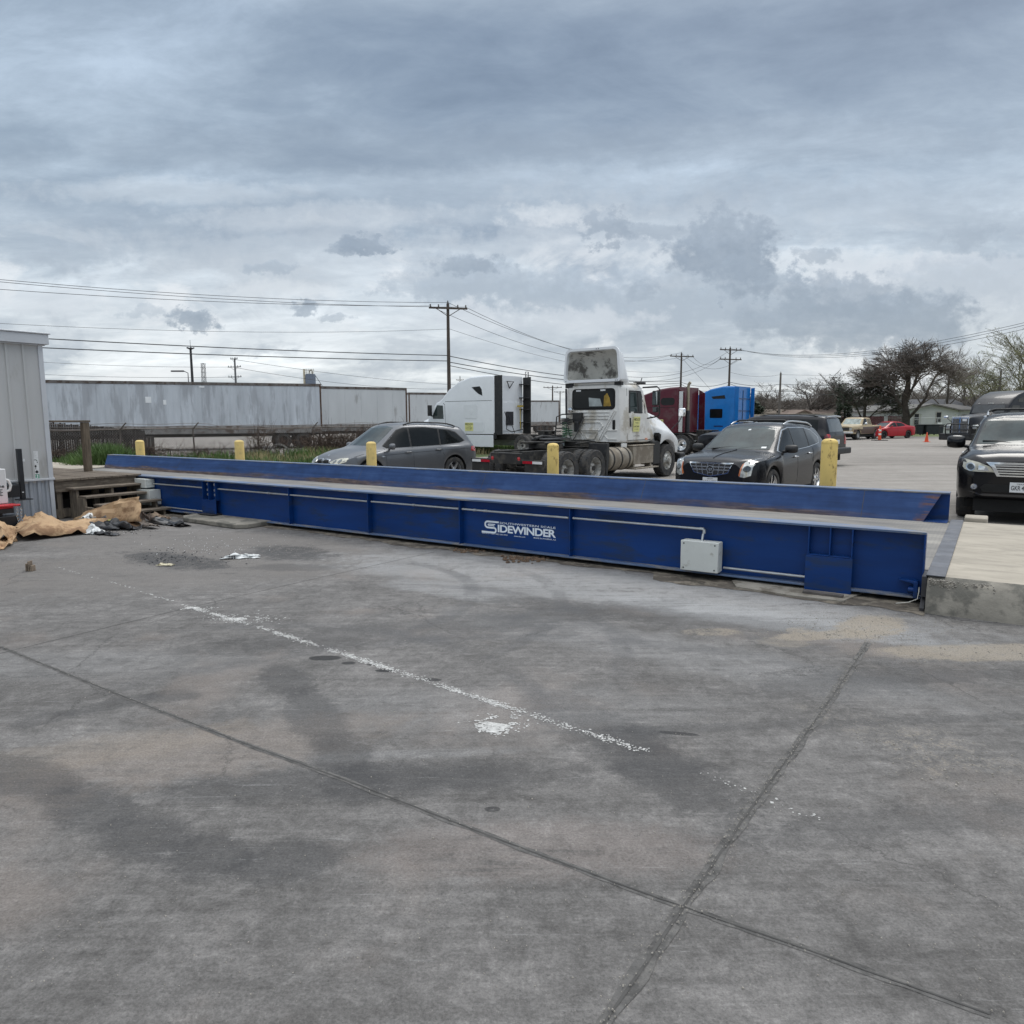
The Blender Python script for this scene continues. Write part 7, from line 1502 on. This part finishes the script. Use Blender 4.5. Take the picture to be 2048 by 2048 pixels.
def at(P, py): return Vector((P.x, P.y, zpix(py, P)))
YL = 34.0
def off_left(py, x=-500, Y=YL): return onY(x, py, Y)
aw = pA.matrix_world if False else None
ax = Vector((math.cos(R(14)), math.sin(R(14)), 0))*1.25
zA = zpix(613, PA); Ltop = Vector((PA.x, PA.y, zpix(605, PA)))
wire('topmost overhead wire running left from the tall brown pole', [off_left(507), Ltop], .55, .014); wire('second overhead wire from the top, running left from the tall pole', [off_left(511), PA*1+ax+Vector((0, 0, zA-LOT))], .55, .014); wire('third overhead wire from the top, running left from the tall pole', [off_left(537), PA-ax+Vector((0, 0, zA-LOT))], .45, .014)
wire('thin wire midway down the tall pole, running left', [off_left(612), at(PA, 658)], .60, .010); wire('upper of the two thick cables running left above the trailers', [off_left(640), at(PA, 711)], .22, .028); wire('lower of the two thick cables running left above the trailers', [off_left(665), at(PA, 722)], .20, .028)
wire('faint high wire far behind the trailers at left', [onY(-200, 700, 118), at(PJ, 734)], .8, .024); wire('faint low wire far behind the trailers at left', [onY(-200, 728, 118), at(PJ, 754)], .8, .024); wire('faint wire from the paired arm pole toward the tall brown pole', [at(PJ, 719), onY(1000, 772, 190)], 1.0, .03); wire('faint lower wire from the paired arm pole toward the tall brown pole', [at(PJ, 735), onY(900, 778, 170)], 1.0, .03)
bx = Vector((math.cos(R(20)), math.sin(R(20)), 0))*1.55; zB = zpix(711, PB)
wire('topmost wire from the tall brown pole to the maroon truck pole', [Ltop, at(PB, 705)], 1.9, .016); wire('upper crossarm wire from the tall pole to the maroon truck pole', [PA+ax+Vector((0, 0, zA-LOT)), PB+bx*.5+Vector((0, 0, zB-LOT))], 1.9, .016); wire('lower crossarm wire from the tall pole to the maroon truck pole', [PA-ax+Vector((0, 0, zA-LOT)), PB-bx+Vector((0, 0, zB-LOT))], 2.0, .016)
wire('thin middle wire from the tall pole toward the day cab fairing', [at(PA, 657), at(PB, 743)], 1.1, .012); wire('thick upper cable from the tall pole toward the day cab', [at(PA, 712), at(PB, 762)], .7, .030); wire('thick middle cable from the tall pole toward the day cab', [at(PA, 724), at(PB, 766)], .7, .030); wire('thick lowest cable from the tall pole behind the white sleeper', [at(PA, 731), at(PB, 770)], .9, .026)
cx_ = Vector((math.cos(R(20)), math.sin(R(20)), 0))*1.4
wire('upper slack wire between the maroon and the blue truck poles', [PB+bx+Vector((0, 0, zB-LOT)), PC-cx_+Vector((0, 0, zpix(718, PC)-LOT))], .9, .016); wire('lower slack wire between the maroon and the blue truck poles', [at(PB, 706), PC+cx_+Vector((0, 0, zpix(718, PC)-LOT))], 1.5, .016); wire('low cable between the maroon and the blue truck poles', [at(PB, 764), at(PC, 764)], .55, .026); wire('lowest cable between the maroon and the blue truck poles', [at(PB, 768), at(PC, 770)], .8, .026)
wire('long wire rising from behind the day cab to the twin arm pole', [onY(1240, 752, 60), at(PC, 700)], 1.1, .016); wire('second long wire rising from behind the day cab to the twin arm pole', [onY(1235, 758, 60), PC-cx_+Vector((0, 0, zpix(720, PC)-LOT))], 1.0, .016)
RX = [onY(2150, 620, 42), onY(2150, 625, 42), onY(2150, 634, 42)]
for q, (py, lb) in zip(RX, ((697, 'topmost of three wires running right from the twin arm pole'), (698, 'middle of three wires running right from the twin arm pole'), (699, 'lowest of three wires running right from the twin arm pole'))): wire(lb, [at(PC, py)+cx_*(.9 if py != 697 else 0), q], 1.5, .014)
wire('thick cable from the twin arm pole past the bare grey pole', [at(PC, 764), at(PD, 768), onY(1800, 762, 95)], .35, .028); wire('lower thick cable past the bare grey pole into the trees', [at(PC, 767), at(PD, 780), onY(1790, 784, 92), onY(2160, 720, 60)], .5, .026); wire('thin high wire past the top of the bare grey pole', [at(PC, 744), at(PD, 749), onY(1900, 738, 100)], .4, .014)
wire('steel guy wire slanting down from the maroon truck pole', [at(PB, 715), PB+Vector((5, -3, 3))], .0, .016)
# trees ------------------------------------------------------------
BARK = mat('dark_bark', (.062, .052, .044), .95, var=.35, vs_=5); BARKG = mat('grey_bark', (.095, .083, .070), .95, var=.3, vs_=5); TWG = mat('bare_twig', (.135, .117, .102), .95, var=.35, vs_=1.5); TWGB = mat('budding_twig', (.185, .175, .115), .95, var=.35, vs_=1.5)
LEAFD = mat('dark_evergreen_leaf', (.026, .042, .022), .7, var=.6, vs_=.7); BUD = mat('spring_bud', (.30, .33, .13), .8, var=.35, vs_=1)
def tree(name, lab, px, Y, ptop, wide, seed, droop=.0, dens=1.0, bud=0.0, m=(BARK, TWG), evergreen=0.0, stems=1, grp='bare trees beyond the lot', split=.22, base=None):
    rn = random.Random(seed); P = gpt(px, 830, Y); P.z = LOT if base is None else base; H = zpix(ptop, P)-P.z
    t = thing(name, lab, 'tree', P, 0, grp); tr, cr, bd_ = MB(), MB(), MB(); tips = []
    hw = wide/FPX*Y/2
    def grow(p, d, L_, r, lev):
        n = 4 if lev < 3 else 3 if lev < 5 else 2; pts = [p]; q = d.copy()
        for i in range(n):
            q = (q+Vector((rn.gauss(0, .16), rn.gauss(0, .16), rn.gauss(0, .10)+(-droop*.25 if lev > 2 else .05)))).normalized(); pts.append(pts[-1]+q*L_/n)
        (tr if lev < 2 else cr).tube(pts, [max(.0085, r*(1-.42*i/n)) for i in range(n+1)], 6 if lev < 2 else 4 if lev < 3 else 3, caps=False)
        if lev >= 6: tips.append(pts[-1]); return
        k = {0: 4, 1: 4, 2: 4, 3: 4, 4: 4, 5: 3}[lev]
        k = max(2, int(k*dens+rn.random()*.8))
        for i in range(k):
            u = 1.0 if i == 0 else rn.uniform(.35, 1.0); j = min(n-1, int(u*n)); b = pts[j].lerp(pts[j+1], u*n-j) if u < 1 else pts[-1]
            a = rn.random()*6.283; sp = rn.uniform(.40, .85) if i else rn.uniform(.1, .4); nd = (q+Vector((math.cos(a), math.sin(a), rn.uniform(-.1, .65)-droop*(lev > 2)*.6))*sp*(1.15 if lev < 2 else 1)).normalized()
            nd.x *= 1+.25*(hw/H); nd.normalize()
            grow(b, nd, L_*rn.uniform(.56, .80), r*(.70 if i == 0 else rn.uniform(.34, .52)), lev+1)
    for s in range(stems):
        a = rn.random()*6.283; d = Vector((math.cos(a)*.3*(stems > 1), math.sin(a)*.3*(stems > 1), 1)).normalized(); grow(Vector((.3*s*math.cos(a), .3*s*math.sin(a), 0)), d, H*split*1.2, H*.022/(stems**.4), 0)
    # scale to the wanted outline
    allv = cr.v; xs = sorted(v.x for v in allv); zs_ = sorted(v.z for v in allv); sx = hw/max(.1, (xs[int(.985*len(xs))]-xs[int(.015*len(xs))])/2); sz = H/zs_[int(.996*len(zs_))]
    for b in (tr, cr):
        for v in b.v: v.x *= sx; v.y *= sx; v.z *= sz
    tr.build('trunk', m[0], t, smooth=60, fix=False) 
    for q in tips:                                       # fine end twigs
        q = Vector((q.x*sx, q.y*sx, q.z*sz))
        for _ in range(3 if len(tips) < 4500 else 2):
            e = q+Vector((rn.gauss(0, .30), rn.gauss(0, .30), rn.gauss(.12-droop*.5, .25)))*(H/12); a = rn.random()*3; w_ = Vector((math.cos(a), math.sin(a), 0))*.007; cr.add([q-w_, q+w_, e], [(0, 1, 2)])
    if bud:
        for q in tips:
            if rn.random() < bud*.5:
                for _ in range(2):
                    p = Vector((q.x*sx, q.y*sx, q.z*sz))+Vector((rn.gauss(0, .12), rn.gauss(0, .12), rn.gauss(0, .12))); a = rn.random()*3; s_ = .05; bd_.add([p+Vector((s_*math.cos(a), s_*math.sin(a), -s_)), p+Vector((-s_*math.cos(a), -s_*math.sin(a), -s_*.6)), p+Vector((0, 0, s_*1.3))], [(0, 1, 2)])
        bd_.build('buds', BUD, t, smooth=0, fix=False)['kind'] = 'stuff'
    if evergreen:
        eb = MB()
        for q in tips:
            if q.z*sz < H*evergreen and rn.random() < .2:
                for _ in range(5):
                    p = Vector((q.x*sx, q.y*sx, q.z*sz))+Vector((rn.gauss(0, .35), rn.gauss(0, .35), rn.gauss(0, .3))); a, b = rn.random()*6.28, rn.uniform(-.6, .6); u = Vector((math.cos(a), math.sin(a), b))*.14; w_ = Vector((-math.sin(a), math.cos(a), rn.uniform(-.5, .5)))*.06; eb.add([p-u, p+w_, p+u, p-w_], [(0, 1, 2, 3)])
        eb.build('ivy_leaves', LEAFD, t, smooth=0, fix=False)['kind'] = 'stuff'
    cr.build('crown', m[1], t, smooth=0, fix=False)
    return t
tree('bare_tree', 'biggest dark bare tree with drooping twigs standing by the white house', 1812, 71, 688, 165, 21, .22, 1.12, split=.24)
tree('bare_tree', 'dark ivy clad bare tree leaning out left of the biggest tree', 1728, 74, 722, 125, 8, .2, 1.1, evergreen=.85, split=.24)
tree('bare_tree', 'slender grey bare tree with a forked trunk behind the white house', 1893, 92, 688, 110, 14, .0, .95, m=(BARKG, TWG), split=.3)
tree('budding_tree', 'large tree with pale green buds at the right edge', 2005, 84, 672, 210, 4, .0, .9, bud=.6, m=(BARKG, TWGB), stems=3, split=.24)
tree('budding_tree', 'smaller budding tree between the grey bare tree and the large budding tree', 1945, 96, 712, 120, 33, .0, .85, bud=.5, m=(BARKG, TWGB), stems=2)
tree('bare_tree', 'thin bare tree topping the thicket beside the bare grey pole', 1590, 122, 752, 100, 17, .0, .8, m=(BARKG, TWG), stems=2)
tree('bare_tree', 'spreading bare tree in the thicket right of the bare grey pole', 1617, 112, 766, 140, 25, .1, .85, m=(BARK, TWG), stems=2)
tree('bare_tree', 'low bare tree in the thicket above the brown roofed house', 1665, 118, 786, 100, 29, .1, .8, m=(BARK, TWG), stems=3)
tree('bare_tree', 'low bare tree in the thicket behind the blue truck', 1525, 118, 772, 120, 37, .0, .8, m=(BARKG, TWG), stems=3)
# distant scrub as one mass
mb = MB(); rn = random.Random(11)
SCRUB = mat('grey_brown_scrub', (.125, .108, .092), .95, var=.35, vs_=.25, dirt=((.10, .10, .065), .35, .15))
for _ in range(5200):
    px = rn.uniform(1470, 2140); Y = rn.uniform(135, 165); b = gpt(px, 830, Y); hh = (5.4+2.6*noise.noise((px*.02, 1, 0))+1.1*noise.noise((px*.07, 3, 0)))*rn.uniform(.35, 1.0)*(1.2 if px > 1700 else 1.0)
    tips_ = [b+Vector((rn.gauss(0, .5), 0, hh*.2)), b+Vector((rn.gauss(0, 1.3), rn.gauss(0, .8), hh*.7)), b+Vector((rn.gauss(0, 1.8), rn.gauss(0, .8), hh))]
    mb.tube([b]+tips_, [.10, .075, .05, .02], 3, caps=False)
    for _ in range(4):
        u = rn.uniform(.4, 1); c_ = tips_[1].lerp(tips_[2], u); mb.tube([c_, c_+Vector((rn.gauss(0, 1.0), 0, rn.uniform(.2, 1.3)))], [.045, .015], 3, caps=False)
tag(mb.build('scrub_woods', SCRUB, smooth=0, fix=False), 'grey brown leafless scrub along the horizon', None, None, 'stuff')
mb = MB(); k = 60
ln = [(gpt(1440+720*i/k, 830, 175), 3.8+1.6*noise.noise((i*.35, 5, 0))+.8*noise.noise((i*1.1, 7, 0))+(1.5 if i > 26 else 0)) for i in range(k+1)]
mb.add([(p.x, p.y, LOT) for p, h in ln]+[(p.x, p.y+3, LOT+h) for p, h in ln]+[(p.x, p.y+30, LOT+h*.9) for p, h in ln], [(i, i+1, k+2+i, k+1+i) for i in range(k)]+[(k+1+i, k+2+i, 2*k+3+i, 2*k+2+i) for i in range(k)])
struct(mb.build('far_hills', mat('far_wooded_ridge', (.13, .118, .102), .95, var=.4, vs_=.4, bump=1, bs=1.2), smooth=0))
def leafy(name, lab, px, Y, ptop, wide, m, n, seed, sz=.16):
    rn = random.Random(seed); P = gpt(px, 830, Y); H = zpix(ptop, P)-LOT; hw = wide/FPX*Y/2; t = thing(name, lab, 'tree', P, 0); mb = MB()
    MB().tube([(0, 0, 0), (.1, 0, H*.4), (0, .1, H*.8)], [.16, .11, .04], 7).build('trunk', BARK, t)
    for _ in range(n):
        while True:
            u, v, w_ = rn.uniform(-1, 1), rn.uniform(-1, 1), rn.uniform(-1, 1); q = u*u+v*v+w_*w_
            if q < 1 and q > .15: break
        f = 1+.28*noise.noise((u*2+seed, v*2, w_*2)); p = Vector((u*hw*f, v*hw*f, H*.52+w_*H*.48*f))
        if noise.noise(p*.9) < -.28: continue
        a, b = rn.random()*6.28, rn.uniform(-.8, .8); uu = Vector((math.cos(a), math.sin(a), b))*sz*rn.uniform(.6, 1.3); ww = Vector((-math.sin(a), math.cos(a), rn.uniform(-.6, .6)))*sz*.5; mb.add([p-uu, p+ww, p+uu, p-ww], [(0, 1, 2, 3)])
    mb.build('crown', m, t, smooth=0, fix=False); return t
leafy('evergreen_tree', 'rounded dark green evergreen right beside the blue truck', 1506, 95, 803, 46, LEAFD, 5200, 3)
leafy('evergreen_tree', 'dark evergreen clump jutting out left of the ivy clad tree', 1688, 80, 786, 34, LEAFD, 1500, 9)
# houses, fences, bins, cones -----------------------------------------
SID = mat('white_clapboard', (.50, .51, .50), .7, var=.05, vs_=1.5); SHIN = mat('grey_shingle', (.135, .128, .12), .9, var=.25, vs_=3, bump=.4, bs=12); SHINB = mat('brown_shingle', (.17, .125, .10), .9, var=.2, vs_=3); BEIGE = mat('beige_siding', (.34, .30, .24), .8, var=.1); FENW = mat('bleached_fence_board', (.36, .325, .27), .9, var=.2, vs_=3, stretch=(4, 4, .4)); FENM = mat('maroon_fence_board', (.090, .030, .034), .8, var=.25, vs_=3); BIN = mat('dark_bin_plastic', (.022, .026, .034), .6, var=.2)
def house(lab, pl_, pr_, Y, peave, papex, wall_m, roof_m, depth, gable=True, deg=0.0, wins=(), over=.35, base=833):
    A, B = gpt(pl_, base, Y), gpt(pr_, base, Y); L_ = (B-A).length; t = thing('house', lab, 'house', A, math.degrees(math.atan2((B-A).y, (B-A).x))+deg, 'houses beyond the lot')
    e = zpix(peave, (A+B)/2)-LOT; a = zpix(papex, (A+B)/2)-LOT
    if gable: MB().prism([(0, 0), (L_, 0), (L_, e), (L_/2, a-.1), (0, e)], 'y', 0, depth).build('wall', wall_m, t); o_ = over; k = (a-e)/(L_/2)
    else: MB().box(0, L_, 0, depth, 0, e).build('wall', wall_m, t)
    w_ = [c for c in t.children][0]
    mb = MB(); z = .35
    while z < (a if gable else e)-.1:
        hw = L_/2 if z < e else L_/2*(a-z)/(a-e); mb.box(L_/2-hw+.02, L_/2+hw-.02, -.022, -.0, z, z+.02); z += .19
    mb.build('siding_boards', wall_m, w_, smooth=0)
    if gable:
        for s in (0, 1):
            x0, x1 = (-o_, L_/2) if s == 0 else (L_+o_, L_/2); MB().add([(x0, -.4, e-k*o_), (x1, -.4, a), (x1, depth+.4, a), (x0, depth+.4, e-k*o_), (x0, -.4, e-k*o_-.14), (x1, -.4, a-.14), (x1, depth+.4, a-.14), (x0, depth+.4, e-k*o_-.14)], [(0, 1, 2, 3), (7, 6, 5, 4), (0, 4, 5, 1), (1, 5, 6, 2), (2, 6, 7, 3), (3, 7, 4, 0)]).build('roof', roof_m, t)
    else: MB().prism([(-.4, e-.05), (depth/2, a), (depth+.4, e-.05), (depth+.4, e-.2), (-.4, e-.2)], 'x', -.4, L_+.4).build('roof', roof_m, t)
    for x, z, ww, hh in wins:
        f = MB().box(x, x+ww, -.05, -.024, z, z+hh).build('window', mat('window_frame', (.40, .385, .35), .7), t); MB().box(x+.09, x+ww-.09, -.058, -.051, z+.09, z+hh-.09).build('pane', GLASS, f); MB().box(x+.09, x+ww-.09, -.064, -.059, z+hh*.5-.02, z+hh*.5+.02).build('sash', SID, f)
    return t
hs = house('white clapboard gabled house with two windows behind the red sedan', 1808, 1916, 78, 819, 807, SID, SHIN, 14, True, 0, [(1.0, .85, .65, 1.35), (3.35, .85, .65, 1.5)])
MB().box(3.45, 3.95, -.32, -.06, .85, 1.2).build('air_conditioner', STICK, hs); 
house('white clapboard house wing with grey roof in the shade of the biggest tree', 1765, 1812, 84, 826, 812, SID, SHIN, 9, False); house('house with a darker grey roof behind the white gabled house', 1800, 1935, 96, 815, 797, SID, mat('slate_shingle', (.07, .07, .075), .9, var=.2), 8, False)
house('low white house at the right with a dark window beside the black truck', 1918, 1960, 82, 818, 806, SID, SHIN, 12, False, 0, [(.3, .8, .9, 1.3)])
house('long low brown roofed house over the bleached fence', 1598, 1730, 108, 826, 818.5, BEIGE, SHINB, 9, False); house('small gabled house with pale eaves at the left of the brown roof', 1588, 1626, 104, 827.5, 819.5, BEIGE, SHINB, 6, True); house('low tan house behind the evergreen and the bleached fence', 1512, 1580, 112, 826, 818, BEIGE, mat('tan_shingle', (.23, .19, .15), .9, var=.2), 9, False)
def board_fence(lab, pl_, pr_, Yl, Yr, ptl, ptr, m, w=.14):
    A, B = gpt(pl_, 833, Yl), gpt(pr_, 833, Yr); d = B-A; L_ = d.length; t = thing('board_fence', lab, 'fence', A, math.degrees(math.atan2(d.y, d.x)), 'board fences beyond the lot'); za, zb_ = zpix(ptl, A)-LOT, zpix(ptr, B)-LOT; mb = MB(); x = 0
    while x < L_: mb.box(x, x+w, 0, .02, 0.02, za+(zb_-za)*x/L_+random.uniform(-.02, .02)); x += w+.012
    mb.build('boards', m, t, smooth=0); mb = MB()
    for z in (.3, za*.8): mb.box(0, L_, .021, .06, z, z+.08)
    mb.build('fence_rail', m, t); return t
board_fence('bleached board fence left of the bare grey pole', 1490, 1577, 88, 94, 829, 828, FENW); board_fence('bleached board fence right of the bare grey pole', 1577, 1674, 94, 98, 828, 827, FENW); board_fence('maroon board fence behind the tan pickup', 1668, 1768, 84, 80, 834, 832, FENM); board_fence('short maroon board fence right of the biggest tree trunk', 1776, 1813, 79, 78, 832, 833, FENM)
yf = thing('chain_link_fence', 'thin chain link yard fence in front of the white house', 'fence', gpt(1770, 833, 72), 0); A = gpt(1770, 833, 72); B = gpt(1910, 833, 75); d = B-A; yf.rotation_euler = (0, 0, math.atan2(d.y, d.x)); L_ = d.length; h = zpix(836, A)-LOT
mb = MB(); mb.tube([(0, 0, h), (L_, 0, h)], .022, 5).build('top_rail', GALV, yf)
for i in range(5): MB().tube([(L_*i/4, 0, 0), (L_*i/4, 0, h+.02)]+([(L_*i/4-.1, -.1, h+.35), (L_*i/4-.3, -.2, h+.45)] if i in (2, 4) else []), .028, 6).build('fence_post', GALV, yf)
mb = MB()
for i in range(int(L_/.16)): mb.add([(i*.16-.004, 0, .05), (i*.16+.004, 0, .05), (i*.16+1.2, 0, h), (i*.16+1.192, 0, h)], [(0, 1, 2, 3)]).add([(i*.16+1.2, .004, .05), (i*.16+1.208, .004, .05), (i*.16, .004, h), (i*.16-.008, .004, h)], [(0, 1, 2, 3)])
mb.build('chain_mesh', GALV, yf, smooth=0)
bin0 = thing('wheelie_bin', 'dark wheelie bin at the left end of the row before the white house', 'bin', gpt(1840, 833, 73.5), 0, 'bins before the white house')
MB().box(-.28, .28, -.3, .3, .08, .98, tx=-.12, ty=-.12).build('bin_body', BIN, bin0, bevel=.03); MB().box(-.36, .36, -.40, .36, .985, 1.06).build('lid', BIN, bin0, bevel=.03)
for s in (1, -1): MB().cyl((s*.26, .28, .1), (s*.32, .28, .1), .1, n=10).build('wheel', UND, bin0)
for px, lb in ((1857, 'dark wheelie bin second from the left before the white house'), (1868, 'dark wheelie bin second from the right before the white house'), (1879.5, 'dark wheelie bin at the right end of the row before the white house')): c_ = copy_tree(bin0); c_.location = gpt(px, 833, 73.2); c_['label'] = lb
ORG = mat('orange_cone_plastic', (.72, .085, .022), .5, var=.06)
P = onz(1853, 884, LOT); cn = thing('traffic_cone', 'plain small orange traffic cone standing alone in the lot', 'traffic cone', P); MB().box(-.19, .19, -.19, .19, 0, .03).build('base', ORG, cn, bevel=.01); MB().lathe([(.14, .03), (.03, .70), (.0, .71)], 'z', (0, 0, 0), 16).build('cone', ORG, cn, smooth=50)
P = onz(1759, 881, LOT); dl = thing('delineator_post', 'tall orange delineator with white bands in front of the red sedan', 'delineator', P); MB().box(-.5, .5, -.35, .35, 0, .05).build('base', UND, dl, bevel=.015); MB().lathe([(.12, .05), (.065, 1.10), (.045, 1.14), (.0, 1.15)], 'z', (0, 0, 0), 16).build('post', ORG, dl, smooth=50); MB().lathe([(.106, .42), (.099, .56)], 'z', (0, 0, 0), 16).lathe([(.091, .72), (.084, .86)], 'z', (0, 0, 0), 16).build('reflective_band', mat('white_band', (.7, .68, .66), .4), dl)
for px, py, Y, lb in ((1693, 767, 120, 'longer street light head hanging on the cable by the big trees'), (1670, 755, 150, 'tiny lamp head hanging high by the big trees')):
    q = onY(px, py, Y); o = MB(q).box(q.x-.9, q.x+.6, q.y-.12, q.y+.12, q.z-.12, q.z+.06, tx=.3).build('lamp_head', STEELD, bevel=.05); o.location = q; tag(o, lb, 'lamp head')
